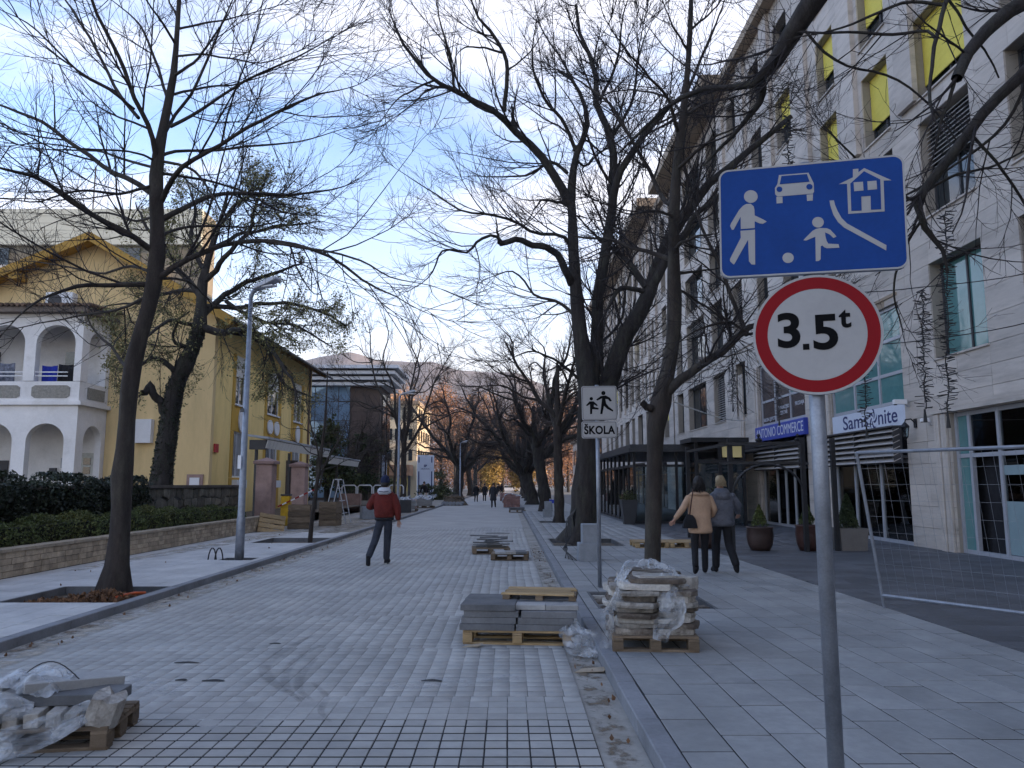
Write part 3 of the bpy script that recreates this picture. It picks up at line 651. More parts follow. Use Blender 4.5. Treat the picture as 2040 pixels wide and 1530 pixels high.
camera((FX - 0.005, 19.6, 3.75), 'white box camera at the end of the white shop signboard', 1.2)
camera((FX - 0.005, 18.62, 3.2), 'small white camera under the moulding beside the fluted door surround', 0.8)
# ---- second block beyond
B2 = thing('office_building', 'farther stone block with narrow window columns behind the tree trunks', 'building', (FX, 48, 0.1))
ops = []; wins = []
y = 49.0; i = 0
while y < 81:
    wd = 1.5 if i % 2 == 0 else 2.2
    for r, (z0, z1) in enumerate(ROWS): ops.append((y, y + wd, z0, z1)); wins.append((y, y + wd, z0, z1, i, r))
    y += wd + 1.45; i += 1
for a in (50, 58, 66, 74): ops.append((a, a + 6, 0.1, 3.3))
facade(B2, 47.7, 84, ops, 60, rr)
for a, b, z0, z1, i, r in wins: window(B2, a, b, z0, z1, ('yellow' if (i * 3 + r) % 11 == 0 else 'white' if (i + r * 5) % 9 == 0 else 'plain'), 0.5, mull=[0.5])
for a in (50, 58, 66, 74): storefront(B2, a, a + 6, 0.1, 3.3, [a + 2, a + 4], [2.4], frameDM, glassM)
MB().box(FX + 0.43, 26, 47.7, 84, 0.1, 20.2).build('shell', interiorM, B2, world=True)
MB().box(FX - 1.3, 27, 51.5, 84.5, 20.9, 21.5).box(FX - 0.3, 27, 47.7, 51.4, 20.2, 20.7).build('cornice', soffitM, B2, world=True)
MB().box(FX - 0.02, 26, 51.5, 84, 20.21, 20.89).build('frieze', stoneM, B2, world=True)
MB().box(FX + 1.5, 26, 52, 83, 21.51, 24.0).build('attic', stoneM, B2, world=True)
for k in range(11): y = 52.2 + 2.95 * k; MB().box(FX - 0.16, FX - 0.003, y - 0.3, y + 0.3, 7.7, 20.2).build('pilaster', stoneM, B2, world=True)
# unseen continuation of the street wall, kept to shade the street from the sun
B3 = thing('office_building', 'stone clad block standing out of the picture behind the photographer', 'building', (FX, 0, 0.1))
ops = []; wins = []
for k in range(8):
    a = 9.2 - 4.0 * k
    for r, (z0, z1) in enumerate(ROWS): ops.append((a - 1.6, a, z0, z1)); wins.append((a - 1.6, a, z0, z1))
facade(B3, -25, 11.2, ops, 0, rr)
for q in wins: window(B3, *q)
MB().box(FX + 0.43, 26, -25, 11.2, 0.1, 20.2).build('shell', interiorM, B3, world=True); MB().box(FX - 0.45, 27, -25, 11.2, 20.2, 20.6).build('cornice', soffitM, B3, world=True)

B4 = thing('low_building', 'lower pale building beyond the stone block at the far right', 'building', (FX, 86, 0.1))
MB().box(FX + 0.2, 24, 85, 125, 0.1, 8.0).build('wall', stoneM, B4, world=True); MB().box(FX - 0.2, 24.2, 84.8, 125.2, 8.01, 8.4).build('cornice', soffitM, B4, world=True)
for k in range(12):
    for z in (1.0, 4.6): a = 86 + 3.2 * k; MB().box(FX + 0.12, FX + 0.19, a, a + 1.8, z, z + 2.2).build('window', glassM, B4, world=True)
# ---- restaurant terrace enclosure: dark posts, glass, flat roof
E = thing('terrace_enclosure', 'dark glazed restaurant terrace with flat roof in front of stone building', 'terrace', (5.1, 31.2, 0.1))
x0, x1, y0, y1, zt = 5.1, 10.2, 31.2, 45.0, 2.95
for k, (x, y) in enumerate([(x0, y0), (x0 + 1.7, y0), (x0 + 3.4, y0)] + [(x0, y0 + 1.38 * i) for i in range(1, 11)]): MB().box(x - 0.05, x + 0.05, y - 0.05, y + 0.05, 0.1, zt).build('post', darkMetalM, E, world=True)
roof = MB(); roof.box(x0 - 0.25, x1, y0 - 0.3, y1, zt, zt + 0.14); roof.box(x0 - 0.2, x1, y0 - 0.25, y1, zt + 0.145, zt + 0.3); roof.build('roof', frameDM, E, world=True)
MB().box(x0 - 0.03, x0 + 0.03, y0 + 0.06, y1, 2.35, 2.45).box(x0 + 0.06, x1, y0 - 0.03, y0 + 0.03, 2.35, 2.45).box(x0 - 0.03, x0 + 0.03, y0 + 0.06, y1, 0.1, 0.2).box(x0 + 0.06, x1, y0 - 0.03, y0 + 0.03, 0.1, 0.2).build('rail', darkMetalM, E, world=True)
for i in range(10): a = y0 + 1.38 * i; MB().box(x0 - 0.006, x0 + 0.006, a + 0.06, a + 1.32, 0.2, 2.35).build('pane', clearM, E, world=True)
for i in range(2): a = x0 + 1.7 * i; MB().box(a + 0.06, a + 1.64, y0 - 0.006, y0 + 0.006, 0.2, 2.35).build('pane', clearM, E, world=True)
for i in range(9):
    a = y0 + 1.0 + 1.4 * i; MB().box(x0 + 0.10, x0 + 0.14, a, a + 0.75, 0.3, 2.25).build('curtain', M('grey_curtain', (0.2, 0.21, 0.23), 0.9, 0.2, 8) if i == 0 else MATS['grey_curtain'], E, world=True)
# taller entrance frame nearer the viewer, with lit transom windows behind
G = thing('entrance_pavilion', 'dark metal and glass entrance with lit transom beside the restaurant terrace', 'entrance', (7.6, 26.6, 0.1))
for x in (7.2, 8.1, 9.0): MB().box(x - 0.06, x + 0.06, 29.44, 29.56, 0.1, 3.249).build('post', darkMetalM, G, world=True)
MB().box(6.95, 9.15, 29.2, 31.1, 3.25, 3.42).build('roof', darkMetalM, G, world=True)
MB().box(7.26, 8.94, 29.46, 29.54, 2.45, 2.6).build('rail', darkMetalM, G, world=True)
for k in range(2): MB().box(8.2 + 0.40*k, 8.54 + 0.40*k, 29.48, 29.5, 2.68, 3.1).build('transom_pane', litM, G, world=True)
for a in (7.27, 8.17): MB().box(a, a + 0.76, 29.47, 29.49, 0.15, 2.44).build('pane', glassM, G, world=True)
# arched pergola of black metal in front of the shops
Pg = thing('metal_pergola', 'black metal pergola with arch in front of the blue signboard shop', 'pergola', (5.9, 18.3, 0.1))
for x, y in ((5.35, 18.6), (6.95, 18.2), (7.75, 18.4), (5.35, 23.0)): MB().box(x - 0.05, x + 0.05, y - 0.05, y + 0.05, 0.1, 2.75).build('post', darkMetalM, Pg, world=True)
MB().bar((5.1, 18.6, 2.62), (6.97, 18.2, 2.62), 0.07).bar((5.1, 18.6, 2.16), (6.97, 18.2, 2.16), 0.06).bar((5.35, 18.65, 2.62), (5.35, 23, 2.62), 0.07).bar((6.95, 18.25, 2.62), (6.95, 22.5, 2.62), 0.06).build('beam', darkMetalM, Pg, world=True)
MB().tube([(5.37 + 0.79 - 0.79*math.cos(a), 18.55 - 0.2*(1-math.cos(a)), 1.35 + 0.78*math.sin(a)) for a in np.linspace(0.05, math.pi - 0.05, 12)], 0.03, 6).build('arch', darkMetalM, Pg, world=True)
for x in (6.0, 6.9): MB().lathe([(0.07, 0), (0.09, 0.05), (0.02, 0.1), (0.05, 0.15), (0.0, 0.2)], 8, (x, 18.4 - 0.1*(x-6), 2.66)).build('finial', darkMetalM, Pg, world=True)
# ================================================================ LEFT SIDE: WALLS, HEDGES, HOUSES
def onX(px, py, X):
    fw = FPX * X / (px - 1012); up = (765 - py) / FPX * fw
    return fw * _c - up * _s, H + fw * _s + up * _c          # Y, z
def leaves(name, P, size, mat, parent=None, jit=0.5, asp=0.6, kind=None, updir=0.0):
    "a cloud of small leaf faces at points P (n,3)"
    n = len(P); d = rng.normal(0, 1, (n, 3)); d[:, 2] += updir; d /= np.linalg.norm(d, axis=1)[:, None] + 1e-9
    e = np.cross(d, rng.normal(0, 1, (n, 3))); e /= np.linalg.norm(e, axis=1)[:, None] + 1e-9; nn = np.cross(d, e)
    s = size * (1 + jit * rng.uniform(-1, 1, n))[:, None]
    V = np.stack([P - d*s*0.5, P + e*s*asp*0.5 + nn*s*0.08, P + d*s*0.5, P - e*s*asp*0.5 + nn*s*0.08], 1).reshape(-1, 3)
    F = np.arange(n * 4).reshape(n, 4)
    o = link_mesh(name, fast_mesh(name, V, F), mat, parent)
    if kind: o['kind'] = kind
    return o
# --- low wall of tan blocks
BW = thing('brick_wall', 'low wall of tan stone blocks with coping along the pavement', 'wall', (-8.45, 18, 0.1))
bed_ = MB(); bed_.box(-8.6, -8.365, 8.2, 27.3, 0.0, 0.52); bed_.build('mortar_core', brickBedM, BW, world=True)
rr = random.Random(41); blocks = []
for r in range(4):
    y = 8.2 + (0.13 if r % 2 else 0)
    while y < 27.2:
        L = rr.uniform(0.22, 0.31); blocks.append((y, min(y + L, 27.3), 0.105 + 0.105 * r)); y += L
blocks.sort(key=lambda q: abs(q[0] - 16.5)); rest = MB()
for i, (a, b, z) in enumerate(blocks):
    mb = MB() if i < 295 else rest; d = rr.uniform(-0.008, 0.008); mb.cbox(-8.42, -8.345 + d, a + 0.005, b - 0.005, z + 0.004, z + 0.101, 0.006)
    if i < 295: mb.build('brick', brickM, BW, world=True)
if rest.v: o = rest.build('brick', brickM, BW, world=True); o['kind'] = 'stuff'
y = 8.2
while y < 27.2: MB().cbox(-8.62, -8.32, y + 0.004, min(y + 0.62, 27.3) - 0.004, 0.527, 0.585, 0.008).build('coping_stone', copingM, BW, world=True); y += 0.62
# --- old rubble wall behind the planting strip
RW = thing('stone_wall', 'old rubble stone wall with dark coping behind the clipped hedge', 'wall', (-9.6, 20, 0.4))
MB().box(-9.9, -9.53, 15.2, 27.6, 0.3, 1.55).build('mortar_core', mortarM, RW, world=True)
MB().box(-9.95, -9.44, 15.2, 27.6, 1.552, 1.63).build('coping', M('dark_coping', (0.10, 0.085, 0.075), 0.95, 0.2, 3, 0.004, 50), RW, world=True)
ny, nz = 31, 4; gy = [[15.2 + 12.4 * (i + rr.uniform(-0.28, 0.28) + (0.5 if j % 2 else 0)) / ny for j in range(nz)] for i in range(ny + 1)]
gz = [[0.36 + 1.19 * (j / nz) + (rr.uniform(-0.07, 0.07) if 0 < j < nz else 0) for j in range(nz + 1)] for i in range(ny + 1)]
for i in range(ny):
    for j in range(nz):
        a0, a1 = gy[i][j], min(gy[i + 1][j], 27.58)
        if a1 - a0 < 0.12: continue
        z0, z1, z2, z3 = gz[i][j], gz[min(i+1, ny)][j], gz[min(i+1, ny)][j+1], gz[i][j+1]
        poly = [(a0 + rr.uniform(0.01, 0.06), z0 + 0.012), ((a0+a1)/2, (z0+z1)/2 + rr.uniform(0.005, 0.03)), (a1 - rr.uniform(0.01, 0.06), z1 + 0.012), (a1 - 0.012, (z1+z2)/2 + rr.uniform(-0.05, 0.05)), (a1 - rr.uniform(0.01, 0.06), z2 - 0.012), ((a0+a1)/2, (z2+z3)/2 - rr.uniform(0.005, 0.03)), (a0 + rr.uniform(0.01, 0.06), z3 - 0.012), (a0 + 0.012, (z0+z3)/2 + rr.uniform(-0.05, 0.05))]
        cy = sum(p[0] for p in poly) / 8; cz = sum(p[1] for p in poly) / 8; h = rr.uniform(0.02, 0.07); mb = MB()
        vs = [(-9.535, p, q) for p, q in poly] + [(-9.53 + h*0.8, p, q) for p, q in poly] + [(-9.53 + h, cy + (p-cy)*0.6 , cz + (q-cz)*0.6) for p, q in poly]
        fs = [tuple(range(16, 24))] + [(k+b_, (k+1) % 8 + b_, (k+1) % 8 + 8 + b_, k+8+b_) for b_ in (0, 8) for k in range(8)]
        mb.add(vs, fs).build('stone', rubbleM, RW, world=True, smooth=False)
# --- clipped hedge and ivy
def hedge(name, label, pts_fn, n, size, mat, core, loc, cat='hedge'):
    t = thing(name, label, cat, loc); core.build('hedge_core', MATS['hedge_core'], t, world=True)
    P = pts_fn(n) - np.array(loc); leaves('foliage', P, size, mat, t, updir=0.5, kind='stuff'); return t
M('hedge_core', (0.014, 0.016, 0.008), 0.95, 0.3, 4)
def hp1(n):
    y = rng.uniform(8.0, 25.6, n); u = rng.uniform(0, 1, n); th = rng.uniform(-0.15, math.pi * 0.85, n)
    hgt = 0.47 + 0.05 * np.sin(y * 1.7) + 0.05 * np.sin(y * 4.3 + 1) - 0.08 * (y > 22); r = 0.8 + 0.28 * u
    x = -8.95 + 0.36 * r * np.cos(th) + 0.03 * np.sin(y * 9); z = 0.55 + hgt * np.abs(np.sin(th)) ** 0.7 * r * np.sign(np.sin(th) + 0.2)
    return np.stack([x, y, z], 1)
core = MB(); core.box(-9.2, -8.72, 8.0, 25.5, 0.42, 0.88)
hedge('clipped_hedge', 'low clipped green hedge planted behind the tan block wall', hp1, 26000, 0.045, hedgeM, core, (-8.95, 16, 0.42))
def hp2(n):
    y = rng.uniform(8.0, 20.2, n); s = rng.uniform(0, 1, n); b = 0.10 * np.sin(y * 1.9) + 0.08 * np.sin(y * 5.1 + s * 4) + rng.uniform(-0.10, 0.10, n)
    top = 1.72 + 0.08 * np.sin(y * 2.3) + 0.05 * np.sin(y * 6.1); fr = s < 0.68
    x = np.where(fr, -9.36 + b, -9.36 - 0.9 * (s - 0.68) / 0.32 + 0.05 * b); z = np.where(fr, 0.45 + (top - 0.45) * s / 0.68, top + 0.4 * b)
    return np.stack([x, y, z], 1)
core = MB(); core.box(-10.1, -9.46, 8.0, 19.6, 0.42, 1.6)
hedge('ivy_hedge', 'dark ivy mass covering the rubble wall on the left', hp2, 24000, 0.075, ivyM, core, (-9.5, 14, 0.42))

# --- yellow house
HX, HY = -12.0, 31.0
YH = thing('yellow_house', 'two storey yellow house with white arched loggia and brown eaves', 'house', (-17, 38, 0.4))
ax, az = -17.1, 11.75
wallG = MB(); poly = [(-22.3, 0.4), (-12.0, 0.4), (-12.0, 8.75), (ax, az - 0.16), (-22.3, 9.45)]
MY = Matrix(((1, 0, 0, 0), (0, 0, 1, 0), (0, 1, 0, 0), (0, 0, 0, 1)))   # local (x, y, z) -> world (x, z-depth, y)
wallG.prism(poly, 31.0, 31.3, MY); wallG.build('gable_wall', shadedYellowM, YH, world=True)
strips = [(33.2, 35.2), (37.7, 40.4), (42.4, 44.8)]
ups = [onX(px, py, HX) for px, py in ((468, 690), (487, 793), (534, 738), (556, 813), (589, 765), (601, 828))]
ops = []; wz = (5.15, 7.35); lz = (1.95, 3.95)
for a, b in strips: ops += [(a + 0.35, b - 0.35, wz[0], wz[1]), (a + 0.35, b - 0.35, lz[0], lz[1])]
fw_ = MB(); ylev = sorted({31.0, 46.6} | {v for o_ in ops for v in o_[:2]})
zlev = [0.4, lz[0], lz[1], wz[0], wz[1], 8.75]
for a, b in zip(ylev[:-1], ylev[1:]):
    for c, d in zip(zlev[:-1], zlev[1:]):
        if any(abs(a - o_[0]) < 1e-4 and abs(c - o_[2]) < 1e-4 for o_ in ops): continue
        fw_.box(HX - 0.28, HX, max(a, 31.301), b, c, d)
fw_.build('street_wall', yellowM, YH, world=True)
for a, b in strips:
    for z0, z1 in ((0.4, lz[0] - 0.02), (lz[1] + 0.02, wz[0] - 0.02)): MB().box(HX + 0.002, HX + 0.03, a, b, z0, z1).build('ochre_strip', ochreM, YH, world=True)
    for z0, z1 in (wz, lz):
        for y_ in ((a, a + 0.33), (b - 0.33, b)): MB().box(HX + 0.002, HX + 0.03, y_[0], y_[1], z0, z1).build('ochre_strip', ochreM, YH, world=True)
for i, (a, b) in enumerate(strips):
    for j, (z0, z1) in enumerate((wz, lz)):
        a1, b1 = a + 0.35, b - 0.35; f = MB(); x = HX - 0.12; t = 0.07
        f.box(x, x+0.06, a1, a1+t, z0, z1); f.box(x, x+0.06, b1-t, b1, z0, z1); f.box(x, x+0.06, a1+t, b1-t, z0, z0+t); f.box(x, x+0.06, a1+t, b1-t, z1-t, z1); f.box(x, x+0.06, (a1+b1)/2-0.03, (a1+b1)/2+0.03, z0+t, z1-t)
        wv = f.build('window', whitePM, YH, world=True); MB().box(x+0.02, x+0.03, a1+t, b1-t, z0+t, z1-t).build('pane', glassM, wv, world=True)
        if j == 0:
            MB().box(HX + 0.005, HX + 0.10, a1 - 0.05, b1 + 0.05, z0 - 0.06, z0 - 0.005).build('sill', whitePM, wv, world=True)
            n = 7
            for k in range(n): z = z1 - 0.95 + 0.95 * k / n; MB().box(HX - 0.05, HX - 0.03, a1 + 0.02, b1 - 0.02, z, z + 0.95 / n - 0.01).build('shutter_slat', blindWM, wv, world=True)
        else:
            for k in range(9): y = a1 + (b1 - a1) * (k + 0.5) / 9; MB().tube([(HX - 0.02, y, z0), (HX - 0.02, y, z1)], 0.012, 5).build('window_bar', whitePM, wv, world=True)
            MB().box(HX + 0.005, HX + 0.25, a1, b1, z0 - 0.45, z0 - 0.1).build('planter_box', whitePM, wv, world=True)
# white oval plaques between the floors
def oval(y, z, ry, rz, b): 
    MB().prism([(ry*math.cos(a), rz*math.sin(a)) for a in np.linspace(0, 2*math.pi, 20, endpoint=False)], 0.0, 0.06, Matrix(((0, 0, 1, HX + 0.035), (1, 0, 0, y), (0, 1, 0, z), (0, 0, 0, 1)))).build('oval_plaque', whitePM, YH, world=True)
oval(34.4, 4.5, 0.42, 0.55, 0); oval(38.5, 4.5, 0.42, 0.36, 0); oval(39.6, 4.5, 0.42, 0.36, 0); oval(43.6, 4.45, 0.4, 0.5, 0)
# roof: tiled slopes with overhang, soffit boards, rake boards
def slope(x0, z0, x1, z1, y0, y1, t, mat, name, par):
    mb = MB(); mb.add([(x0, y0, z0), (x1, y0, z1), (x1, y1, z1), (x0, y1, z0), (x0, y0, z0 + t), (x1, y0, z1 + t), (x1, y1, z1 + t), (x0, y1, z0 + t)], [(3,2,1,0),(4,5,6,7),(0,1,5,4),(1,2,6,5),(2,3,7,6),(3,0,4,7)]); return mb.build(name, mat, par, world=True)
kR = (az - 8.75) / (ax + 12.0); exz = 8.75 + kR * 0.95
rf = slope(ax, az, -11.05, exz, 30.3, 47.5, 0.16, roofM, 'roof', YH)
slope(-22.3 - 0.8, 9.45 - 0.42 * 0.8, ax - 0.003, az, 30.3, 47.5, 0.16, roofM, 'roof', YH)
for k in range(24): y = 30.45 + 0.7 * k; MB().bar((-12.02, y, 8.62), (-11.12, y, exz - 0.06), 0.09, 0.14).build('rafter', eaveM, YH, world=True)
slope(-12.05, 8.745, -11.08, exz - 0.012, 31.31, 47.4, 0.01, eaveM, 'soffit', YH)
mb = MB(); mb.tube([(-10.98, 30.3, exz + 0.02), (-10.98, 47.5, exz + 0.02)], 0.07, 8); mb.build('gutter_pipe', frameDM, YH, world=True)
for (xa, za, xb, zb) in ((ax, az - 0.02, -11.1, exz - 0.0), (-23.0, 9.15, ax, az - 0.02)):
    MB().bar((xa, 30.33, za - 0.02), (xb, 30.33, zb - 0.02), 0.10, 0.34).build('rake_board', M('ochre_rake_board', (0.42, 0.25, 0.06), 0.85, 0.15, 2) if 'ochre_rake_board' not in MATS else MATS['ochre_rake_board'], YH, world=True)
    MB().bar((xa, 30.7, za - 0.12), (xb, 30.7, zb - 0.12), 0.6, 0.03).build('rake_soffit', MATS['ochre_rake_board'], YH, world=True)
for x in (-20.1, -14.3): z = az - 0.42 * abs(x - ax) - 0.55; MB().box(x - 0.2, x + 0.2, 30.35, 31.0, z, z + 0.3).build('bracket', MATS['ochre_rake_board'], YH, world=True)
MB().tube([(-12.05 + 0.12, 45.9, 0.4), (-12.05 + 0.12, 45.9, 8.6)], 0.06, 8).build('downpipe', M('brown_pipe', (0.16, 0.10, 0.08), 0.6), YH, world=True)
MB().box(-11.99, -11.93, 31.35, 31.75, 2.95, 3.3).build('plaque', M('red_plaque', (0.42, 0.03, 0.03), 0.5), YH, world=True, label='red square plaque on yellow wall')
MB().box(-15.0, -14.3, 30.72, 30.99, 3.3, 4.25).build('meter_box', whitePM, YH, world=True)
MB().box(-12.85, -12.2, 30.93, 30.99, 1.45, 2.05).build('hatch_frame', pinkM, YH, world=True); MB().box(-12.72, -12.33, 30.90, 30.925, 1.45, 1.92).build('hatch', whitePM, YH, world=True)
# loggia
LY0, LY1, LX1 = 28.9, 29.2, -16.25
def arch_wall(x0, x1, zb, zt, arches, y0, y1, name, mat, zoff=0):
    mb = MB(); x = x0
    for a, b, zs in arches:
        if a > x: mb.box(x, a, y0, y1, zb, zt)
        r = (b - a) / 2; hgt = r * 0.95; arc = [(a + r - r*math.cos(t), zs + hgt*math.sin(t)) for t in np.linspace(0, math.pi, 17)]
        for (p, q), (p2, q2) in zip(arc[:-1], arc[1:]): mb.prism([(p, q), (p2, q2), (p2, zt), (p, zt)], y0, y1, MY)
        x = b
    if x1 > x: mb.box(x, x1, y0, y1, zb, zt)
    return mb.build(name, mat, YH, world=True)
arch_wall(-22.6, LX1, 0.4, 4.62, [(-21.9, -20.55, 3.25), (-20.1, -18.65, 3.25), (-18.14, -16.7, 3.25)], LY0, LY1, 'arcade', whiteM)
arch_wall(-22.6, LX1, 5.55, 8.15, [(-21.7, -20.4, 7.0), (-19.95, -18.45, 7.0), (-18.02, -16.52, 7.0)], LY0, LY1, 'arcade', whiteM)
MB().box(-22.6, LX1 + 0.15, LY0 - 0.12, 31.0, 4.63, 4.78).build('loggia_floor', whiteM, YH, world=True)
MB().box(-22.6, LX1, LY0, LY1, 4.785, 5.53).build('parapet', whiteM, YH, world=True)
for a, b in ((-20.0, -18.5), (-18.05, -16.6)):
    MB().prism([(a, 4.98), (a + 0.12, 4.9), (b - 0.12, 4.9), (b, 4.98), (b, 5.3), (b - 0.12, 5.38), (a + 0.12, 5.38), (a, 5.3)], LY0 - 0.03, LY0 - 0.002, MY).build('roughcast_panel', greyRoughM, YH, world=True)
for z in (5.75, 5.9): MB().tube([(-22.6, LY0 + 0.1, z), (-16.8, LY0 + 0.1, z)], 0.025, 6).build('handrail', whitePM, YH, world=True)
def side_arch(zb, zt, a, b, zs):
    MX = Matrix(((0, 0, 1, 0), (1, 0, 0, 0), (0, 1, 0, 0), (0, 0, 0, 1))); mb = MB(); y0_, y1_ = LY1 + 0.002, 30.92; xa, xb = LX1 - 0.25, LX1
    mb.box(xa, xb, y0_, a, zb, zt); mb.box(xa, xb, b, y1_, zb, zt); r = (b - a) / 2; arc = [(a + r - r*math.cos(t), zs + r*0.95*math.sin(t)) for t in np.linspace(0, math.pi, 17)]
    for (p, q), (p2, q2) in zip(arc[:-1], arc[1:]): mb.prism([(p, q), (p2, q2), (p2, zt), (p, zt)], xa, xb, MX)
    mb.build('arcade', whiteM, YH, world=True)
side_arch(0.4, 4.62, 29.4, 30.7, 3.3); side_arch(5.55, 8.15, 29.4, 30.7, 7.0)
MB().box(LX1 - 0.25, LX1, LY1 + 0.002, 30.92, 4.785, 5.53).build('parapet', whiteM, YH, world=True); MB().box(LX1 + 0.002, LX1 + 0.03, 29.45, 30.7, 4.92, 5.36).build('roughcast_panel', greyRoughM, YH, world=True)
MB().box(-22.6, LX1 + 0.0, 30.93, 30.985, 0.4, 4.6).box(-22.6, LX1, 30.93, 30.985, 4.8, 8.1).build('loggia_back', whiteM, YH, world=True)
MB().box(-22.9, LX1 + 0.3, LY0 - 0.35, 31.0, 8.16, 8.36).build('loggia_cornice', M('brown_cornice', (0.16, 0.13, 0.11), 0.95, 0.2, 3), YH, world=True)
for k in range(34): x = -22.8 + 0.21 * k; MB().tube([(x, LY0 - 0.45, 8.42), (x, 31.0, 8.62)], 0.075, 6).build('roof_tile', roofM, YH, world=True)
MB().box(-17.45, -16.6, 30.88, 30.925, 0.5, 2.9).build('door', M('pale_door', (0.50, 0.50, 0.46), 0.6), YH, world=True)
for k in range(4): MB().box(-16.98, -16.7, 30.85, 30.878, 1.35 + 0.36 * k, 1.62 + 0.36 * k).build('door_pane', glassM, YH, world=True)
MB().box(-18.3, -18.05, 30.8, 30.92, 1.95, 2.3).build('mailbox', frameDM, YH, world=True)
MB().box(-17.9, -17.65, 30.88, 30.928, 2.3, 2.7).build('meter_cabinet', alumM, YH, world=True)
MB().box(-20.9, -20.0, 30.86, 30.92, 0.6, 2.6).build('door', frameDM, YH, world=True); MB().box(-21.3, -20.7, 30.86, 30.92, 5.0, 7.0).build('door', glassM, YH, world=True); MB().box(-18.0, -17.5, 30.86, 30.92, 5.0, 7.0).build('door', glassM, YH, world=True)
# laundry and air conditioner
def cloth(name, label, x0, x1, z0, z1, y, mat, seed):
    r2 = np.random.default_rng(seed); nx, nz = 14, 10; X, Z = np.meshgrid(np.linspace(x0, x1, nx), np.linspace(0, 1, nz))
    sag = 0.04 * np.sin((X - x0) / (x1 - x0) * math.pi); zt = z1 - sag; zb = z0 + r2.normal(0, 0.03, nx).cumsum()[None, :] * 0.5
    Zw = zb + (zt - zb) * Z; Yw = y + 0.05 * np.sin(X * 14 + seed) * (1 - Z) + 0.02 * np.sin(X * 31)
    V = np.stack([X, Yw, Zw], -1).reshape(-1, 3); c = V.mean(0); c[2] = V[:, 2].min(); idx = np.arange(nx * nz).reshape(nz, nx)
    F = np.stack([idx[:-1, :-1], idx[:-1, 1:], idx[1:, 1:], idx[1:, :-1]], -1).reshape(-1, 4)
    o = link_mesh(name, fast_mesh(name, V - c, F, True), mat, None, tuple(c)); s = o.modifiers.new('thickness', 'SOLIDIFY'); s.thickness = 0.006
    return tag(o, label, 'laundry', 'laundry hung in the loggia')
cloth('towel', 'blue towel hung to dry in the upper loggia arch', -17.95, -17.35, 5.15, 6.2, 29.25, M('blue_cloth', (0.02, 0.035, 0.30), 0.9), 1)
cloth('towel', 'black garment hung beside the blue towel in the loggia', -17.3, -16.65, 5.5, 6.25, 29.26, M('black_cloth', (0.012, 0.012, 0.015), 0.9), 2)
cloth('towel', 'grey patterned garment hung in the leftmost loggia arch', -19.6, -19.0, 5.4, 6.3, 29.25, M('grey_cloth', (0.15, 0.16, 0.2), 0.9, 0.5, 9), 3)
AC = thing('air_conditioner', 'white air conditioner unit on the loggia roof against yellow gable', 'air conditioner', (-18.2, 30.6, 8.64))
MB().cbox(-0.55, 0.55, -0.2, 0.2, 0, 0.75, 0.02).build('casing', whitePM, AC); MB().lathe([(0.28, 0), (0.28, 0.02)], 18).build('fan_grille', frameDM, AC).matrix_local = Matrix.Translation((-0.15, -0.2, 0.38)) @ Matrix.Rotation(R(90), 4, 'X')

# --- modern buildings behind
MBd = thing('modern_building', 'pale panelled modern building rising behind the yellow house gable', 'building', (-34, 55, 0))
for k in range(5): MB().box(-50, -21.5, 52.0, 52.3, 18.3 + 0.52 * k, 18.3 + 0.52 * k + 0.5).build('cladding_panel', creamM, MBd, world=True)
MB().box(-50, -21.5, 52.31, 54.6, 0, 20.85).build('wall', M('grey_building_wall', (0.20, 0.18, 0.14), 0.8, 0.1, 0.5), MBd, world=True)
MB().box(-50, -24, 51.2, 52.29, 15.4, 16.6).build('balcony', whiteM, MBd, world=True)
for k in range(5): MB().box(-46 + 4.6 * k, -44.2 + 4.6 * k, 52.2, 52.3, 16.7, 18.1).build('window', glassM, MBd, world=True)
MB().tube([(-29.5, 52.5, 20.9), (-29.5, 52.5, 24.2)], 0.05, 6).build('antenna', frameDM, MBd, world=True); MB().bar((-30.4, 52.5, 24.1), (-29.1, 52.5, 23.9), 0.04).bar((-30.2, 52.2, 24.06), (-30.2, 52.8, 24.06), 0.03).bar((-29.8, 52.2, 24.0), (-29.8, 52.8, 24.0), 0.03).build('antenna', frameDM, MBd, world=True)
GB = thing('glass_building', 'glass walled building with white striped cornice beyond the yellow house', 'building', (-14, 70, 0))
x0, x1, y0, y1 = -22.0, -10.1, 62.0, 67.5
MB().box(x0, x1 - 0.3, y0 + 0.3, y1, 0, 10.4).build('wall', M('brown_panelled_wall', (0.12, 0.085, 0.07), 0.7, 0.1, 1), GB, world=True)
for i in range(5):
    for j in range(6):
        MB().box(-17.6 + 0.95 * i + 0.03, -17.6 + 0.95 * i + 0.92, y0 + 0.2, y0 + 0.25, 0.6 + 1.55 * j, 0.6 + 1.55 * j + 1.5).build('pane', M('sky_glass', (0.26, 0.38, 0.52), 0.05, 0.15, 0.5, metal=0.25) if (i, j) == (0, 0) else MATS['sky_glass'], GB, world=True)  # pale blue base colour stands in for reflected sky
for k in range(4): d = 0.32 * k; MB().box(x0, x1 + 0.4 + d, y0 - 0.5 - d, y1, 9.6 + 0.42 * k, 9.6 + 0.42 * k + 0.26).build('cornice_band', whitePM, GB, world=True)
MB().box(x0, x1 + 0.2, y0 - 0.3, y1, 9.62, 11.0).build('cornice_core', frameDM, GB, world=True)
for j in range(2): MB().box(x1 - 0.29, x1 - 0.2, y0 + 1 + 2.4 * j, y0 + 2.6 + 2.4 * j, 1, 9).build('window', glassM, GB, world=True)
CB = thing('cream_building', 'cream sunlit building with small windows above a brown canopy', 'building', (-15, 100, 0))
MB().box(-20.5, -11.4, 96.3, 112, 0, 11.6).build('wall', M('cream_wall', (0.66, 0.56, 0.40), 0.85, 0.05, 1), CB, world=True)
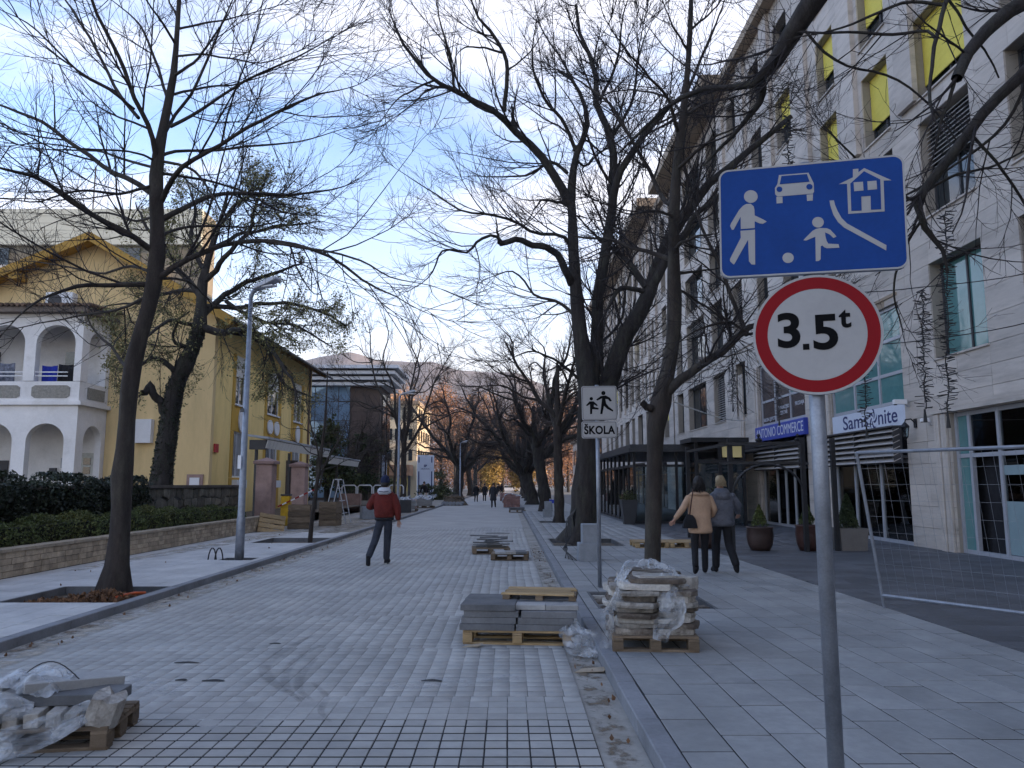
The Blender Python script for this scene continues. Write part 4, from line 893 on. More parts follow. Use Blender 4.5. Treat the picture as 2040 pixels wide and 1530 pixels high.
for r in range(3):
    for c_ in range(7): MB().box(-17.6 + 0.86 * c_, -17.1 + 0.86 * c_, 96.2, 96.29, 4.6 + 2.6 * r, 6.0 + 2.6 * r).build('window', glassM, CB, world=True)
for r in range(3):
    for c_ in range(5): MB().box(-11.39, -11.3, 97.5 + 2.8 * c_, 98.6 + 2.8 * c_, 4.6 + 2.6 * r, 6.0 + 2.6 * r).build('window', glassM, CB, world=True)
MB().box(-20.7, -11.2, 96, 112.2, 11.61, 12.1).build('cornice', soffitM, CB, world=True)
MB().box(-21.5, -11.8, 92.5, 96.19, 2.7, 4.0).build('canopy', M('brown_canopy', (0.30, 0.17, 0.10), 0.8), CB, world=True)
for k in range(4): MB().box(-21 + 3 * k, -20.7 + 3 * k, 92.7, 93, 0, 2.69).build('column', frameDM, CB, world=True)
for k in range(3): MB().box(-19 + 2.4 * k, -17.2 + 2.4 * k, 96.1, 96.18, 0.8, 2.4).build('shop_window', litM, CB, world=True)
PY = thing('pylon_sign', 'tall white pylon sign with small dark lettering beside the bushes', 'sign', (-8.0, 75, 0))
MB().cbox(-0.8, 0.8, -0.25, 0.25, 0.0, 4.45, 0.03).build('board', whiteSignM, PY)
for x, z0, z1 in ((-0.62, 0.6, 2.9), (0.62, 0.6, 2.9), (-0.62, 3.75, 4.3), (0.62, 3.75, 4.3)): MB().box(x - 0.05, x + 0.05, -0.262, -0.252, z0, z1).build('stripe', navyM, PY)
Msign = Matrix(((1, 0, 0, 0), (0, 0, -1, -0.256), (0, 1, 0, 0), (0, 0, 0, 1)))
text_mesh('lettering', 'EP', 0.3, navyM, PY, Matrix.Translation((0, 0, 3.42)) @ Msign, bold=0.012)
for k in range(9): MB().box(-0.42 + 0.095 * k, -0.36 + 0.095 * k, -0.262, -0.252, 3.1, 3.16 + 0.03 * (k % 2)).build('small_print', navyM, PY)

# --- gate pillars, canopy, barrier
def pillar(p, label):
    t = thing('gate_pillar', label, 'pillar', p, 0, 'pink stone gate pillars'); b = MB(); b.cbox(-0.29, 0.29, -0.29, 0.29, 0, 2.28, 0.02); b.build('shaft', pinkM, t)
    c = MB(); c.box(-0.37, 0.37, -0.37, 0.37, 2.282, 2.38); c.add([(-0.37,-0.37,2.38),(0.37,-0.37,2.38),(0.37,0.37,2.38),(-0.37,0.37,2.38),(0,0,2.52)], [(0,1,4),(1,2,4),(2,3,4),(3,0,4)]); c.build('cap', M('pink_cap', (0.27, 0.18, 0.165), 0.9, 0.12, 3) if 'pink_cap' not in MATS else MATS['pink_cap'], t); return t
pillar((-8.72, 27.9, 0.1), 'nearer pink stone gate pillar at the end of the rubble wall'); pillar((-8.72, 32.4, 0.1), 'farther pink stone gate pillar behind the wooden crates')
MB_ = thing('canopy_roof', 'pale shed canopy with white fascia on posts behind the gate pillars', 'canopy', (-9.4, 36, 0.1))
for y0, y1, z in ((28.6, 38.6, 3.35), (38.7, 46.5, 3.05)):
    MB().add([(-9.7, y0, z + 0.08), (-8.9, y0, z - 0.02), (-8.9, y1, z - 0.02), (-9.7, y1, z + 0.08), (-9.7, y0, z + 0.16), (-8.9, y0, z + 0.06), (-8.9, y1, z + 0.06), (-9.7, y1, z + 0.16)], [(3,2,1,0),(4,5,6,7),(0,1,5,4),(1,2,6,5),(2,3,7,6),(3,0,4,7)]).build('roof_sheet', M('grey_sheet', (0.36, 0.38, 0.42), 0.5, 0.1, 2) if 'grey_sheet' not in MATS else MATS['grey_sheet'], MB_, world=True)
    n = int((y1 - y0) / 0.4)
    for k in range(n): a = y0 + 0.4 * k; MB().add([(-8.92, a, z - 0.06), (-8.92, a + 0.36, z - 0.06), (-9.0, a + 0.36, z - 0.36), (-9.0, a, z - 0.36), (-8.94, a, z - 0.06), (-8.94, a + 0.36, z - 0.06), (-9.02, a + 0.36, z - 0.36), (-9.02, a, z - 0.36)], [(0,1,2,3),(7,6,5,4),(0,4,5,1),(2,6,7,3),(1,5,6,2),(3,7,4,0)]).build('fascia_panel', blindWM, MB_, world=True)
for y in (29.2, 33.6, 38.6, 43): MB().box(-9.6, -9.5, y, y + 0.1, 0.1, 3.0).build('post', frameDM, MB_, world=True)
MB().box(-9.65, -9.05, 28.7, 29.0, 2.95, 3.3).build('end_box', frameDM, MB_, world=True)
MB().box(-9.75, -9.35, 33.9, 34.3, 0.1, 2.7).build('booth', M('dark_booth', (0.09, 0.07, 0.065), 0.8), MB_, world=True)
BB = thing('barrier', 'yellow barrier box with red and white arm between the pillars', 'barrier', (-8.45, 29.6, 0.1))
MB().cbox(-0.17, 0.17, -0.14, 0.14, 0, 1.12, 0.03).build('cabinet', M('yellow_cabinet', (0.55, 0.33, 0.02), 0.5), BB); MB().box(-0.18, 0.18, -0.15, 0.15, 1.122, 1.18).build('lid', frameDM, BB)
for k in range(9): MB().bar((-0.05 + 0.16*k - 0.2, -0.2, 0.72 + 0.075*k), (0.11 + 0.16*k - 0.2, -0.2, 0.795 + 0.075*k), 0.05).build('arm_segment', whitePM if k % 2 else redSignM, BB)
# --- street lamps
def lamp(p, label, rz=0):
    t = thing('street_lamp', label, 'street lamp', p, rz, 'street lamps along the left kerb')
    MB().lathe([(0.095, 0), (0.09, 0.95), (0.075, 1.0), (0.042, 5.8)], 14).build('pole', metalM, t, smooth=True)
    h = MB(); h.tube([(0, 0, 5.72), (0.06, 0, 5.85), (0.2, 0, 5.9)], 0.045, 8); h.build('arm', metalM, t)
    a = MB(); pr = [(0.12, 5.86), (0.2, 5.96), (0.55, 6.08), (0.74, 6.09), (0.76, 6.03), (0.5, 5.95)]; a.prism(pr, -0.11, 0.11, MY); a.build('lamp_head', alumM, t, bevel=0.015)
    MB().box(0.35, 0.66, -0.08, 0.08, 5.90, 5.93).build('lens', whitePM, t); return t
L1 = lamp((-5.62, 16.4, -0.02), 'nearest grey street lamp standing in a small square pit'); L1.rotation_euler.z = R(-25)
MB().box(-0.045, 0.045, -0.125, -0.115, 2.0, 2.28).build('notice', whitePM, L1); MB().box(-0.05, 0.05, -0.11, -0.10, 3.2, 3.28).build('clip', frameDM, L1)
lamp((-5.25, 37, 0.1), 'second grey street lamp behind the man in red jacket'); lamp((-4.95, 80, 0.1), 'farthest grey street lamp beside thick old tree')
# ================================================================ TREES
def tubes(P, Rr, n):
    "P (N,K,3) centre lines, Rr (N,K) radii -> vertices, quads"
    N, K, _ = P.shape
    T = np.empty_like(P); T[:, 1:-1] = P[:, 2:] - P[:, :-2]; T[:, 0] = P[:, 1] - P[:, 0]; T[:, -1] = P[:, -1] - P[:, -2]
    T /= np.linalg.norm(T, axis=2, keepdims=True) + 1e-9
    ref = np.zeros((N, 1, 3)); m = P[:, -1] - P[:, 0]; m /= np.linalg.norm(m, axis=1, keepdims=True) + 1e-9
    ax = np.argmin(np.abs(m), axis=1); ref[np.arange(N), 0, ax] = 1
    U = np.cross(T, ref); U /= np.linalg.norm(U, axis=2, keepdims=True) + 1e-9; W = np.cross(T, U)
    a = np.arange(n) * 2 * math.pi / n
    V = P[:, :, None] + (U[:, :, None] * np.cos(a)[None, None, :, None] + W[:, :, None] * np.sin(a)[None, None, :, None]) * Rr[:, :, None, None]
    i = np.arange(K - 1)[:, None] * n; k = np.arange(n)[None]
    q = np.stack([i + k, i + (k + 1) % n, i + n + (k + 1) % n, i + n + k], -1).reshape(-1, 4)
    F = (q[None] + (np.arange(N) * K * n)[:, None, None]).reshape(-1, 4)
    return V.reshape(-1, 3), F
def spline(pts, rads, K):
    pts = np.array(pts, float); rads = np.array(rads, float); n = len(pts)
    d = np.r_[0, np.cumsum(np.linalg.norm(np.diff(pts, axis=0), axis=1))]; t = np.linspace(0, d[-1], K); out = np.zeros((K, 3))
    m = np.gradient(pts, d, axis=0) if n > 2 else np.repeat((pts[1:] - pts[:1]) / d[-1], n, 0)
    for j, u in enumerate(t):
        i = min(max(np.searchsorted(d, u) - 1, 0), n - 2); h = d[i+1] - d[i]; s = (u - d[i]) / h
        out[j] = (2*s**3-3*s**2+1)*pts[i] + (s**3-2*s**2+s)*h*m[i] + (-2*s**3+3*s**2)*pts[i+1] + (s**3-s**2)*h*m[i+1]
    return out, np.interp(t, d, rads)
def sprout(g, P, Rr, per, L, K, ang, up, wob, rfac, rmax, rmin, t0=0.12, t1=1.0, planar=0.0, taper=0.25, bymass=False):
    "children of the branches P: PER each, of length about L (fraction of the parent if L<0)"
    N, Kp, _ = P.shape; par = np.repeat(np.arange(N), per); n = len(par)
    t = g.uniform(t0, t1, n) * (Kp - 1); i = np.minimum(t.astype(int), Kp - 2); f = (t - i)[:, None]
    S = P[par, i] * (1 - f) + P[par, i + 1] * f; r0 = Rr[par, i] * (1 - f[:, 0]) + Rr[par, i + 1] * f[:, 0]
    tan = P[par, i + 1] - P[par, i]; tan /= np.linalg.norm(tan, axis=1, keepdims=True) + 1e-9
    rv = g.normal(0, 1, (n, 3)); rv -= tan * (rv * tan).sum(1, keepdims=True); rv /= np.linalg.norm(rv, axis=1, keepdims=True) + 1e-9
    a = g.uniform(ang[0], ang[1], n)[:, None]; d = tan * np.cos(a) + rv * np.sin(a)
    plen = np.linalg.norm(np.diff(P, axis=1), axis=2).sum(1)[par]
    rel = t / (Kp - 1)
    Ln = (plen * -L if L < 0 else L) * g.uniform(0.45, 1.25, n) * (1.15 - 0.6 * rel)
    out = np.zeros((n, K, 3)); out[:, 0] = S; st = (Ln / (K - 1))[:, None]; bias = np.zeros((n, 3)); bias[:, 2] = up
    for k in range(1, K):
        out[:, k] = out[:, k - 1] + d * st; d = d + bias / (K - 1) + g.normal(0, wob, (n, 3)); d /= np.linalg.norm(d, axis=1, keepdims=True) + 1e-9
    rs = np.clip(r0 * rfac, rmin, rmax) * g.uniform(0.7, 1.15, n)
    return out, rs[:, None] * np.linspace(1, taper, K)[None]
def bare_tree(name, label, base, trunk, limbs, seed, cfg, group=None, cat='tree', rough=0.0, leafy=None, bark=None, twig=None, tw=1.0):
    """trunk, limbs: lists of ((x,y,z), radius). cfg: (n1, L1, n2, L2, n3, L3). The trunk with its limbs is one part, the twigs another"""
    g = np.random.default_rng(seed); t = thing(name, label, cat, base, 0, group); base = np.array(base)
    big = [spline([p for p, r in trunk], [r for p, r in trunk], 30)] if trunk else []
    lim = [spline([p for p, r in l], [r for p, r in l], 16) for l in limbs]
    def wig(P, a):
        if a <= 0: return P
        K = len(P); w_ = g.normal(0, 1, (K, 3)); w_[0] = 0; w_ = (w_ + np.roll(w_, 1, 0)) / 2; w_[0] = 0; return P + w_ * a
    V = []; F = []; b = 0
    for P, r in big:
        v, f = tubes(P[None], (r * (1 + 0.05 * np.sin(np.arange(len(r)) * 1.7 + seed)))[None], 14)
        ang = np.tile(np.arange(14), 30); v = v + 0.0; ctr = np.repeat(P, 14, 0); k = 1 + 0.06 * np.sin(ang * 2 * math.pi / 14 * 3 + ctr[:, 2] * 0.7 + seed) + 0.03 * np.sin(ang * 2 * math.pi / 14 * 5 - ctr[:, 2] * 2.0)
        for _ in range(9):   # knots and old pruning scars
            kz = g.integers(3, 24); ka = g.integers(0, 14); dd = np.linalg.norm(v - v[kz * 14 + ka], axis=1); k = k + 0.22 * g.uniform(0.4, 1.2) * np.exp(-(dd / (r[kz] * g.uniform(0.5, 1.1))) ** 2)
        # root flare
        z0 = P[0, 2]; fl = np.clip(1 - (ctr[:, 2] - z0) / 0.5, 0, 1) ** 2; k = k + fl * (0.16 + 0.22 * np.sin(ang * 2 * math.pi / 14 * 4 + seed))
        v = ctr + (v - ctr) * k[:, None]; V.append(v); F.append(f + b); b += len(v)
    LP = []; LR = []
    for P, r in lim:
        P = wig(P, rough * max(0.02, r[0])); v, f = tubes(P[None], r[None], 8); V.append(v); F.append(f + b); b += len(v); LP.append(P); LR.append(r)
    link_mesh('trunk', fast_mesh('trunk', np.concatenate(V) - base, np.concatenate(F), True), bark or barkM, t)
    n1, L1, n2, L2, n3, L3 = cfg; TV = []; TF = []; b = 0
    def put(P, Rr, n):
        nonlocal b
        v, f = tubes(P, Rr, n); TV.append(v); TF.append(f + b); b += len(v)
    A = np.array(LP); AR = np.array(LR)
    keep = AR[:, -1] / AR[:, 0] < 0.6; A, AR = A[keep], AR[keep]; ln = np.linalg.norm(np.diff(A, axis=1), axis=2).sum(1); reps = np.maximum(1, np.round(n1 * ln / 4.0)).astype(int); tot = np.repeat(np.arange(len(A)), reps)
    B, BR = sprout(g, A[tot], AR[tot], 1, L1, 7, (0.4, 1.05), 0.65, 0.085, 0.5, 0.026 * tw, 0.008 * tw, 0.1, 1.0, taper=0.3)
    tp, tpr = sprout(g, A[AR[:, -1] < 0.014 * tw], AR[AR[:, -1] < 0.014 * tw], 1, L1 * 0.7, 7, (0.02, 0.25), 0.3, 0.085, 0.8, 0.02 * tw, 0.007 * tw, 0.93, 1.0, taper=0.3) if (AR[:, -1] < 0.014 * tw).any() else (B[:0], BR[:0])
    B = np.concatenate([B, tp]); BR = np.concatenate([BR, tpr]); put(B, BR, 5)
    C, CR = sprout(g, B, BR, n2, L2, 5, (0.35, 0.85), 0.3, 0.075, 0.62, 0.012 * tw, 0.0052 * tw, 0.1, 1.0, taper=0.4); put(C, CR, 4)
    D, DR = sprout(g, C, CR, n3, L3, 3, (0.35, 0.85), 0.15, 0.10, 0.7, 0.005 * tw, 0.0034 * tw, 0.15, 1.0, taper=0.6); put(D, DR, 3)
    link_mesh('crown', fast_mesh('crown', np.concatenate(TV) - base, np.concatenate(TF)), twig or twigM, t)
    if leafy:
        nl, size, mat, spread = leafy
        src = D.reshape(-1, 3); src = src[src[:, 2] > base[2] + 3.2]; P = src[g.integers(0, len(src), nl)] + g.normal(0, spread, (nl, 3))
        leaves('foliage', P - base, size, mat, t, asp=0.45, kind='stuff')
    return t
def tr(pts, Y, dy=0.0, w=None, wend=None, yend=None):
    "surveyed limb: photo pixels with widths -> world points; depth runs from Y to Y+dy"
    n = len(pts); out = []
    for i, p in enumerate(pts):
        f = i / (n - 1) if n > 1 else 0; yy = Y + dy * f
        wd = p[2] if len(p) > 2 else w + (wend - w) * f
        q = at(p[0], p[1], yy); out.append((tuple(q), 0.5 * wd / FPX * yy * 0.86))
    return out
def graft(trunk_px, Y, specs):
    "limbs that start on the trunk or on an earlier limb, at that limb's own depth"
    pool = [(p[0], p[1], Y) for p in trunk_px]; out = []
    for a, b in zip(trunk_px[:-1], trunk_px[1:]): pool += [((a[0] * (1 - f) + b[0] * f), (a[1] * (1 - f) + b[1] * f), Y) for f in (0.25, 0.5, 0.75)]
    for pts, a, b, dy, ws in specs:
        u, v = pts[0]; k = min(range(len(pool)), key=lambda i: (pool[i][0] - u) ** 2 + (pool[i][1] - v) ** 2); Ys = pool[k][2] if (pool[k][0] - u) ** 2 + (pool[k][1] - v) ** 2 < 60 ** 2 else Y
        n = len(pts); w_ = ws or [a + (b - a) * (i / (n - 1)) for i in range(n)]
        if ws is None and b < 7: w_[-1] = min(w_[-1], 1.6); w_[-2] *= 0.85
        out.append([(tuple(at(p[0], p[1], Ys + dy * i / (n - 1))), 0.5 * ww / FPX * (Ys + dy * i / (n - 1)) * 0.86) for i, (p, ww) in enumerate(zip(pts, w_))])
        for i in range(n - 1):
            for f in (0, 0.33, 0.66): pool.append((pts[i][0] * (1 - f) + pts[i + 1][0] * f, pts[i][1] * (1 - f) + pts[i + 1][1] * f, Ys + dy * (i + f) / (n - 1)))
        pool.append((pts[-1][0], pts[-1][1], Ys + dy))
    return out
# ---- tall tree on the left pavement
YA = 11.5
pxA = [(228,1186,66),(232,1150,54),(238,1080,46),(244,950,40),(251,850,38),(259,760,38),(270,700,37),(288,640,35),(303,580,35),(310,530,33),(313,480,34),(312,400,33),(313,330,29),(325,260,23),(336,205,19),(346,150,16),(352,80,12),(357,0,10),(360,-150,7),(358,-330,4)]; trunkA = tr(pxA, YA)
LA = [([(305,500),(250,465),(170,418),(110,375),(60,350),(0,332),(-90,300)],16,6,-2.0),
 ([(300,384),(260,358),(215,338),(165,300),(110,260),(55,230),(0,210),(-70,185)],14,5,1.5),
 ([(312,330),(307,280),(285,225),(262,180),(235,110),(205,50),(185,0),(165,-90)],14,7,-1.2),
 ([(276,235),(230,175),(190,95),(160,45),(130,0),(80,-70)],9,4,1.6), ([(268,218),(220,180),(160,145),(100,85),(45,40),(-10,15)],7,3,-1.5),
 ([(332,190),(305,110),(285,60),(255,25),(205,-10)],8,3,1.2), ([(303,333),(240,315),(190,300),(100,298),(-10,280)],7,3,1.8), ([(303,318),(270,303),(170,297),(90,285),(-10,292)],6,3,-2.2),
 ([(300,567),(230,568),(150,570),(110,585),(60,610),(0,670)],13,4,-1.8), ([(292,590),(240,615),(180,625),(100,640),(-10,660)],8,3,1.8), ([(262,738),(243,722),(220,688),(183,654),(165,600)],9,4,1.2),
 ([(322,400),(338,365),(350,345),(385,315),(440,285),(510,245),(590,200),(640,185),(705,172)],15,4,-1.6), ([(318,440),(370,410),(420,392),(500,385),(570,385),(640,382),(710,362)],14,4,1.6),
 ([(315,556),(370,515),(420,497),(480,484),(540,483),(590,490),(640,503),(700,540),(760,575),(825,612)],15,4,-1.2), ([(540,483),(600,492),(660,502),(720,520),(780,552),(845,566)],7,3,-1.5),
 ([(318,312),(350,302),(420,300),(520,290),(600,280),(690,255)],9,3,2.0), ([(340,252),(390,225),(430,200),(490,160),(560,130),(620,100),(700,55)],9,3,-1.8),
 ([(330,262),(345,237),(385,180),(420,100),(450,30),(475,-30)],9,4,1.0), ([(345,152),(400,110),(440,50),(475,-10)],8,3,-1.4), ([(340,190),(400,175),(470,168),(545,145)],7,3,1.8), ([(350,112),(400,108),(460,115),(520,125),(605,98)],6,3,-1.8),
 ([(354,58),(410,45),(470,35),(570,5)],6,3,1.5), ([(325,322),(380,335),(410,370),(440,420),(462,445)],8,3,-1.5), ([(318,555),(370,560),(410,590),(435,645)],7,3,1.6), ([(315,430),(270,440),(220,425),(150,430),(80,455)],7,3,2.0),
 ([(350,90),(320,40),(290,0),(250,-50)],7,3,-1.2), ([(356,0),(390,-60),(440,-120)],6,3,1.0), ([(355,40),(330,-20),(320,-90)],6,3,1.0), ([(320,345),(390,355),(470,375),(560,420),(640,430)],8,3,2.2), ([(303,370),(240,385),(160,380),(70,400),(-20,395)],8,3,-2.4),
 ([(312,470),(360,455),(430,450),(520,450),(600,420)],8,3,2.4), ([(306,545),(262,530),(200,545),(130,530),(40,520)],8,3,2.2)]
limbsA = graft(pxA, YA, [(p, a, b, dy, None) for p, a, b, dy in LA])
bare_tree('street_tree', 'tall bare tree with dark curving trunk in the leaf strewn pit on the left pavement', (trunkA[0][0][0], YA, -0.02), trunkA, limbsA, 1, (8, 2.6, 7, 1.05, 3, 0.42), 'bare street trees', rough=0.35, bark=barkGM, tw=0.95)
# ---- slender tree behind the wrapped stones
YB = 10.9
pxB = [(1300,1185,46),(1300,1130,38),(1303,1000,36),(1305,900,37),(1310,820,46),(1325,760,36),(1340,680,32),(1343,600,33),(1342,500,27),(1343,400,23),(1350,310,20),(1362,220,17),(1370,140,14),(1375,60,12),(1378,-60,9),(1382,-260,5)]; trunkB = tr(pxB, YB)
LB = [([(1322,790),(1360,752),(1420,715),(1470,680),(1500,655),(1560,640),(1640,600)],24,9,-0.8), ([(1488,668),(1462,600),(1430,520),(1392,440),(1378,405),(1360,330)],12,4,1.0), ([(1490,662),(1450,642),(1410,650),(1380,662),(1345,690)],7,4,-0.6), ([(1312,828),(1292,812),(1280,803)],18,15,-0.2),
 ([(1337,408),(1325,402),(1295,347),(1266,289),(1216,209),(1165,167),(1120,140)],13,4,1.5), ([(1352,265),(1330,200),(1290,150),(1240,90),(1200,30)],9,3,-1.5), ([(1366,185),(1400,110),(1430,40),(1455,-50)],9,3,1.2), ([(1372,100),(1340,50),(1310,-20)],7,3,-1.0), ([(1346,340),(1400,290),(1450,260),(1510,235)],10,3,-1.2),
 ([(1338,518),(1300,505),(1255,492),(1215,478),(1150,470),(1090,440)],12,4,1.4), ([(1340,500),(1362,480),(1400,470),(1440,462)],10,4,-0.8), ([(1344,545),(1390,540),(1440,532)],9,4,0.5), ([(1360,235),(1410,205),(1480,190),(1540,170)],8,3,1.5), ([(1343,430),(1300,420),(1250,425),(1190,400)],8,3,-1.6), ([(1375,60),(1420,20),(1460,-40)],7,3,0.6), ([(1360,225),(1320,190),(1260,180),(1200,185)],7,3,1.6), ([(1343,570),(1390,600),(1440,640),(1470,720)],7,3,1.2)]
treeB = bare_tree('street_tree', 'slender bare tree rising behind the pallet of wrapped old stones', (trunkB[0][0][0], YB, -0.02), trunkB, graft(pxB, YB, [(p, a, b, dy, None) for p, a, b, dy in LB]), 2, (16, 1.7, 8, 0.8, 4, 0.36), 'bare street trees', rough=0.35, bark=barkGM)
# ---- huge old tree behind the school sign
YC = 21.3
pxC = [(1152,1086,84),(1158,1055,68),(1165,1000,56),(1170,920,52),(1172,850,54),(1172,790,50),(1165,730,40),(1158,680,36),(1150,600,31),(1143,500,25),(1142,460,23),(1138,376,19),(1149,305,16),(1170,251,13),(1161,200,10),(1140,160,8),(1112,140,5)]; trunkC = tr(pxC, YC)
LC = [([(1176,830),(1184,740),(1192,680),(1200,600),(1211,481),(1224,376),(1220,272),(1195,200),(1186,138),(1160,80),(1145,10)],36,7,1.2), ([(1213,460),(1232,351),(1266,293),(1312,234),(1341,205),(1396,182),(1440,172)],20,10,-1.5),
 ([(1176,870),(1190,800),(1208,765),(1240,680),(1270,620),(1292,575),(1312,520),(1345,452),(1390,400),(1425,358),(1500,295),(1570,240)],52,12,0.6), ([(1296,572),(1330,512),(1352,485),(1380,440),(1430,392),(1480,350)],24,8,-0.8),
 ([(1288,572),(1260,528),(1223,499),(1185,470),(1150,430)],16,5,1.5), ([(1288,582),(1240,575),(1212,610),(1190,655)],13,6,-1.2),
 ([(1138,565),(1133,548),(1103,506),(1062,485),(1025,478),(995,485)],20,13,-1.5), ([(1000,484),(986,469),(953,481),(932,502),(882,498),(861,544),(827,573)],9,3,-1.0), ([(994,485),(991,460),(989,438)],8,5,0.0),
 ([(1135,405),(1110,360),(1078,318),(1040,268),(1015,242),(990,220),(950,200),(905,178),(857,155),(815,108),(790,60),(770,15)],24,5,-2.0), ([(1028,255),(1022,235),(1020,215)],10,7,0.2), ([(1005,222),(1005,110),(975,60),(950,30),(932,-15)],11,5,-1.0), ([(1000,105),(960,95),(925,95),(908,112)],6,3,-0.8), ([(905,178),(895,110),(880,60),(868,-10)],7,4,-1.2), ([(865,160),(830,175),(790,200),(755,248)],6,3,-1), ([(900,175),(850,180),(825,205),(760,252)],5,3,1),
 ([(1142,300),(1170,280),(1200,308),(1220,310)],7,4,1), ([(1130,345),(1095,322),(1060,345),(1000,352),(930,350)],9,3,1.4), ([(1132,410),(1110,402),(1080,400),(1052,440)],9,5,-0.8), ([(1136,490),(1124,473),(1062,464),(1024,439),(961,427),(928,423),(861,381),(800,344)],10,3,-2.0),
 ([(1146,310),(1160,330),(1200,300),(1250,270),(1300,220)],7,3,1.6), ([(1155,640),(1110,600),(1070,590),(1020,540),(960,560)],9,3,1.8), ([(1190,690),(1235,640),(1250,560),(1270,480)],8,3,2), ([(1149,305),(1120,240),(1080,190),(1060,120),(1070,40)],10,4,-1.4), ([(1220,272),(1260,200),(1270,120),(1300,40)],9,3,1.4), ([(1224,376),(1180,300),(1150,220),(1100,150)],8,3,-1.6), ([(1195,200),(1230,120),(1240,40),(1260,-30)],8,3,-0.8), ([(1161,200),(1120,120),(1080,60),(1060,-20)],7,3,1.4), ([(1345,452),(1370,380),(1360,300),(1380,220)],9,3,1.2), ([(1160,760),(1110,720),(1060,700),(1010,720)],8,3,-1.6)]
bare_tree('street_tree', 'huge forked old tree with sawn limbs behind the white school sign', (trunkC[0][0][0], YC, -0.02), trunkC, graft(pxC, YC, [(p, a, b, dy, None) for p, a, b, dy in LC]), 3, (9, 2.6, 7, 1.15, 4, 0.5), 'bare street trees', rough=0.3, tw=1.35)
# ---- tree just out of frame on the right whose limbs hang into the picture
YR = 7.2
LR_ = [([(1790,-300),(1700,-120),(1625,0),(1577,62),(1540,115),(1515,155),(1460,170),(1396,180),(1340,205),(1290,250),(1240,300)],None,None,2.0,[80,66,55,48,40,26,18,14,11,8,4]), ([(1517,150),(1520,190),(1490,235),(1445,285),(1400,330)],None,None,0.8,[22,18,13,9,5]),
 ([(2230,-120),(2120,-40),(2010,25),(1940,92),(1897,158)],None,None,-0.5,[56,46,36,30,27]), ([(1905,150),(1890,200),(1872,250),(1862,300)],None,None,0.1,[10,9,8,5]),
 ([(2260,-60),(2140,60),(2040,145),(1980,200),(1930,260),(1890,315),(1845,375),(1822,408),(1836,445),(1862,475),(1882,515),(1888,550)],None,None,0.3,[48,38,29,27,26,25,23,21,16,12,9,5]), ([(1905,-60),(1885,0),(1865,75),(1855,140),(1852,200),(1862,240)],None,None,-0.5,[13,12,11,9,8,5]),
 ([(1862,75),(1845,62),(1790,68),(1700,65),(1610,65),(1570,62)],None,None,0.8,[8,8,8,7,6,4]), ([(1890,0),(1940,75),(1965,105),(1990,155)],None,None,0.4,[7,6,5,4]), ([(1605,62),(1650,110),(1690,132),(1760,146),(1850,206),(1920,300)],None,None,0.3,[7,7,6,6,5,3]), ([(1880,10),(1800,5),(1740,30),(1660,60),(1580,75)],None,None,0.4,[9,8,7,5,3]),
 ([(2060,130),(2000,250),(1900,330),(1780,400),(1700,430)],None,None,0.8,[9,8,6,5,3]), ([(1930,262),(1990,330),(2050,420),(2100,520)],None,None,0.4,[8,7,6,4]), ([(1838,385),(1900,350),(1980,330),(2060,290)],None,None,0.6,[8,7,6,4]), ([(1835,440),(1800,500),(1780,580),(1800,660)],None,None,0.8,[7,6,5,3]), ([(1820,400),(1760,370),(1690,300),(1640,250)],None,None,-0.6,[8,6,5,3])]
limbsR = graft([(2400, -400)], YR, LR_)
trunkR = [((5.9, 5.6, -0.02), 0.36), ((5.9, 5.6, 1.0), 0.30), ((5.85, 5.7, 3.5), 0.27), ((5.7, 5.9, 5.6), 0.25), ((5.2, 6.3, 7.3), 0.2), ((4.6, 6.9, 8.7), 0.16)]
bare_tree('street_tree', 'tree at the right edge whose thick sawn limbs hang over the blue sign', (5.9, 5.6, 0.1), trunkR, limbsR, 4, (8, 1.6, 5, 0.7, 3, 0.3), 'bare street trees', rough=0.2, tw=0.7)
# ---- generated trees of the avenue
def vase(seed, height, r0, fork, nlead, spread, lean=(0, 0)):
    g = np.random.default_rng(seed); z = fork
    trunk = [((0, 0, -0.1), r0 * 1.35), ((0.02, 0, 0.4), r0 * 1.1), ((lean[0] * 0.5, lean[1] * 0.5, fork * 0.6), r0 * 0.95), ((lean[0], lean[1], fork), r0 * 0.9), ((lean[0] * 1.4, lean[1] * 1.4, fork + 1.0), r0 * 0.55), ((lean[0]*1.6, lean[1]*1.6, fork + 2.6), r0 * 0.3)]
    limbs = []
    for k in range(nlead):
        a = 2 * math.pi * (k + g.uniform(-0.25, 0.25)) / nlead; d = np.array([math.cos(a), math.sin(a)]); s = spread * g.uniform(0.6, 1.15); hh = height * g.uniform(0.75, 1.05); p0 = np.array([lean[0], lean[1], fork - 0.3 + g.uniform(-0.5, 0.8)])
        pts = []; n = 6
        for i in range(n):
            f = i / (n - 1); r = s * (f ** 0.8); z = p0[2] + (hh - p0[2]) * (f ** 1.1) * (1 - 0.12 * f); j = g.normal(0, 0.022 * height * (0.2 + f) * (i > 0), 3)
            pts.append(((p0[0] + d[0] * r + j[0], p0[1] + d[1] * r + j[1], z + j[2] * 0.4), r0 * (0.5 * (1 - f) ** 0.9 + 0.05)))
        limbs.append(pts)
        for q in range(3):    # side limbs that arch outwards
            i0 = 1 + q; b = a + g.uniform(-1.2, 1.2); e = np.array([math.cos(b), math.sin(b)]); L = height * g.uniform(0.2, 0.38); p, r = pts[i0]; p = np.array(p); sd = []
            for i in range(5): f = i / 4; sd.append((tuple(p + np.array([e[0]*L*f, e[1]*L*f, L*(0.45*f - 0.25*f*f + g.normal(0, 0.05) * (i > 0))])), r * (0.6 * (1 - f) + 0.12)))
            limbs.append(sd)
    return trunk, limbs
avenueTwigM = M('avenue_twig', (0.062, 0.048, 0.042), 0.9, 0.25, 3)
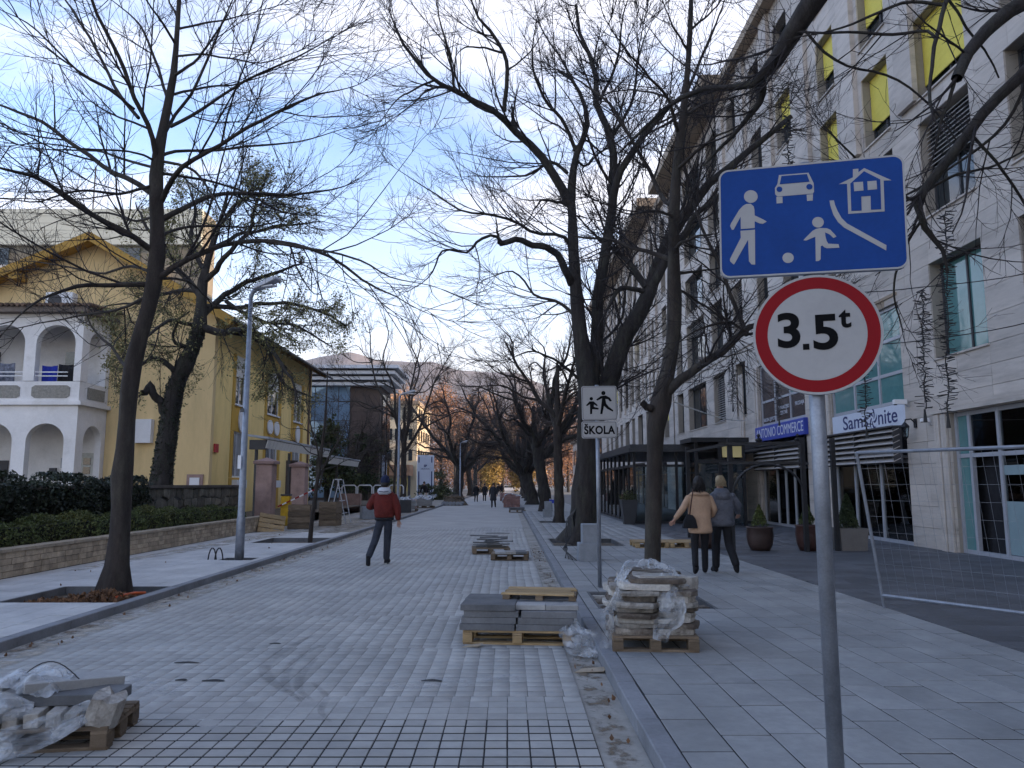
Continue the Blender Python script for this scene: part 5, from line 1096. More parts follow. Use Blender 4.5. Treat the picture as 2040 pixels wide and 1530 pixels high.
def proto(label, seed, height, r0, fork, nlead, spread, cfg, group='bare street trees', **k):
    tk, lb = vase(seed, height, r0, fork, nlead, spread, k.pop('lean', (0, 0)))
    k.setdefault('tw', 1.5); k.setdefault('twig', avenueTwigM); return bare_tree('street_tree', label, (0, 0, 0), tk, lb, seed, cfg, group, **k)
old1 = proto('dark old tree with splayed limbs, third of the right hand row', 11, 11.5, 0.33, 3.6, 5, 4.4, (8, 1.8, 6, 0.85, 3, 0.45), lean=(-0.4, 0.2), rough=0.4); old1.location = (2.16, 45.5, 0.1)
old2 = proto('dark old tree leaning over the road, fourth of the right hand row', 12, 12, 0.40, 2.8, 6, 5.0, (8, 1.9, 6, 0.9, 3, 0.45), lean=(-0.7, 0.2), rough=0.4); old2.location = (1.9, 60.5, 0.1)
slim = proto('slim young tree between the huge tree and the concrete blocks', 13, 11.0, 0.19, 4.2, 4, 2.6, (8, 1.5, 6, 0.75, 3, 0.4), rough=0.3, bark=barkGM); slim.location = (2.1, 32.4, 0.0)
for src, x, y, rz, s, lab in ((old1, 2.0, 74, 2.1, 1.05, 'bare old tree standing fifth in the right hand row'), (old2, 2.1, 88, 0.7, 0.95, 'bare old tree standing sixth in the right hand row'), (old1, 2.2, 103, 4.1, 1.1, 'bare old tree standing seventh in the right hand row'), (old2, 2.3, 118, 3.1, 1.0, 'bare old tree standing last in the right hand row'),
   (old2, -5.7, 88, 2.2, 1.25, 'thick dark old tree at the left kerb beyond the pylon sign'), (old1, -5.2, 108, 1.0, 1.1, 'bare old tree behind the thick dark tree at the left kerb'), (old1, -5.4, 126, 5.0, 1.05, 'farthest bare tree of the left hand row')):
    c = copy_tree(src, label=lab, loc=(x, y, 0.1), rz=rz); c.scale = (s, s, s)
tall2 = proto('tall bare tree rising beside the white pylon sign', 15, 15.5, 0.20, 4.4, 5, 3.2, (7, 1.7, 6, 0.85, 3, 0.45), rough=0.3, bark=barkGM); tall2.location = (-7.3, 54, 0.1)
young = proto('thin young tree leaning in its pit by the wooden crates', 16, 5.2, 0.055, 2.3, 3, 0.9, (6, 0.7, 4, 0.4, 2, 0.2), rough=0.5, tw=0.9, bark=barkGM, lean=(0.22, 0)); young.location = (-5.55, 21.9, -0.02)
c = copy_tree(young, label='thin young tree beside the second street lamp', loc=(-5.9, 40, 0.1), rz=1.4); c.scale = (1.3,) * 3
bushy = proto('dense twiggy bare tree in front of the glass building', 17, 8.0, 0.2, 1.8, 7, 3.2, (9, 1.5, 6, 0.8, 3, 0.45), rough=0.4, twig=M('brown_twig', (0.055, 0.042, 0.036), 0.9, 0.2, 3)); bushy.location = (-11.6, 56, 0.3)
# leafy ivy-clad tree in front of the yellow house
YD = 24.5
pxD = [(318,985,50),(325,930,46),(335,860,42),(345,790,40),(352,760,36),(380,700,34),(395,660,32),(400,620,27),(405,560,20),(420,500,15),(440,440,10),(455,380,6)]; trunkD = tr(pxD, YD)
LD = [([(340,850),(318,800),(300,770),(285,780)],None,22,-0.5,[26,20,17,15]), ([(358,745),(330,725),(300,712),(265,735)],None,0,-1,[16,12,9,6]), ([(395,655),(375,690),(350,685),(348,650),(380,620)],None,0,-0.6,[12,9,8,6,4]), ([(398,650),(450,665),(490,655),(540,700),(575,745),(585,800)],None,0,-1.5,[20,16,14,10,7,4]), ([(450,660),(500,668),(530,690),(560,760),(620,790)],None,0,1.5,[14,12,10,7,4]), ([(402,630),(450,590),(500,560),(550,545),(610,520)],None,0,1.6,[18,14,11,8,4]), ([(403,600),(370,550),(330,500),(290,450),(270,400)],None,0,1.0,[16,13,10,7,3]), ([(408,560),(450,510),(500,450),(520,390),(530,350)],None,0,-1.6,[15,12,9,6,3]), ([(410,540),(380,480),(390,410),(370,360)],None,0,1.8,[12,9,7,3]), ([(420,500),(470,470),(560,450),(640,440)],None,0,2.2,[11,9,6,3]), ([(430,460),(480,400),(560,390),(620,400)],None,0,-1.2,[9,7,5,3]), ([(404,610),(480,610),(560,600),(640,620),(690,650)],None,0,2.5,[13,11,8,6,3]), ([(405,580),(350,580),(280,600),(210,610)],None,0,2.0,[11,9,6,3]), ([(450,600),(520,640),(590,650),(660,690)],None,0,-1.0,[10,8,6,3]), ([(395,650),(340,640),(280,680),(240,690)],None,0,-2.0,[10,8,6,3])]
limbsD = graft(pxD, YD, LD)
tD = bare_tree('garden_tree', 'ivy clad garden tree with sparse olive leaves in front of the yellow house', (trunkD[0][0][0], YD, 0.42), trunkD, limbsD, 6, (10, 1.6, 8, 0.75, 4, 0.36), None, rough=0.5, leafy=(30000, 0.08, leafM, 0.07))
ctr, rad = spline([p for p, r in trunkD], [r for p, r in trunkD], 40); k = rng.integers(0, 22, 5200); a = rng.uniform(0, 2 * math.pi, 5200); rrad = rad[k] * rng.uniform(0.95, 1.1, 5200)
P = ctr[k] + np.stack([np.cos(a) * rrad, np.sin(a) * rrad, rng.uniform(-0.12, 0.12, 5200)], 1)
leaves('ivy', P - np.array(tD.location), 0.06, ivyM, tD, kind='stuff')
# ---- dark evergreens, cone bushes and the autumn wood at the end of the street
def crown_pts(n, c, r, g, hollow=0.45):
    d = g.normal(0, 1, (n, 3)); d /= np.linalg.norm(d, axis=1, keepdims=True); rad_ = g.uniform(hollow, 1, n)[:, None] ** 0.6
    lump = 1 + 0.22 * np.sin(d[:, :1] * 5 + c[0]) * np.cos(d[:, 1:2] * 4 + c[1]) + 0.18 * np.sin(d[:, 2:] * 7 + c[0] * 3)
    return np.array(c) + d * rad_ * lump * np.array(r)
def leaf_tree(name, label, loc, h, r, size, n, mat, seed, cat='tree', group=None, clumps=16, trunk_r=0.2, base=0.25):
    g = np.random.default_rng(seed); t = thing(name, label, cat, loc, 0, group); P = []
    for k in range(clumps):
        f = g.uniform(0, 1); zc = h * (base + (1 - base) * f * 0.88 + 0.06); rr_ = r * (1 - 0.65 * f) ** 0.6; a = g.uniform(0, 6.28); q = g.uniform(0.2, 0.8)
        P.append(crown_pts(n // clumps, (rr_ * q * math.cos(a), rr_ * q * math.sin(a), zc), (rr_ * 0.55, rr_ * 0.55, h * 0.15), g, 0.2))
    leaves('crown', np.concatenate(P), size, mat, t)
    mb = MB(); mb.tube([(0, 0, -0.1), (0.05 * g.normal(), 0.1, h * 0.35), (0.1, 0.1 * g.normal(), h * 0.75)], [trunk_r, trunk_r * 0.75, trunk_r * 0.2], 8)
    for k in range(7): a = g.uniform(0, 6.28); z = h * g.uniform(0.25, 0.6); mb.tube([(0, 0, z), (math.cos(a) * r * 0.4, math.sin(a) * r * 0.4, z + h * 0.14), (math.cos(a) * r * 0.7, math.sin(a) * r * 0.7, z + h * 0.22)], [trunk_r * 0.4, trunk_r * 0.25, trunk_r * 0.06], 5)
    mb.build('trunk', barkM, t); return t
leaf_tree('evergreen_tree', 'dark bushy evergreen tree behind the pale canopy roof', (-11.4, 49, 0.2), 5.2, 2.2, 0.2, 5200, coniferM, 51, base=0.1)
leaf_tree('evergreen_tree', 'dark evergreen tree beside the brown canopy', (-11.2, 61, 0.2), 5.4, 2.0, 0.2, 4200, coniferM, 52, base=0.08)
leaf_tree('round_bush', 'low dark clipped bush in front of the brown canopy', (-11.2, 68, 0.1), 2.0, 1.9, 0.16, 3600, hedgeM, 53, 'bush', base=0.0, trunk_r=0.05)
leaf_tree('round_bush', 'dark bush just right of the white pylon sign', (-6.9, 79, 0.1), 3.2, 1.6, 0.17, 3600, coniferM, 54, 'bush', base=0.0, trunk_r=0.05)
leaf_tree('round_bush', 'broad low bush at the foot of the pylon sign', (-7.4, 72, 0.1), 1.5, 1.6, 0.14, 2400, coniferM, 55, 'bush', base=0.0, trunk_r=0.05)
for i, (x, y, h, r, m_, lab) in enumerate(((-13, 150, 21, 7, rustM, 'rust coloured tree behind the white pylon sign'), (-24, 165, 24, 8, rustM, 'tall rust coloured tree above the cream building'), (-6, 175, 22, 8, rustM, 'rust coloured tree behind the thick dark tree'), (4, 170, 20, 7, rustM, 'rust coloured tree closing the right end of the street'),
     (-2.5, 150, 8.5, 3.2, goldM, 'golden tree low at the end of the street'), (3.0, 152, 8, 3.0, goldM, 'yellow green tree low at the end of the street on the right'), (14, 180, 22, 8, rustM, 'rust coloured tree behind the far end of the stone building'), (-36, 170, 20, 8, rustM, 'brown tree behind the glass building'))):
    leaf_tree('autumn_tree', lab, (x, y, -0.1), h, r, 0.32, 9000, m_, 60 + i, group='autumn trees at the end of the street', clumps=34, trunk_r=0.35, base=0.12)
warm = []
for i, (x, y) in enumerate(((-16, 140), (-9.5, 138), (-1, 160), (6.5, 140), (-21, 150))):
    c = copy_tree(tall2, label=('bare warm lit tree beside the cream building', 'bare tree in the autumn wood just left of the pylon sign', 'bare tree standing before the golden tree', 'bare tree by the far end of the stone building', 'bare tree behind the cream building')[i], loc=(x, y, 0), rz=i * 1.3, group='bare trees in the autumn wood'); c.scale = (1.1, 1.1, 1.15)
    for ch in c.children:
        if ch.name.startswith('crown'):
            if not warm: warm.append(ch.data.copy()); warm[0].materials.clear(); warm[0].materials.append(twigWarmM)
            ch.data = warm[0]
nw = 52000; xw = rng.uniform(-95, 75, nw); yw = rng.uniform(190, 270, nw); hw = 15 + 4 * np.sin(xw * 0.11) + 3 * np.sin(xw * 0.31 + 1) + 2.5 * np.sin(yw * 0.4); zw = hw * rng.uniform(0.02, 1, nw) ** 0.8
tag(leaves('distant_wood', np.stack([xw, yw, zw], 1), 0.75, M('distant_brown_wood', (0.17, 0.10, 0.07), 0.95, 0.3, 0.08, rnd=0.4, c2=(0.30, 0.17, 0.08), c2scale=0.04, c2amt=0.9), asp=0.5), 'brown leafless wood closing the far end of the street', 'wood', kind='stuff')
# leaves, stones and an orange hose in the left tree pit
P = np.stack([rng.normal(-5.7, 0.42, 3200), rng.normal(10.95, 0.34, 3200), rng.uniform(0, 1, 3200)], 1); P = P[(P[:, 0] > -6.7) & (P[:, 0] < -5.25) & (P[:, 1] > 10.5) & (P[:, 1] < 12.05)]
P[:, 2] = 0.0 + 0.02 + 0.17 * np.exp(-((P[:, 0] + 5.6) ** 2 + (P[:, 1] - 10.95) ** 2) / 0.16) * P[:, 2]
tag(leaves('fallen_leaves', P, 0.075, brownLeafM, updir=1.2), 'brown fallen leaves heaped in the pit of the left tree', 'leaves', kind='stuff')
# ================================================================ TRAFFIC SIGNS
TH = -0.284
def face_matrix(c, rz, roll=0.0):
    "local x right, y up, z out of the sign face towards the viewer"
    return Matrix.Translation(c) @ Matrix.Rotation(rz, 4, 'Z') @ Matrix(((1,0,0,0),(0,0,-1,0),(0,1,0,0),(0,0,0,1))) @ Matrix.Rotation(roll, 4, 'Z')
def rrect(w_, h, r, n=5):
    pts = []
    for cx, cy, a0 in ((w_/2-r, h/2-r, 0), (-w_/2+r, h/2-r, 90), (-w_/2+r, -h/2+r, 180), (w_/2-r, -h/2+r, 270)):
        for k in range(n + 1): a = R(a0 + 90 * k / n); pts.append((cx + r*math.cos(a), cy + r*math.sin(a)))
    return pts
def ring(outer, inner, z, M_):
    n = len(outer); mb = MB(); mb.add([M_ @ Vector((x, y, z)) for x, y in outer] + [M_ @ Vector((x, y, z)) for x, y in inner], [(i, (i+1) % n, n + (i+1) % n, n + i) for i in range(n)]); return mb
pb = at(1627, 790, 3.86); pole_x, pole_y = pb.x, 3.86
PS = thing('traffic_sign', 'galvanised pole carrying a blue residential zone sign above a round weight limit sign', 'sign', (pole_x, pole_y, 0.1))
MB().lathe([(0.038, 0), (0.038, 3.22)], 20).build('pole', metalM, PS, smooth=True)
Cb = Vector((1.5575, 3.818, 3.0139)); Mb = face_matrix(Cb, TH, -0.019); inv = Mb.inverted()
off = Matrix.Translation(-Vector(PS.location))
def onface(u, v, Mx):
    "the point of the sign face seen at pixel u, v of the photo, in face coordinates"
    d = at(u, v, 5.0) - Vector((0, 0, H)); i_ = Mx.inverted(); o_ = i_ @ Vector((0, 0, H)); q = i_.to_3x3() @ d; t = -o_.z / q.z; p = o_ + q * t; return (p.x, p.y)
W_, H_ = 0.90, 0.591
pl = MB(); pl.prism(rrect(W_, H_, 0.05), -0.03, 0.0, off @ Mb); board = pl.build('blue_board', alumM, PS)
pr = MB(); pr.prism(rrect(W_ - 0.016, H_ - 0.016, 0.045), 0.001, 0.003, off @ Mb); face = pr.build('sign_face', blueSignM, board)
ring(rrect(W_, H_, 0.05), rrect(W_ - 0.018, H_ - 0.018, 0.043), 0.0042, off @ Mb).build('white_border', greySignM, board)
def pic(polys, name, mat=greySignM, zz=0.0036, sc_=4.976, ox=1420, oy=290):
    mb = MB()
    for p in polys: mb.prism([onface(ox + x / sc_, oy + y / sc_, Mb) for x, y in p][::-1], zz, zz + 0.0012, off @ Mb)
    return mb.build(name, mat, board)
def circ(cx, cy, rx, ry, n=24): return [(cx + rx*math.cos(2*math.pi*k/n), cy + ry*math.sin(2*math.pi*k/n)) for k in range(n)]
pic([circ(377, 508, 68, 63), [(300,600),(330,583),(375,580),(405,605),(413,640),(415,695),(500,735),(535,757),(495,778),(465,774),(415,752),(416,820),(278,830),(276,708),(208,835),(190,838),(172,800),(180,775),(262,640)],
     [(274,848),(418,836),(420,1182),(385,1180),(358,1150),(350,935),(218,1170),(208,1182),(172,1150),(170,1128),(278,915)]], 'walking_figure')
pic([circ(1042, 763, 58, 53), [(1020,830),(1060,820),(1130,822),(1165,838),(1205,880),(1225,905),(1195,918),(1160,885),(1112,862),(1115,900),(1128,950),(1145,975),(1245,980),(1254,1015),(1130,1020),(1105,1010),(1085,992),(1070,1000),(1068,1130),(1050,1146),(1020,1148),(1018,990),(1016,905),(925,944),(897,940),(985,850)]], 'running_child')
pic([circ(746, 1115, 56, 51)], 'ball')
pic([[(655,296),(948,272),(1000,378),(1003,460),(990,480),(640,508),(618,485),(615,425),(640,385)], [(630,512),(690,508),(692,572),(632,577)], [(930,490),(992,485),(990,548),(934,552)]], 'car_symbol')
pic([[(680,306),(932,286),(958,362),(662,388)], circ(660, 437, 29, 27), circ(957, 412, 31, 28)], 'car_cutout', blueSignM, 0.0052)
pic([[(1156,548),(1200,546),(1210,590),(1235,650),(1275,720),(1330,775),(1720,990),(1718,1042),(1300,815),(1240,760),(1195,690),(1165,600)]], 'kerb_line')
pic([[(1250,385),(1388,318),(1388,238),(1442,232),(1442,268),(1500,226),(1770,348),(1692,350),(1702,655),(1342,680),(1330,382)]], 'house_symbol')
pic([[(1362,380),(1497,258),(1658,340),(1668,635),(1566,640),(1562,502),(1470,508),(1474,648),(1372,652)]], 'house_cutout', blueSignM, 0.0052)
pic([[(1394,370),(1486,364),(1492,450),(1400,458)], [(1530,360),(1620,353),(1626,438),(1534,446)]], 'house_windows', greySignM, 0.0068)
for z in (2.86, 3.16): MB().box(-0.13, 0.13, -0.02, 0.045, z - 0.02, z + 0.02, Matrix.Rotation(TH, 4, 'Z')).build('clamp', alumM, PS)
# round weight limit sign
cr = at(1627, 666, 3.80); Mr = face_matrix(cr, TH - 0.03); RO = 0.306
def disc(r, n=64): return [(r*math.cos(2*math.pi*k/n), r*math.sin(2*math.pi*k/n)) for k in range(n)]
d_ = MB(); d_.prism(disc(RO), -0.03, 0.0, off @ Mr); disc_o = d_.build('round_board', alumM, PS)
ring(disc(RO), disc(RO - 0.012), 0.002, off @ Mr).build('white_border', greySignM, disc_o)
ring(disc(RO - 0.0125), disc(RO - 0.072), 0.002, off @ Mr).build('red_ring', redSignM, disc_o)
MB().prism(disc(RO - 0.0725), 0.0005, 0.002, off @ Mr).build('white_face', greySignM, disc_o)
def rt(body, u, v, size, bold, sxx=1.0): x, y = onface(u, v, Mr); return text_mesh('numeral', body, size, blackM, disc_o, off @ Mr @ Matrix.Translation((x, y, 0.0035)), bold=bold, sxx=sxx, depth=0.0008)
rt('3', 1572, 662, 0.243, 0.0065, 1.08); rt('5', 1645, 665, 0.243, 0.0065, 1.08); rt('t', 1683, 634, 0.145, 0.004)
x, y = onface(1606, 691, Mr); MB().prism([(x-0.015, y-0.015), (x+0.015, y-0.015), (x+0.015, y+0.015), (x-0.015, y+0.015)], 0.0028, 0.0044, off @ Mr).build('numeral', blackM, disc_o)
for z in (2.30, 2.52): MB().box(-0.12, 0.12, -0.02, 0.045, z - 0.1 - 0.02, z - 0.1 + 0.02, Matrix.Rotation(TH, 4, 'Z')).build('clamp', alumM, PS)
# school sign
q = gr(1195, 1170, 0.1); SS = thing('school_sign', 'white school sign with running figures and plate on slim pole', 'sign', (q.x, q.y, 0.1))
MB().lathe([(0.032, 0), (0.032, 3.1)], 14).build('pole', metalM, SS, smooth=True)
c1 = at(1194, 803, q.y - 0.06); c2 = at(1194, 856, q.y - 0.06); offS = Matrix.Translation(-Vector(SS.location))
M1 = face_matrix(c1, 0.0, 0.01); M2 = face_matrix(c2, 0.0, 0.01); wS = 0.545; h1 = 0.535; h2 = 0.262
for M_, hh, nm in ((M1, h1, 'sign_board'), (M2, h2, 'name_board')):
    b = MB().prism(rrect(wS, hh, 0.03), -0.025, 0.0, offS @ M_).build(nm, alumM, SS)
    MB().prism(rrect(wS - 0.008, hh - 0.008, 0.028), 0.0005, 0.002, offS @ M_).build('sign_face', greySignM, b)
    ring(rrect(wS - 0.022, hh - 0.022, 0.024), rrect(wS - 0.034, hh - 0.034, 0.02), 0.0032, offS @ M_).build('dark_border', frameDM, b)
    if nm == 'name_board': text_mesh('lettering', 'ŠKOLA', 0.172, blackM, b, offS @ M_ @ Matrix.Translation((0, -0.012, 0.0035)), bold=0.006, sxx=0.86, depth=0.0008, space=1.05)
    else: sb = b
def pic2(polys, name):
    mb = MB(); d0 = M1.inverted()
    for p in polys:
        pts = []
        for x, y in p:
            u, v = 1100 + x / 3.825, 740 + y / 3.825
            d = at(u, v, 20) - Vector((0, 0, H)); i_ = d0; o_ = i_ @ Vector((0, 0, H)); k = i_.to_3x3() @ d; t = -o_.z / k.z; w_ = o_ + k * t; pts.append((w_.x, w_.y))
        mb.prism(pts[::-1], 0.003, 0.0045, offS @ M1)
    return mb.build(name, blackM, sb)
pic2([circ(390, 165, 16, 16), [(370,188),(408,183),(440,200),(455,225),(440,230),(425,212),(405,210),(412,245),(430,268),(466,296),(462,306),(420,286),(395,262),(382,326),(366,324),(372,275),(380,205),(345,222),(334,215)]], 'running_figure')
pic2([circ(298, 208, 13, 13), [(285,228),(315,228),(335,245),(348,258),(340,264),(318,252),(318,270),(355,280),(352,291),(306,288),(304,324),(289,326),(288,250),(266,264),(257,258)]], 'running_child')

# ================================================================ LED GARLANDS AND CABLES
def garland(px, y0, y1, Y, seed, label):
    a, b = at(px, y0, Y), at(px + 4, y1, Y); r2 = random.Random(seed); mb = MB(); n = 24; pts = [a.lerp(b, k / n) + Vector((r2.uniform(-1, 1) * 0.02, r2.uniform(-1, 1) * 0.02, 0)) for k in range(n + 1)]
    mb.tube(pts, 0.009, 5)
    m = int((a - b).length / 0.03)
    for k in range(m):
        p = a.lerp(b, (k + 0.5) / m)
        for q in range(2): t = r2.uniform(0, 6.28); L = r2.uniform(0.08, 0.15); mb.bar(p, p + Vector((math.cos(t) * L, math.sin(t) * L, r2.uniform(-0.03, 0.03))), 0.012)
    mb.tube([b, b - Vector((0, 0, 0.2))], [0.012, 0.03], 6)
    return obj_world('light_garland', mb, darkMetalM, label, 'light garland', 'unlit light garlands hung over the pavement')
for i, (px, y0, y1, Y, lab) in enumerate(((1380, 560, 765, 24, 'unlit light garland hanging left of the wide louvred window'), (1456, 620, 805, 20, 'unlit light garland hanging in front of the full louvre window'), (1548, 700, 832, 19, 'unlit light garland in front of the dark glazed shop'), (1722, 735, 850, 13.5, 'unlit light garland in front of the white shop signboard'),
    (1838, 575, 815, 11.5, 'long unlit light garland beside the wall lantern'), (1884, 420, 825, 11.0, 'longest unlit light garland hanging below the sawn limb'), (1567, 230, 330, 15, 'short unlit light garland hanging above the blue sign'))): garland(px, y0, y1, Y, 70 + i, lab)
def cable(pts, label, r=0.008, mat=None):
    mb = MB(); P = [Vector(p) for p in pts]; out = []
    for a, b in zip(P[:-1], P[1:]):
        for k in range(8): t = k / 8; out.append(a.lerp(b, t) - Vector((0, 0, 0.12 * math.sin(math.pi * t))))
    out.append(P[-1]); mb.tube(out, r, 5); return obj_world('cable', mb, mat or darkMetalM, label, 'cable', 'cables strung between the trees and the facade')
cable([at(1560, 565, 14), at(1838, 572, 11.5), (FX - 0.02, 12.5, 5.6)], 'dark cable strung from the slender tree past the long garland')
cable([at(1590, 672, 14), at(1884, 672, 11), (FX - 0.02, 12.8, 4.9)], 'lower dark cable strung across the stone facade')
cable([at(1340, 800, 10.9), (FX - 0.02, 33, 4.4)], 'pale rope cable tied round the slender tree', 0.012, blindWM)
# ================================================================ BUILDERS' CLUTTER
def pallet(label, loc, rz=0, L=1.2, W=0.8, mat=woodM, group='wooden pallets'):
    t = thing('pallet', label, 'pallet', loc, rz, group); n = 6; pw_ = W / n
    for k in range(3):
        x = -L/2 + 0.05 + (L - 0.1) * k / 2
        for j in range(3): y = -W/2 + 0.07 + (W - 0.14) * j / 2; MB().cbox(x - 0.05, x + 0.05, y - 0.07, y + 0.07, 0.022, 0.1, 0.004).build('block', mat, t)
    for j in range(3): y = -W/2 + 0.07 + (W - 0.14) * j / 2; MB().cbox(-L/2, L/2, y - 0.05, y + 0.05, 0, 0.021, 0.003).build('bottom_board', mat, t)
    for k in range(3): x = -L/2 + 0.05 + (L - 0.1) * k / 2; MB().cbox(x - 0.05, x + 0.05, -W/2, W/2, 0.101, 0.121, 0.003).build('stringer', mat, t)
    for k in range(n): y = -W/2 + pw_ * (k + 0.5); MB().cbox(-L/2, L/2, y - pw_ * 0.4, y + pw_ * 0.4, 0.122, 0.144, 0.003).build('plank', mat, t)
    return t
slabN = [0]
def slab(loc, sx, sy, sz, rz, label, mat=slabM, group='stacked grey kerb slabs', tilt=(0, 0), c=0.004):
    mb = MB(); mb.cbox(-sx/2, sx/2, -sy/2, sy/2, 0, sz, c); o = link_mesh('slab', mb.mesh('slab'), mat, None, loc); o.rotation_euler = (tilt[0], tilt[1], rz); return tag(o, label, 'slab', group)
def ribbon(name, label, path, width, seed, crump=0.05, mat=filmM, cat='plastic film', nx=16, side=None):
    r2 = np.random.default_rng(seed); P, _ = spline(path, [1] * len(path), max(24, 8 * len(path))); K = len(P)
    T = np.gradient(P, axis=0); T /= np.linalg.norm(T, axis=1, keepdims=True); s0 = np.array(side if side is not None else (1, 0, 0), float)
    S = s0[None] - T * (T @ s0)[:, None]; S /= np.linalg.norm(S, axis=1, keepdims=True) + 1e-9; Nn = np.cross(T, S)
    wv = np.array(width if hasattr(width, '__len__') else [width] * 4, float); wk = np.interp(np.linspace(0, 1, K), np.linspace(0, 1, len(wv)), wv)
    u = np.linspace(-0.5, 0.5, nx); ns = r2.normal(0, 1, (K, nx)); 
    for _ in range(1): ns = (ns + np.roll(ns, 1, 0) + np.roll(ns, -1, 0)) / 2
    fold = 0; kk = np.arange(K)[:, None]
    for fr_ in (5, 9, 14, 21, 33): ph_ = np.cumsum(r2.normal(0, 0.33, K))[:, None] + r2.uniform(0, 6); am_ = (0.5 + 0.5 * np.sin(np.cumsum(r2.normal(0, 0.3, K))[:, None] + r2.uniform(0, 6))); fold = fold + am_ * (7.0 / fr_) ** 0.6 * np.sin(fr_ * u[None] + ph_)
    fold = fold * 0.8 + ns * 0.4; u = u[None] * (1 + 0.16 * np.cumsum(r2.normal(0, 0.35, K))[:, None].clip(-1.4, 1.4)) + 0.07 * np.sin(np.cumsum(r2.normal(0, 0.5, K)))[:, None]
    V = P[:, None] + S[:, None] * (u * wk[:, None])[:, :, None] + Nn[:, None] * (fold * crump * 0.8 * np.minimum(1, wk[:, None] / 0.15))[:, :, None] + r2.normal(0, crump * 0.05, (K, nx, 3))
    V[:, :, 2] = np.maximum(V[:, :, 2], 0.012)
    V = V.reshape(-1, 3); c = V.mean(0); c[2] = V[:, 2].min(); idx = np.arange(K * nx).reshape(K, nx); F = np.stack([idx[:-1, :-1], idx[:-1, 1:], idx[1:, 1:], idx[1:, :-1]], -1).reshape(-1, 4)
    o = link_mesh(name, fast_mesh(name, V - c, F, True), mat, None, tuple(c)); ss = o.modifiers.new('smooth', 'SUBSURF'); ss.levels = 1; ss.render_levels = 1; return tag(o, label, cat)
rr = random.Random(91)
# pallet of new slabs in the gutter lane
pallet('new pale pallet under the neat stack of grey slabs', (0.13, 8.62, 0), R(-5), 1.14, 0.8)
Mp = Matrix.Translation((0.13, 8.62, 0)) @ Matrix.Rotation(R(-5), 4, 'Z')
rowname = ['bottom', 'second', 'third', 'top']; colname = ['left front', 'right front', 'left rear', 'right rear']
for k in range(4):
    for j in range(2):
        for i in range(2):
            if k == 3 and i == 1 and j == 0: continue
            p = Mp @ Vector((-0.3 + 0.585 * i + rr.uniform(-0.02, 0.02) + (0.03 if k == 2 else 0), -0.2 + 0.405 * j + rr.uniform(-0.012, 0.012), 0.146 + 0.066 * k))
            slab(p, 0.575, 0.395, 0.063, R(-5 + rr.uniform(-0.8, 0.8)), f'grey slab lying {colname[j*2+i]} in the {rowname[k]} layer of the new pallet', slabM)
for i, x in enumerate((0.12, 0.46)): p = Mp @ Vector((x, -0.17, 0.346)); slab(p, 0.34, 0.3, 0.05, R(-5 + 2 * i), ('paler grey slab on the new stack beside the gap', 'paler grey slab on the new stack near its right end')[i], slabLM)
p = Mp @ Vector((0.22, -0.02, 0.345)); slab(p, 0.5, 0.18, 0.055, R(-6), 'long grey slab propping the small pallet on the new stack', slabM)
sp = thing('pallet', 'small broken pallet deck lying on top of the grey slab stack', 'pallet', tuple(Mp @ Vector((0.22, 0.24, 0.40))), R(-7), 'wooden pallets')
for k in range(5): y = -0.24 + 0.12 * k; MB().cbox(-0.4 + 0.02 * (k % 2), 0.4 - 0.03 * (k % 3), y - 0.045, y + 0.045, 0.055, 0.073, 0.003, Matrix.Rotation(R((-4, 2, -1, 3, -2)[k]), 4, 'Z')).build('plank', woodM, sp)
for x in (-0.36, 0.0, 0.36): MB().cbox(x - 0.04, x + 0.04, -0.28, 0.28, 0.0, 0.053, 0.003).build('stringer', woodOldM, sp)

# pallet of salvaged old stones wrapped in film on the right pavement
pallet('weathered pallet carrying the wrapped heap of old stones', (1.42, 8.0, 0.1), R(-4), 0.8, 1.2, woodOldM)
def rough_stone(loc, sx, sy, sz, rz, label, mat=oldStoneM, tilt=(0, 0), seed=0):
    r3 = random.Random(seed); n = 13; top = []; bot = []
    for k in range(n):
        a = 2 * math.pi * k / n; e = 6; rx = sx / 2 / (abs(math.cos(a)) ** e + abs(math.sin(a)) ** e) ** (1 / e); ry = rx / sx * sy
        top.append((rx * math.cos(a) * r3.uniform(0.93, 1.05), ry * math.sin(a) * r3.uniform(0.93, 1.05)))
    vs = [(x * 0.985, y * 0.985, 0) for x, y in top] + [(x * r3.uniform(0.98, 1.03), y * r3.uniform(0.98, 1.03), sz * 0.5) for x, y in top] + [(x * 0.985, y * 0.985, sz * r3.uniform(0.85, 1.1)) for x, y in top] + [(0, 0, sz)]
    fs = [tuple(range(n - 1, -1, -1))] + [(b + k, b + (k + 1) % n, b + n + (k + 1) % n, b + n + k) for b in (0, n) for k in range(n)] + [(2*n + k, 2*n + (k + 1) % n, 3 * n) for k in range(n)]
    o = link_mesh('old_stone', MB().add(vs, fs).mesh('old_stone'), mat, None, loc); o.rotation_euler = (tilt[0], tilt[1], rz); return tag(o, label, 'stone', 'old stones stacked on the wrapped pallet')
ordn = ['bottom', 'second', 'third', 'fourth', 'fifth', 'sixth', 'seventh', 'eighth', 'ninth', 'tenth']
z = 0.246; darkStone = M('soil_stained_stone', (0.10, 0.08, 0.065), 0.95, 0.3, 5, 0.02, 18, rnd=0.3, c2=(0.26, 0.23, 0.19), c2scale=4, c2amt=0.8)
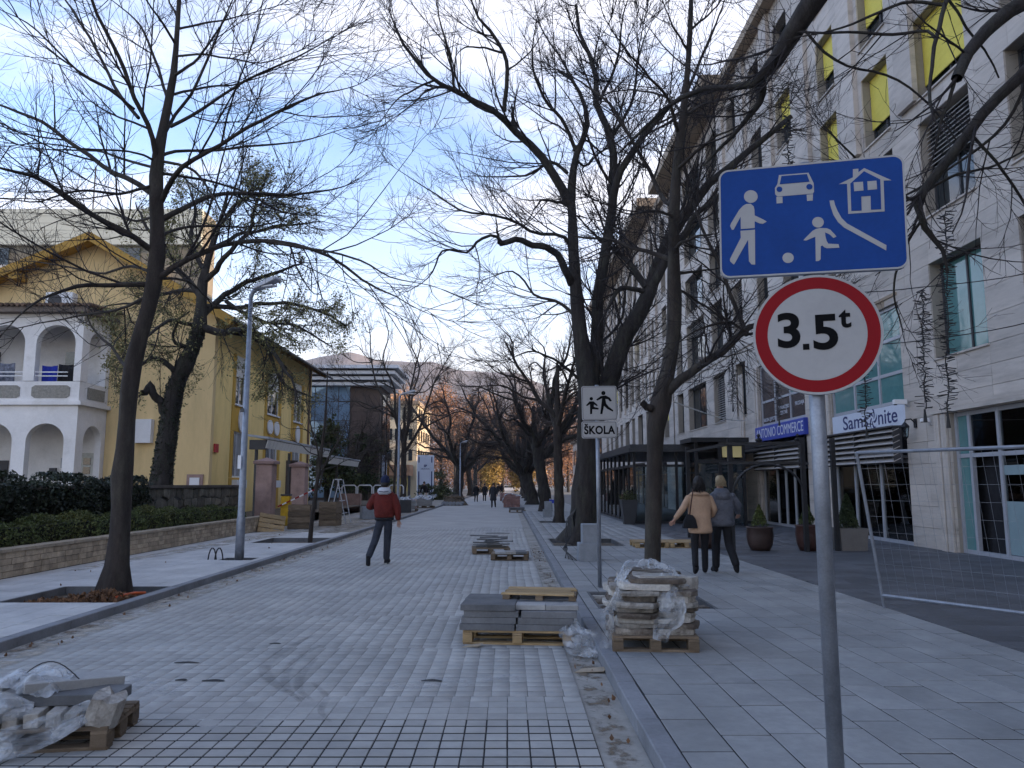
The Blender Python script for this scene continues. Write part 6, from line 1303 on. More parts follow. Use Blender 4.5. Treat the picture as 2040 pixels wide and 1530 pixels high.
for k in range(10):
    hh = rr.uniform(0.046, 0.064)
    for j in range(3):
        for i in range(2 if k < 8 else 1):
            sxw = rr.uniform(0.34, 0.44) if k < 8 else rr.uniform(0.45, 0.6)
            rough_stone((1.42 - 0.19 + 0.37 * i + rr.uniform(-0.04, 0.04) if k < 8 else 1.42 + rr.uniform(-0.1, 0.1), 8.0 - 0.38 + 0.37 * j + rr.uniform(-0.04, 0.04), z), sxw, rr.uniform(0.34, 0.42), hh * 0.96, R(-4 + rr.uniform(-9, 9)),
                        f'old stone in the {ordn[k]} layer, {("front","middle","rear")[j]} {("left","right")[i] if k < 8 else "centre"}', darkStone if (k + i * 2 + j) % 3 == 0 or k > 8 else oldStoneM, (rr.uniform(-0.02, 0.02), rr.uniform(-0.03, 0.03)), seed=k * 10 + j * 3 + i)
    z += hh
ZT = z
rough_stone((1.52, 7.68, ZT - 0.12 + 0.01), 0.62, 0.34, 0.12, 0.1, 'thick pale rounded stone jutting out near the top of the wrapped heap', oldStoneM, (0, 0.05), 99)
ribbon('plastic_film', 'clear plastic film twisted over the top of the old stones', [(1.05, 7.6, ZT - 0.05), (1.2, 7.75, ZT + 0.10), (1.38, 7.85, ZT + 0.12), (1.6, 7.7, ZT + 0.04), (1.72, 7.55, ZT - 0.12)], [0.12, 0.28, 0.34, 0.3, 0.2], 5, 0.035, side=(0, 1, 0.2))
ribbon('plastic_film', 'clear plastic film hanging down the front of the old stones', [(1.5, 7.6, ZT + 0.02), (1.54, 7.40, ZT - 0.15), (1.5, 7.33, ZT - 0.38), (1.46, 7.33, 0.36), (1.40, 7.30, 0.22)], [0.2, 0.22, 0.27, 0.24, 0.16], 6, 0.022)
ribbon('plastic_film', 'narrow plastic film strip falling from the stone heap to the kerb', [(1.12, 7.55, ZT - 0.02), (1.0, 7.50, ZT - 0.25), (0.96, 7.55, 0.45), (0.9, 7.6, 0.2), (0.78, 7.6, 0.08), (0.70, 7.62, 0.04)], [0.12, 0.09, 0.09, 0.14, 0.3, 0.34], 7, 0.02)
ribbon('plastic_film', 'crumpled plastic film lying in the gutter between two pallets', [(0.66, 8.2, 0.22), (0.7, 7.95, 0.12), (0.76, 7.75, 0.05), (0.84, 7.6, 0.03)], [0.18, 0.34, 0.36, 0.2], 8, 0.045)
for i in range(3): x = 1.75 + 0.13 * i; mb = MB(); mb.lathe([(0.10, 0), (0.12, 0.1), (0.09, 0.16), (0.06, 0.17)], 10, (0, 0, 0)); o = link_mesh('rubber_cap', mb.mesh('rubber_cap'), rubberM, None, (1.9 + 0.16 * i, 10.0 + 0.1 * i, 0.12 if i == 0 else 0.06)); tag(o, ('tallest black rubber cap beside the stone heap', 'black rubber cap in the pit behind the stone heap', 'black rubber cap farthest right in the tree pit')[i], 'rubber cap')
# stones lying in the pit behind
for i in range(46):
    x, y = rr.uniform(1.2, 2.55), rr.uniform(10.05, 11.4)
    if abs(x - 2.0) < 0.25 and abs(y - 10.9) < 0.25: continue
    o = rough_stone((x, y, -0.02 + rr.uniform(0, 0.05)), rr.uniform(0.12, 0.3), rr.uniform(0.08, 0.2), rr.uniform(0.04, 0.07), rr.uniform(0, 3), 'broken flat stone thrown into the tree pit behind the wrapped heap', oldStoneM if i % 2 else darkStone, seed=200 + i); o['group'] = 'broken stones in the tree pit'
# pallet heap at the lower left corner of the road
pallet('weathered pallet under the film covered kerb stones in the near left corner', (-3.22, 5.26, 0), R(8), 1.35, 0.62, woodOldM)
Mq = Matrix.Translation((-3.22, 5.26, 0)) @ Matrix.Rotation(R(8), 4, 'Z')
for k in range(11): p = Mq @ Vector((-0.62 + 0.118 * k, -0.13 + rr.uniform(-0.02, 0.02), 0.146)); slab(p, 0.085, 0.32, 0.085, R(12 + rr.uniform(-3, 3)), f'pale kerb stone on edge, number {("one","two","three","four","five","six","seven","eight","nine","ten","eleven")[k]} from the left of the near pallet', oldStoneM, 'pale kerb stones on edge', (0, rr.uniform(-0.1, 0.1)))
slab(Mq @ Vector((-0.35, -0.02, 0.236)), 0.85, 0.30, 0.06, R(14), 'long grey slab across the kerb stones on the near pallet', slabLM, 'slabs on the near left pallet'); slab(Mq @ Vector((0.36, 0.0, 0.236)), 0.62, 0.26, 0.065, R(4), 'grey slab with pale top at the right of the near pallet', slabM, 'slabs on the near left pallet')
slab(Mq @ Vector((0.30, 0.10, 0.305)), 0.60, 0.2, 0.06, R(40), 'tilted pale slab pointing away on top of the near pallet', slabLM, 'slabs on the near left pallet', (0.05, 0.06)); slab(Mq @ Vector((-0.5, 0.14, 0.298)), 0.8, 0.3, 0.06, R(10), 'rear grey slab on the near pallet at the frame edge', slabLM, 'slabs on the near left pallet')
rough_stone(Mq @ Vector((0.60, -0.2, 0.15)), 0.2, 0.2, 0.17, 0.3, 'broken pale corner stone at the right end of the near pallet', oldStoneM, (0.1, 0.3), 300)['group'] = 'pale kerb stones on edge'
def Q(x, y, z): return tuple(Mq @ Vector((x, y, z)))
ribbon('plastic_film', 'bulging clear plastic film on the rear slabs of the near pallet', [Q(-0.25, 0.1, 0.32), Q(-0.1, 0.06, 0.37), Q(0.1, 0.04, 0.38), Q(0.3, 0.0, 0.33)], [0.2, 0.36, 0.38, 0.2], 11, 0.04, side=(0, 1, 0))
ribbon('plastic_film', 'white bunched plastic film across the middle of the near pallet', [Q(-0.85, -0.28, 0.22), Q(-0.5, -0.3, 0.24), Q(-0.2, -0.3, 0.26), Q(0.08, -0.3, 0.29), Q(0.2, -0.24, 0.25)], [0.16, 0.2, 0.22, 0.24, 0.1], 12, 0.05, side=(0, 0.3, 1), nx=14)
ribbon('plastic_film', 'twisted rope of plastic film slung along the front of the near pallet', [Q(-0.75, -0.36, 0.14), Q(-0.45, -0.4, 0.07), Q(-0.1, -0.42, 0.07), Q(0.2, -0.4, 0.12), Q(0.45, -0.34, 0.20), Q(0.56, -0.25, 0.25)], [0.12, 0.14, 0.16, 0.16, 0.13, 0.08], 13, 0.03, side=(0, 0.3, 1), nx=14)
ribbon('plastic_film', 'lower strand of plastic film trailing on the pavers by the near pallet', [Q(-0.6, -0.46, 0.03), Q(-0.2, -0.5, 0.03), Q(0.1, -0.46, 0.05), Q(0.35, -0.42, 0.11), Q(0.54, -0.3, 0.2)], [0.1, 0.14, 0.12, 0.1, 0.06], 14, 0.02, side=(0, 0.5, 0.6), nx=12)
mb = MB(); mb.tube([Q(-0.05 + 0.42 * t, 0.12 - 0.08 * t, 0.35 + 0.12 * math.sin(math.pi * t)) for t in np.linspace(0, 1, 12)], 0.004, 5); obj_world('strap', mb, rubberM, 'thin black strap arching over the near left pallet', 'strap')
# middle pallets on the road
pallet('low pallet with a few leftover slabs in the middle of the road', (0.05, 17.5, 0), R(-3), 0.82, 0.8, woodOldM)
for i in range(3): slab((-0.16 + 0.22 * i, 17.3, 0.146), 0.24, 0.5, 0.045, 0.05, ('left', 'middle', 'right')[i] + ' leftover slab on the low pallet in the road', (slabLM, oldStoneM, slabM)[i], 'leftover slabs on the low pallet')
pallet('pallet with tumbled dark paving strips in the road', (-0.42, 19.0, 0), R(4), 0.9, 0.8, woodOldM)
for i in range(9): slab((-0.45 + rr.uniform(-0.25, 0.25), 18.95 + rr.uniform(-0.2, 0.2), 0.15 + 0.03 * i), rr.uniform(0.5, 0.75), 0.1, 0.03, rr.uniform(-0.5, 0.5), 'dark paving strip tumbled on the farther middle pallet', slabM, 'tumbled dark paving strips', (0, rr.uniform(-0.06, 0.06)))
# long pallets on the right pavement
for i in range(2): pallet(('pale pallet lying by the slender tree, left of two', 'pale pallet lying behind the woman in the beige coat')[i], (3.55 + 0.85 * i, 19.7, 0.1), 0, 0.82, 1.0, woodM)
# concrete blocks with cable loops
def block_pair(p, lab, s=1.0):
    t = thing('concrete_block', 'lower ' + lab, 'concrete block', p, 0, 'cast concrete blocks'); MB().cbox(-0.22, 0.22, -0.2, 0.2, 0, 0.36, 0.012).build('cube', blockM, t)
    q_ = (p[0] + 0.03, p[1] + 0.02, p[2] + 0.362); t2 = thing('concrete_block', 'upper ' + lab, 'concrete block', q_, 0, 'cast concrete blocks'); MB().cbox(-0.17, 0.17, -0.17, 0.17, 0, 0.38, 0.012).build('cube', blockM, t2)
block_pair((1.66, 16.15, 0.1), 'grey concrete block beside the school sign pole'); block_pair((1.9, 37.4, 0.1), 'grey concrete block beside the slim young tree')
for i in range(4):
    d = 0.03 * i; mb = MB(); mb.tube([(1.75, 20.6, 0.55), (1.62 + d, 19.6, 0.95 + d), (1.40 + d, 18.4, 0.85), (1.28 + d * 1.5, 17.6, 0.5), (1.30 - d, 17.2, 0.25), (1.2 + d * 2, 16.4 - d * 6, 0.13)], 0.012, 6); obj_world('cable', mb, rubberM, ('uppermost', 'second', 'third', 'lowest')[i] + ' black cable looping out of the huge tree pit', 'cable', 'cables looping from the tree pit')
for i in range(2): mb = MB(); mb.tube([(-6.15 + 0.14*i + 0.09*math.cos(a), 16.3, -0.02 + 0.36*math.sin(a)) for a in np.linspace(0, math.pi, 10)], 0.014, 6); obj_world('cable', mb, rubberM, ('left', 'right')[i] + ' black cable loop at the foot of the nearest lamp', 'cable', 'cable loops by the lamp')
mb = MB(); mb.tube([(-5.75, 10.7, 0.03), (-5.5, 10.75, 0.07), (-5.35, 10.95, 0.12), (-5.3, 11.2, 0.12), (-5.22, 11.35, 0.1)], 0.022, 8); obj_world('hose', mb, M('orange_hose', (0.45, 0.08, 0.02), 0.5), 'orange hose coiled in the pit of the left tree', 'hose')
# manhole cover, tyre marks, sand, litter
mb = MB(); mb.lathe([(0.42, 0.001), (0.42, 0.006), (0.36, 0.006), (0.36, 0.003), (0.33, 0.004), (0, 0.0045)], 32); o = link_mesh('manhole_cover', mb.mesh('manhole_cover'), frameDM, None, (-0.35, 26.5, 0.0)); tag(o, 'dark round manhole cover set in the road', 'manhole cover')
def decal(name, c, lo, hi, amt, scale):
    m = bpy.data.materials.new(name); m.use_nodes = True; N, L = m.node_tree.nodes, m.node_tree.links; bs = N['Principled BSDF']; bs.inputs['Base Color'].default_value = (*c, 1); bs.inputs['Roughness'].default_value = 0.9
    geo = N.new('ShaderNodeNewGeometry'); ns = N.new('ShaderNodeTexNoise'); ns.inputs['Scale'].default_value = scale; ns.inputs['Detail'].default_value = 7; ns.inputs['Roughness'].default_value = 0.7; L.new(geo.outputs['Position'], ns.inputs['Vector'])
    uv = N.new('ShaderNodeAttribute'); uv.attribute_name = 'edge'; mr = N.new('ShaderNodeMapRange'); mr.inputs['From Min'].default_value = lo; mr.inputs['From Max'].default_value = hi; mr.inputs['To Max'].default_value = amt; L.new(ns.outputs['Fac'], mr.inputs['Value'])
    mu = N.new('ShaderNodeMath'); mu.operation = 'MULTIPLY'; L.new(mr.outputs[0], mu.inputs[0]); L.new(uv.outputs['Fac'], mu.inputs[1]); L.new(mu.outputs[0], bs.inputs['Alpha']); return m
def strip(name, pts, width, z, mat, parent, soft=True):
    P, _ = spline([(x, y, z) for x, y in pts], [1] * len(pts), 40); T = np.gradient(P, axis=0); S = np.stack([-T[:, 1], T[:, 0], 0 * T[:, 0]], 1); S /= np.linalg.norm(S, axis=1, keepdims=True)
    u = np.array([-0.5, -0.3, 0, 0.3, 0.5]); wv = np.interp(np.linspace(0, 1, 40), np.linspace(0, 1, len(width)), width); V = (P[:, None] + S[:, None] * (u[None] * wv[:, None])[:, :, None]).reshape(-1, 3); idx = np.arange(200).reshape(40, 5)
    F = np.stack([idx[:-1, :-1], idx[:-1, 1:], idx[1:, 1:], idx[1:, :-1]], -1).reshape(-1, 4); me = fast_mesh(name, V, F); o = link_mesh(name, me, mat, parent); o['kind'] = 'stuff'
    e = np.tile([0, 1, 1, 1, 0], (40, 1)).astype(np.float32); e[0] = 0; e[-1] = 0; at_ = me.attributes.new('edge', 'FLOAT', 'POINT'); at_.data.foreach_set('value', e.ravel()); return o
tyreM = decal('tyre_rubber', (0.03, 0.03, 0.033), 0.3, 0.7, 0.28, 9)
for pts, wd in (([(625, 1265), (560, 1300), (527, 1330), (550, 1365), (610, 1398)], 0.13), ([(640, 1285), (590, 1315), (568, 1345), (578, 1380), (600, 1400)], 0.10), ([(632, 1310), (600, 1345), (600, 1380), (625, 1398)], 0.1), ([(622, 1360), (650, 1390), (640, 1420), (660, 1440)], 0.07)):
    strip('tyre_mark', [(gr(u, v).x, gr(u, v).y) for u, v in pts], [wd * 0.5, wd, wd, wd * 0.4], 0.0035, tyreM, road)
dustM = decal('pale_dust', (0.40, 0.36, 0.30), 0.42, 0.6, 0.85, 3.0); dirtM = decal('brown_dirt', (0.17, 0.13, 0.09), 0.5, 0.62, 0.9, 5)
strip('sand_patch', [(-4.75, 6.2), (-4.8, 10), (-4.75, 14), (-4.8, 20), (-4.8, 32)], [0.5, 0.45, 0.5, 0.4, 0.5], 0.0038, dustM, road); strip('sand_patch', [(-4.9, 6.2), (-4.9, 12), (-4.9, 20), (-4.9, 34)], [0.2, 0.24, 0.2, 0.3], 0.0052, dirtM, road)
strip('sand_patch', [(-1.2, 6.6), (-0.6, 6.7), (0.1, 6.9)], [0.2, 0.45, 0.25], 0.0038, decal('white_dust', (0.5, 0.5, 0.5), 0.45, 0.65, 0.5, 5), road); strip('sand_patch', [(-3.6, 7.2), (-3.2, 6.7), (-2.6, 6.4)], [0.3, 0.7, 0.3], 0.0044, MATS.get('x') or bpy.data.materials['white_dust'], road)
strip('sand_patch', [(-7.9, 14), (-7.6, 20), (-7.2, 26), (-7.0, 36)], [0.3, 0.9, 1.6, 2.0], 0.1045, dustM, swl); strip('sand_patch', [(-6.0, 24), (-5.8, 28), (-5.8, 33), (-5.9, 40)], [0.4, 1.4, 1.6, 1.0], 0.1058, dirtM, swl)
strip('sand_patch', [(0.72, 4.6), (0.7, 6), (0.73, 9), (0.7, 14), (0.72, 22)], [0.22, 0.28, 0.26, 0.28, 0.24], -0.009, dirtM, gutter)
spotM = decal('tar_spot', (0.02, 0.02, 0.022), 0.2, 0.4, 1.0, 12)
for u, v, s in ((372, 1321, 0.12), (425, 1357, 0.1), (130, 1400, 0.06), (860, 1357, 0.09), (360, 1356, 0.05), (548, 1283, 0.06)): a = gr(u, v); strip('tar_spot', [(a.x - s, a.y), (a.x, a.y + 0.02), (a.x + s, a.y - 0.01)], [0.04, 0.09, 0.03], 0.004, spotM, road)
# pieces of cardboard and leaves as litter
for i, (x, y, s, lab) in enumerate(((0.75, 7.15, 0.16, 'torn piece of cardboard in the gutter by the kerb'), (-0.36, 8.15, 0.11, 'torn brown cardboard beside the new slab pallet'))):
    mb = MB(); mb.add([(-s, -s*0.3, 0.004), (s*0.6, -s*0.5, 0.02), (s, s*0.3, 0.035), (-s*0.5, s*0.45, 0.01), (-s, -s*0.3, 0.0), (s*0.6, -s*0.5, 0.016), (s, s*0.3, 0.031), (-s*0.5, s*0.45, 0.006)], [(0,1,2,3),(7,6,5,4),(0,4,5,1),(1,5,6,2),(2,6,7,3),(3,7,4,0)]); o = link_mesh('cardboard', mb.mesh('cardboard'), M('cardboard', (0.33, 0.27, 0.2), 0.9) if 'cardboard' not in MATS else MATS['cardboard'], None, (x, y, 0.0 if x < 0.5 else -0.01)); tag(o, lab, 'cardboard')
P = np.concatenate([np.stack([rng.uniform(-5.0, -4.6, 70), rng.uniform(7, 30, 70), np.full(70, 0.012)], 1), np.stack([rng.uniform(0.6, 0.86, 60), rng.uniform(4.5, 20, 60), np.full(60, 0.004)], 1), np.stack([rng.uniform(-8, -5.3, 16), rng.uniform(8, 25, 16), np.full(16, 0.108)], 1)])
tag(leaves('litter_leaves', P, 0.05, brownLeafM, updir=4), 'scattered brown leaves along the kerbs', 'leaves', kind='stuff')
# left side: leaning pallet, crates, sawhorse, barriers, far heaps
t = pallet('pallet leaning upright against the nearer gate pillar', (-7.95, 26.1, 0.12), R(20), 0.85, 1.1, woodM); t.rotation_euler = (R(60), R(10), R(22))
def crate(loc, rz, s, label):
    t = thing('wooden_crate', label, 'crate', loc, rz, 'wooden crates by the gate')
    for k in range(4):
        for y in (-s[1]/2, s[1]/2): MB().box(-s[0]/2, s[0]/2, y - 0.012, y + 0.012, s[2]*k/4 + 0.01, s[2]*(k+1)/4 - 0.015).build('plank', woodOldM, t)
        for x in (-s[0]/2 + 0.012, s[0]/2 - 0.012): MB().box(x - 0.012, x + 0.012, -s[1]/2 + 0.014, s[1]/2 - 0.014, s[2]*k/4 + 0.01, s[2]*(k+1)/4 - 0.015).build('plank', woodOldM, t)
    for x in (-1, 1):
        for y in (-1, 1): MB().box(x*(s[0]/2 - 0.05) - 0.03, x*(s[0]/2 - 0.05) + 0.03, y*(s[1]/2 - 0.045) - 0.03, y*(s[1]/2 - 0.045) + 0.03, 0, s[2]).build('corner_post', woodOldM, t)
    return t
crate((-7.35, 27.6, 0.1), 0.1, (0.75, 0.8, 0.85), 'wooden crate standing behind the thin young tree'); crate((-6.75, 29.6, 0.1), -0.05, (0.65, 0.8, 0.9), 'second wooden crate to the right of the thin young tree')
S = thing('sawhorse', 'metal sawhorse frame standing beyond the wooden crates', 'sawhorse', (-6.9, 31.5, 0.1))
for y in (-0.5, 0.5):
    for s_ in (-1, 1): MB().tube([(s_ * 0.45, y, 0), (s_ * 0.08, y, 1.75)], 0.022, 6).build('leg', alumM, S)
for z in (0.4, 0.9, 1.4): MB().tube([(0.37 - 0.21*z, -0.5, z), (0.37 - 0.21*z, 0.5, z)], 0.018, 6).build('rung', alumM, S)
MB().tube([(0, -0.6, 1.75), (0, 0.6, 1.75)], 0.025, 6).build('rail', alumM, S)
RL = thing('tube_railing', 'white tube railing on a low pink wall beyond the gate', 'railing', (-9.5, 48, 0.1)); MB().box(-10.2, -8.9, 46.8, 47.2, 0.1, 1.1).box(-8.9, -5.9, 50, 50.3, 0.1, 0.75).build('low_wall', pinkM, RL, world=True)
for k in range(4): x = -10.0 + 0.95 * k; MB().tube([(x, 46.7, 1.1), (x, 46.7, 1.5), (x + 0.1, 46.7, 1.6), (x + 0.75, 46.7, 1.6), (x + 0.85, 46.7, 1.5), (x + 0.85, 46.7, 1.1)], 0.04, 6).build('rail_loop', whitePM, RL, world=True)
for i, (x, y, sx, sz) in enumerate(((-6.6, 42.5, 0.9, 0.75), (-5.7, 43.2, 0.6, 0.7), (-6.2, 35.5, 1.0, 0.55))): o = slab((x, y, 0.1), sx, 0.6, sz, 0.2 * i, ('dark bin box beyond the sawhorse', 'smaller dark bin box nearer the kerb', 'grey concrete base beside the sawhorse')[i], (frameDM, frameDM, blockM)[i], 'boxes on the unfinished pavement'); o['category'] = 'box'
for i, (x, y) in enumerate(((-5.9, 45.5), (-6.8, 47.5), (-5.6, 52))):
    t = pallet(('film wrapped pallet beside the second lamp', 'pallet behind the film wrapped pallets', 'pallet beyond the second lamp near the bent worker')[i], (x, y, 0.1), 0.2 * i, 1.2, 0.9, woodOldM)
    for k in range(3): slab((x + rr.uniform(-0.1, 0.1), y, 0.247 + 0.16 * k), 1.0, 0.7, 0.15, rr.uniform(-0.2, 0.2), ('bottom', 'middle', 'top')[k] + ' pale block layer on the ' + ('film wrapped pallet beside the second lamp', 'pallet behind the film wrapped pallets', 'pallet near the bent worker')[i], slabLM, 'block layers on far left pallets')
    ribbon('plastic_film', ('loose plastic film flapping on the pallet beside the second lamp', 'loose plastic film on the pallet behind it', 'loose plastic film on the pallet near the bent worker')[i], [(x - 0.8, y - 0.4, 0.5), (x - 0.3, y - 0.45, 0.85), (x + 0.3, y - 0.4, 0.8), (x + 0.9, y - 0.4, 0.95)], [0.3, 0.5, 0.5, 0.2], 30 + i, 0.08, side=(0, 1, 0.4))
Hp = thing('rubble_heap', 'heap of rubble, boards and pipes at the left side of the road', 'heap', (-4.3, 62, 0))
r2 = np.random.default_rng(8); nx = 20; X, Yy = np.meshgrid(np.linspace(-1.2, 1.2, nx), np.linspace(-1.2, 1.2, nx)); Zh = np.clip(0.8 * (1 - (X / 1.15) ** 2 - (Yy / 1.1) ** 2), -0.05, 2) * (0.8 + 0.35 * r2.uniform(0, 1, (nx, nx))); idx = np.arange(nx * nx).reshape(nx, nx)
link_mesh('earth_mound', fast_mesh('earth_mound', np.stack([X, Yy, Zh], -1).reshape(-1, 3), np.stack([idx[:-1, :-1], idx[:-1, 1:], idx[1:, 1:], idx[1:, :-1]], -1).reshape(-1, 4)), earthM, Hp)
for k in range(10): a = rr.uniform(0, 3.1); MB().bar((-0.9 * math.cos(a), -0.5 + rr.uniform(-0.4, 0.4), 0.35 + rr.uniform(0, 0.35)), (0.9 * math.cos(a), -0.3, 0.6 + rr.uniform(0, 0.3)), 0.08, 0.03).build('board', woodOldM, Hp)
for k in range(6): MB().tube([(-0.8 + 0.28 * k, -1.1, 0.16), (-0.7 + 0.28 * k, -0.4, 0.18)], 0.14, 10).build('pipe', blockM, Hp)
# wrapped brick pallets on the road, low slabs
def brick_stack(loc, label, n=4):
    t = thing('brick_stack', label, 'brick stack', loc, 0, 'wrapped brick stacks on the road')
    for k in range(n):
        for i in range(5): MB().cbox(-0.6 + 0.24 * i, -0.37 + 0.24 * i, -0.45, 0.45, 0.2 * k + 0.02, 0.2 * k + 0.2, 0.01).build('brick_row', M('pinkish_brick', (0.30, 0.17, 0.15), 0.9, 0.15, 3, rnd=0.15) if 'pinkish_brick' not in MATS else MATS['pinkish_brick'], t)
    return t
brick_stack((0.28, 56.5, 0), 'pinkish brick stack under plastic film on the road'); ribbon('plastic_film', 'clear plastic film thrown over the pinkish brick stack', [(-0.4, 56, 0.5), (-0.2, 56, 0.9), (0.4, 56.2, 0.95), (0.95, 56.2, 0.8)], [0.7, 0.9, 0.9, 0.6], 44, 0.05, side=(0, 1, 0))
pallet('low pallet with slabs beside the gutter in front of the brick stack', (0.55, 46.5, 0), 0, 1.0, 0.9, woodOldM)
for k in range(2): slab((0.52, 46.4, 0.146 + 0.08 * k), 0.9, 0.7, 0.07, 0.06 * k, ('lower', 'upper')[k] + ' slab on the low pallet in front of the brick stack', slabM, 'slabs in front of the brick stack')
brick_stack((0.1, 70, 0), 'grey block stack behind the pinkish brick stack', 4); brick_stack((-0.2, 78, 0), 'farthest block stack at the right side of the road', 4)
# ================================================================ POTS, PLANTERS, FENCE, SHOP CHRISTMAS TREE
def pot(loc, label, r=0.27, h=0.5, conif=False, seed=0, mat=potM):
    t = thing('plant_pot', label, 'plant pot', loc, 0, 'pots in front of the shops'); MB().lathe([(r*0.72, 0), (r*0.95, h*0.25), (r*1.05, h*0.6), (r, h*0.92), (r*1.06, h*0.95), (r*1.06, h), (r*0.9, h), (r*0.88, h*0.93)], 24).build('pot', mat, t, smooth=True)
    g = np.random.default_rng(seed); n = 1500; a = g.uniform(0, 6.28, n); f = g.uniform(0, 1, n) ** 0.7
    P = np.stack([np.cos(a) * (1 - f) * 0.24 * g.uniform(0.3, 1, n), np.sin(a) * (1 - f) * 0.24 * g.uniform(0.3, 1, n), h + 0.02 + f * (0.72 if conif else 0.5)], 1); leaves('shrub', P, 0.05, coniferM if conif else hedgeM, t, kind='stuff'); return t
pot((6.0, 18.6, 0.1), 'dark brown round pot with a spiky shrub beside the pergola', 0.30, 0.55, False, 1); pot((7.1, 18.5, 0.1), 'dark brown pot with small shrub behind the big sign pole', 0.27, 0.6, False, 2, M('reddish_pot', (0.06, 0.028, 0.024), 0.4)); pot((4.9, 19.3, 0.1), 'dark brown pot half hidden behind the woman in the grey jacket', 0.34, 0.55, True, 3)
T = thing('square_planter', 'grey square planter with a conical conifer in front of the luggage shop', 'planter', (8.15, 18.7, 0.1)); mb = MB(); mb.add([(-0.3,-0.3,0),(0.3,-0.3,0),(0.3,0.3,0),(-0.3,0.3,0),(-0.34,-0.34,0.52),(0.34,-0.34,0.52),(0.34,0.34,0.52),(-0.34,0.34,0.52),(-0.29,-0.29,0.52),(0.29,-0.29,0.52),(0.29,0.29,0.52),(-0.29,0.29,0.52),(-0.29,-0.29,0.47),(0.29,-0.29,0.47),(0.29,0.29,0.47),(-0.29,0.29,0.47)], [(3,2,1,0)] + [(b+i, b+(i+1) % 4, b+4+(i+1) % 4, b+4+i) for b in (0, 4, 8) for i in range(4)] + [(12,13,14,15)]); mb.build('box', planterM, T)
n = 2600; a = rng.uniform(0, 6.28, n); f = rng.uniform(0, 1, n) ** 0.8; leaves('conifer', np.stack([np.cos(a)*(1-f)**0.7*0.27*rng.uniform(0.6, 1, n), np.sin(a)*(1-f)**0.7*0.27*rng.uniform(0.6, 1, n), 0.5 + 0.82*f], 1), 0.05, coniferM, T, kind='stuff')
for i in range(2): T2 = thing('tall_planter', ('tall dark tapered planter at the terrace corner', 'tall grey tapered planter near the entrance pavilion')[i], 'planter', ((4.75, 30.6, 0.1), (7.6, 28.6, 0.1))[i]); MB().add([(-0.2,-0.2,0),(0.2,-0.2,0),(0.2,0.2,0),(-0.2,0.2,0),(-0.32,-0.32,0.95),(0.32,-0.32,0.95),(0.32,0.32,0.95),(-0.32,0.32,0.95)], [(3,2,1,0),(4,5,6,7),(0,1,5,4),(1,2,6,5),(2,3,7,6),(3,0,4,7)]).build('box', (frameDM, planterM)[i], T2); n = 700; leaves('shrub', np.stack([rng.normal(0, 0.16, n), rng.normal(0, 0.16, n), 0.95 + np.abs(rng.normal(0, 0.18, n))], 1), 0.06, coniferM, T2, kind='stuff')
XT = thing('christmas_tree', 'decorated christmas tree behind the luggage shop window', 'christmas tree', (FX + 0.27, 21.35, 0.12)); n = 4200; a = rng.uniform(0, 6.28, n); f = rng.uniform(0, 1, n); rr_ = (1 - f) * 0.42 * rng.uniform(0.5, 1, n); leaves('needles', np.stack([np.cos(a)*rr_*0.3 + 0.0, np.sin(a)*rr_, 0.2 + 1.75*f], 1), 0.05, ivyM, XT, kind='stuff')
balM = [M('silver_bauble', (0.6, 0.6, 0.62), 0.25, metal=0.6), M('blue_bauble', (0.05, 0.12, 0.4), 0.3), M('red_bauble', (0.35, 0.03, 0.03), 0.3)]
for k in range(70): f = rr.uniform(0.02, 0.92); a = rr.uniform(2.4, 3.9); q = (1 - f) * 0.42; MB().lathe([(0.005, -0.03), (0.026, -0.018), (0.032, 0), (0.026, 0.018), (0.005, 0.03)], 7, (math.cos(a) * q * 0.32 - 0.01, math.sin(a) * q * 1.4, 0.2 + 1.75 * f)).build('bauble', balM[k % 5 % 3 if k % 2 else 0], XT)
for k, (y, z, s) in enumerate(((20.3, 0.12, 0.7), (20.75, 0.12, 0.55), (22.3, 0.12, 0.5))):
    t = thing('suitcase', ('large red suitcase at the right end of the shop window', 'dark suitcase beside the red suitcase in the shop window', 'blue suitcase left of the christmas tree in the window')[k], 'suitcase', (FX + 0.27, y, z)); MB().cbox(-0.11, 0.11, -s*0.33, s*0.33, 0.04, s, 0.03).build('shell', (M('red_shell', (0.22, 0.02, 0.025), 0.4), frameDM, navyM)[k], t); MB().tube([(0, -0.1, s), (0, -0.1, s + 0.08), (0, 0.1, s + 0.08), (0, 0.1, s)], 0.01, 5).build('handle', frameDM, t)
# temporary mesh fence on the right
Fn = thing('mesh_fence', 'leaning temporary wire mesh fence panel at the right edge', 'fence', (4.68, 9.85, 0.1))
A = Vector((0, 0, 0.12)); D = Vector((0.86, -1.33, 0)).normalized(); UP = Vector((-0.17, -0.11, 0.98)).normalized(); Lf, Hf = 3.4, 1.86
MB().tube([A - UP * 0.1, A + UP * Hf], 0.021, 8).build('post', metalM, Fn); MB().tube([A + D * Lf - UP * 0.1, A + D * Lf + UP * Hf], 0.021, 8).build('post', metalM, Fn)
MB().tube([A + UP * Hf, A + D * Lf + UP * Hf], 0.021, 8).build('rail', metalM, Fn); MB().tube([A + UP * 0.06, A + D * Lf + UP * 0.06], 0.021, 8).build('rail', metalM, Fn)
wv = MB()
for k in range(1, 30): wv.bar(A + D * (Lf * k / 30) + UP * 0.06, A + D * (Lf * k / 30) + UP * Hf, 0.002)
for k in range(1, 9): wv.bar(A + UP * (0.06 + (Hf - 0.06) * k / 9), A + D * Lf + UP * (0.06 + (Hf - 0.06) * k / 9), 0.002)
o = wv.build('wire_mesh', metalM, Fn); o['kind'] = 'stuff'
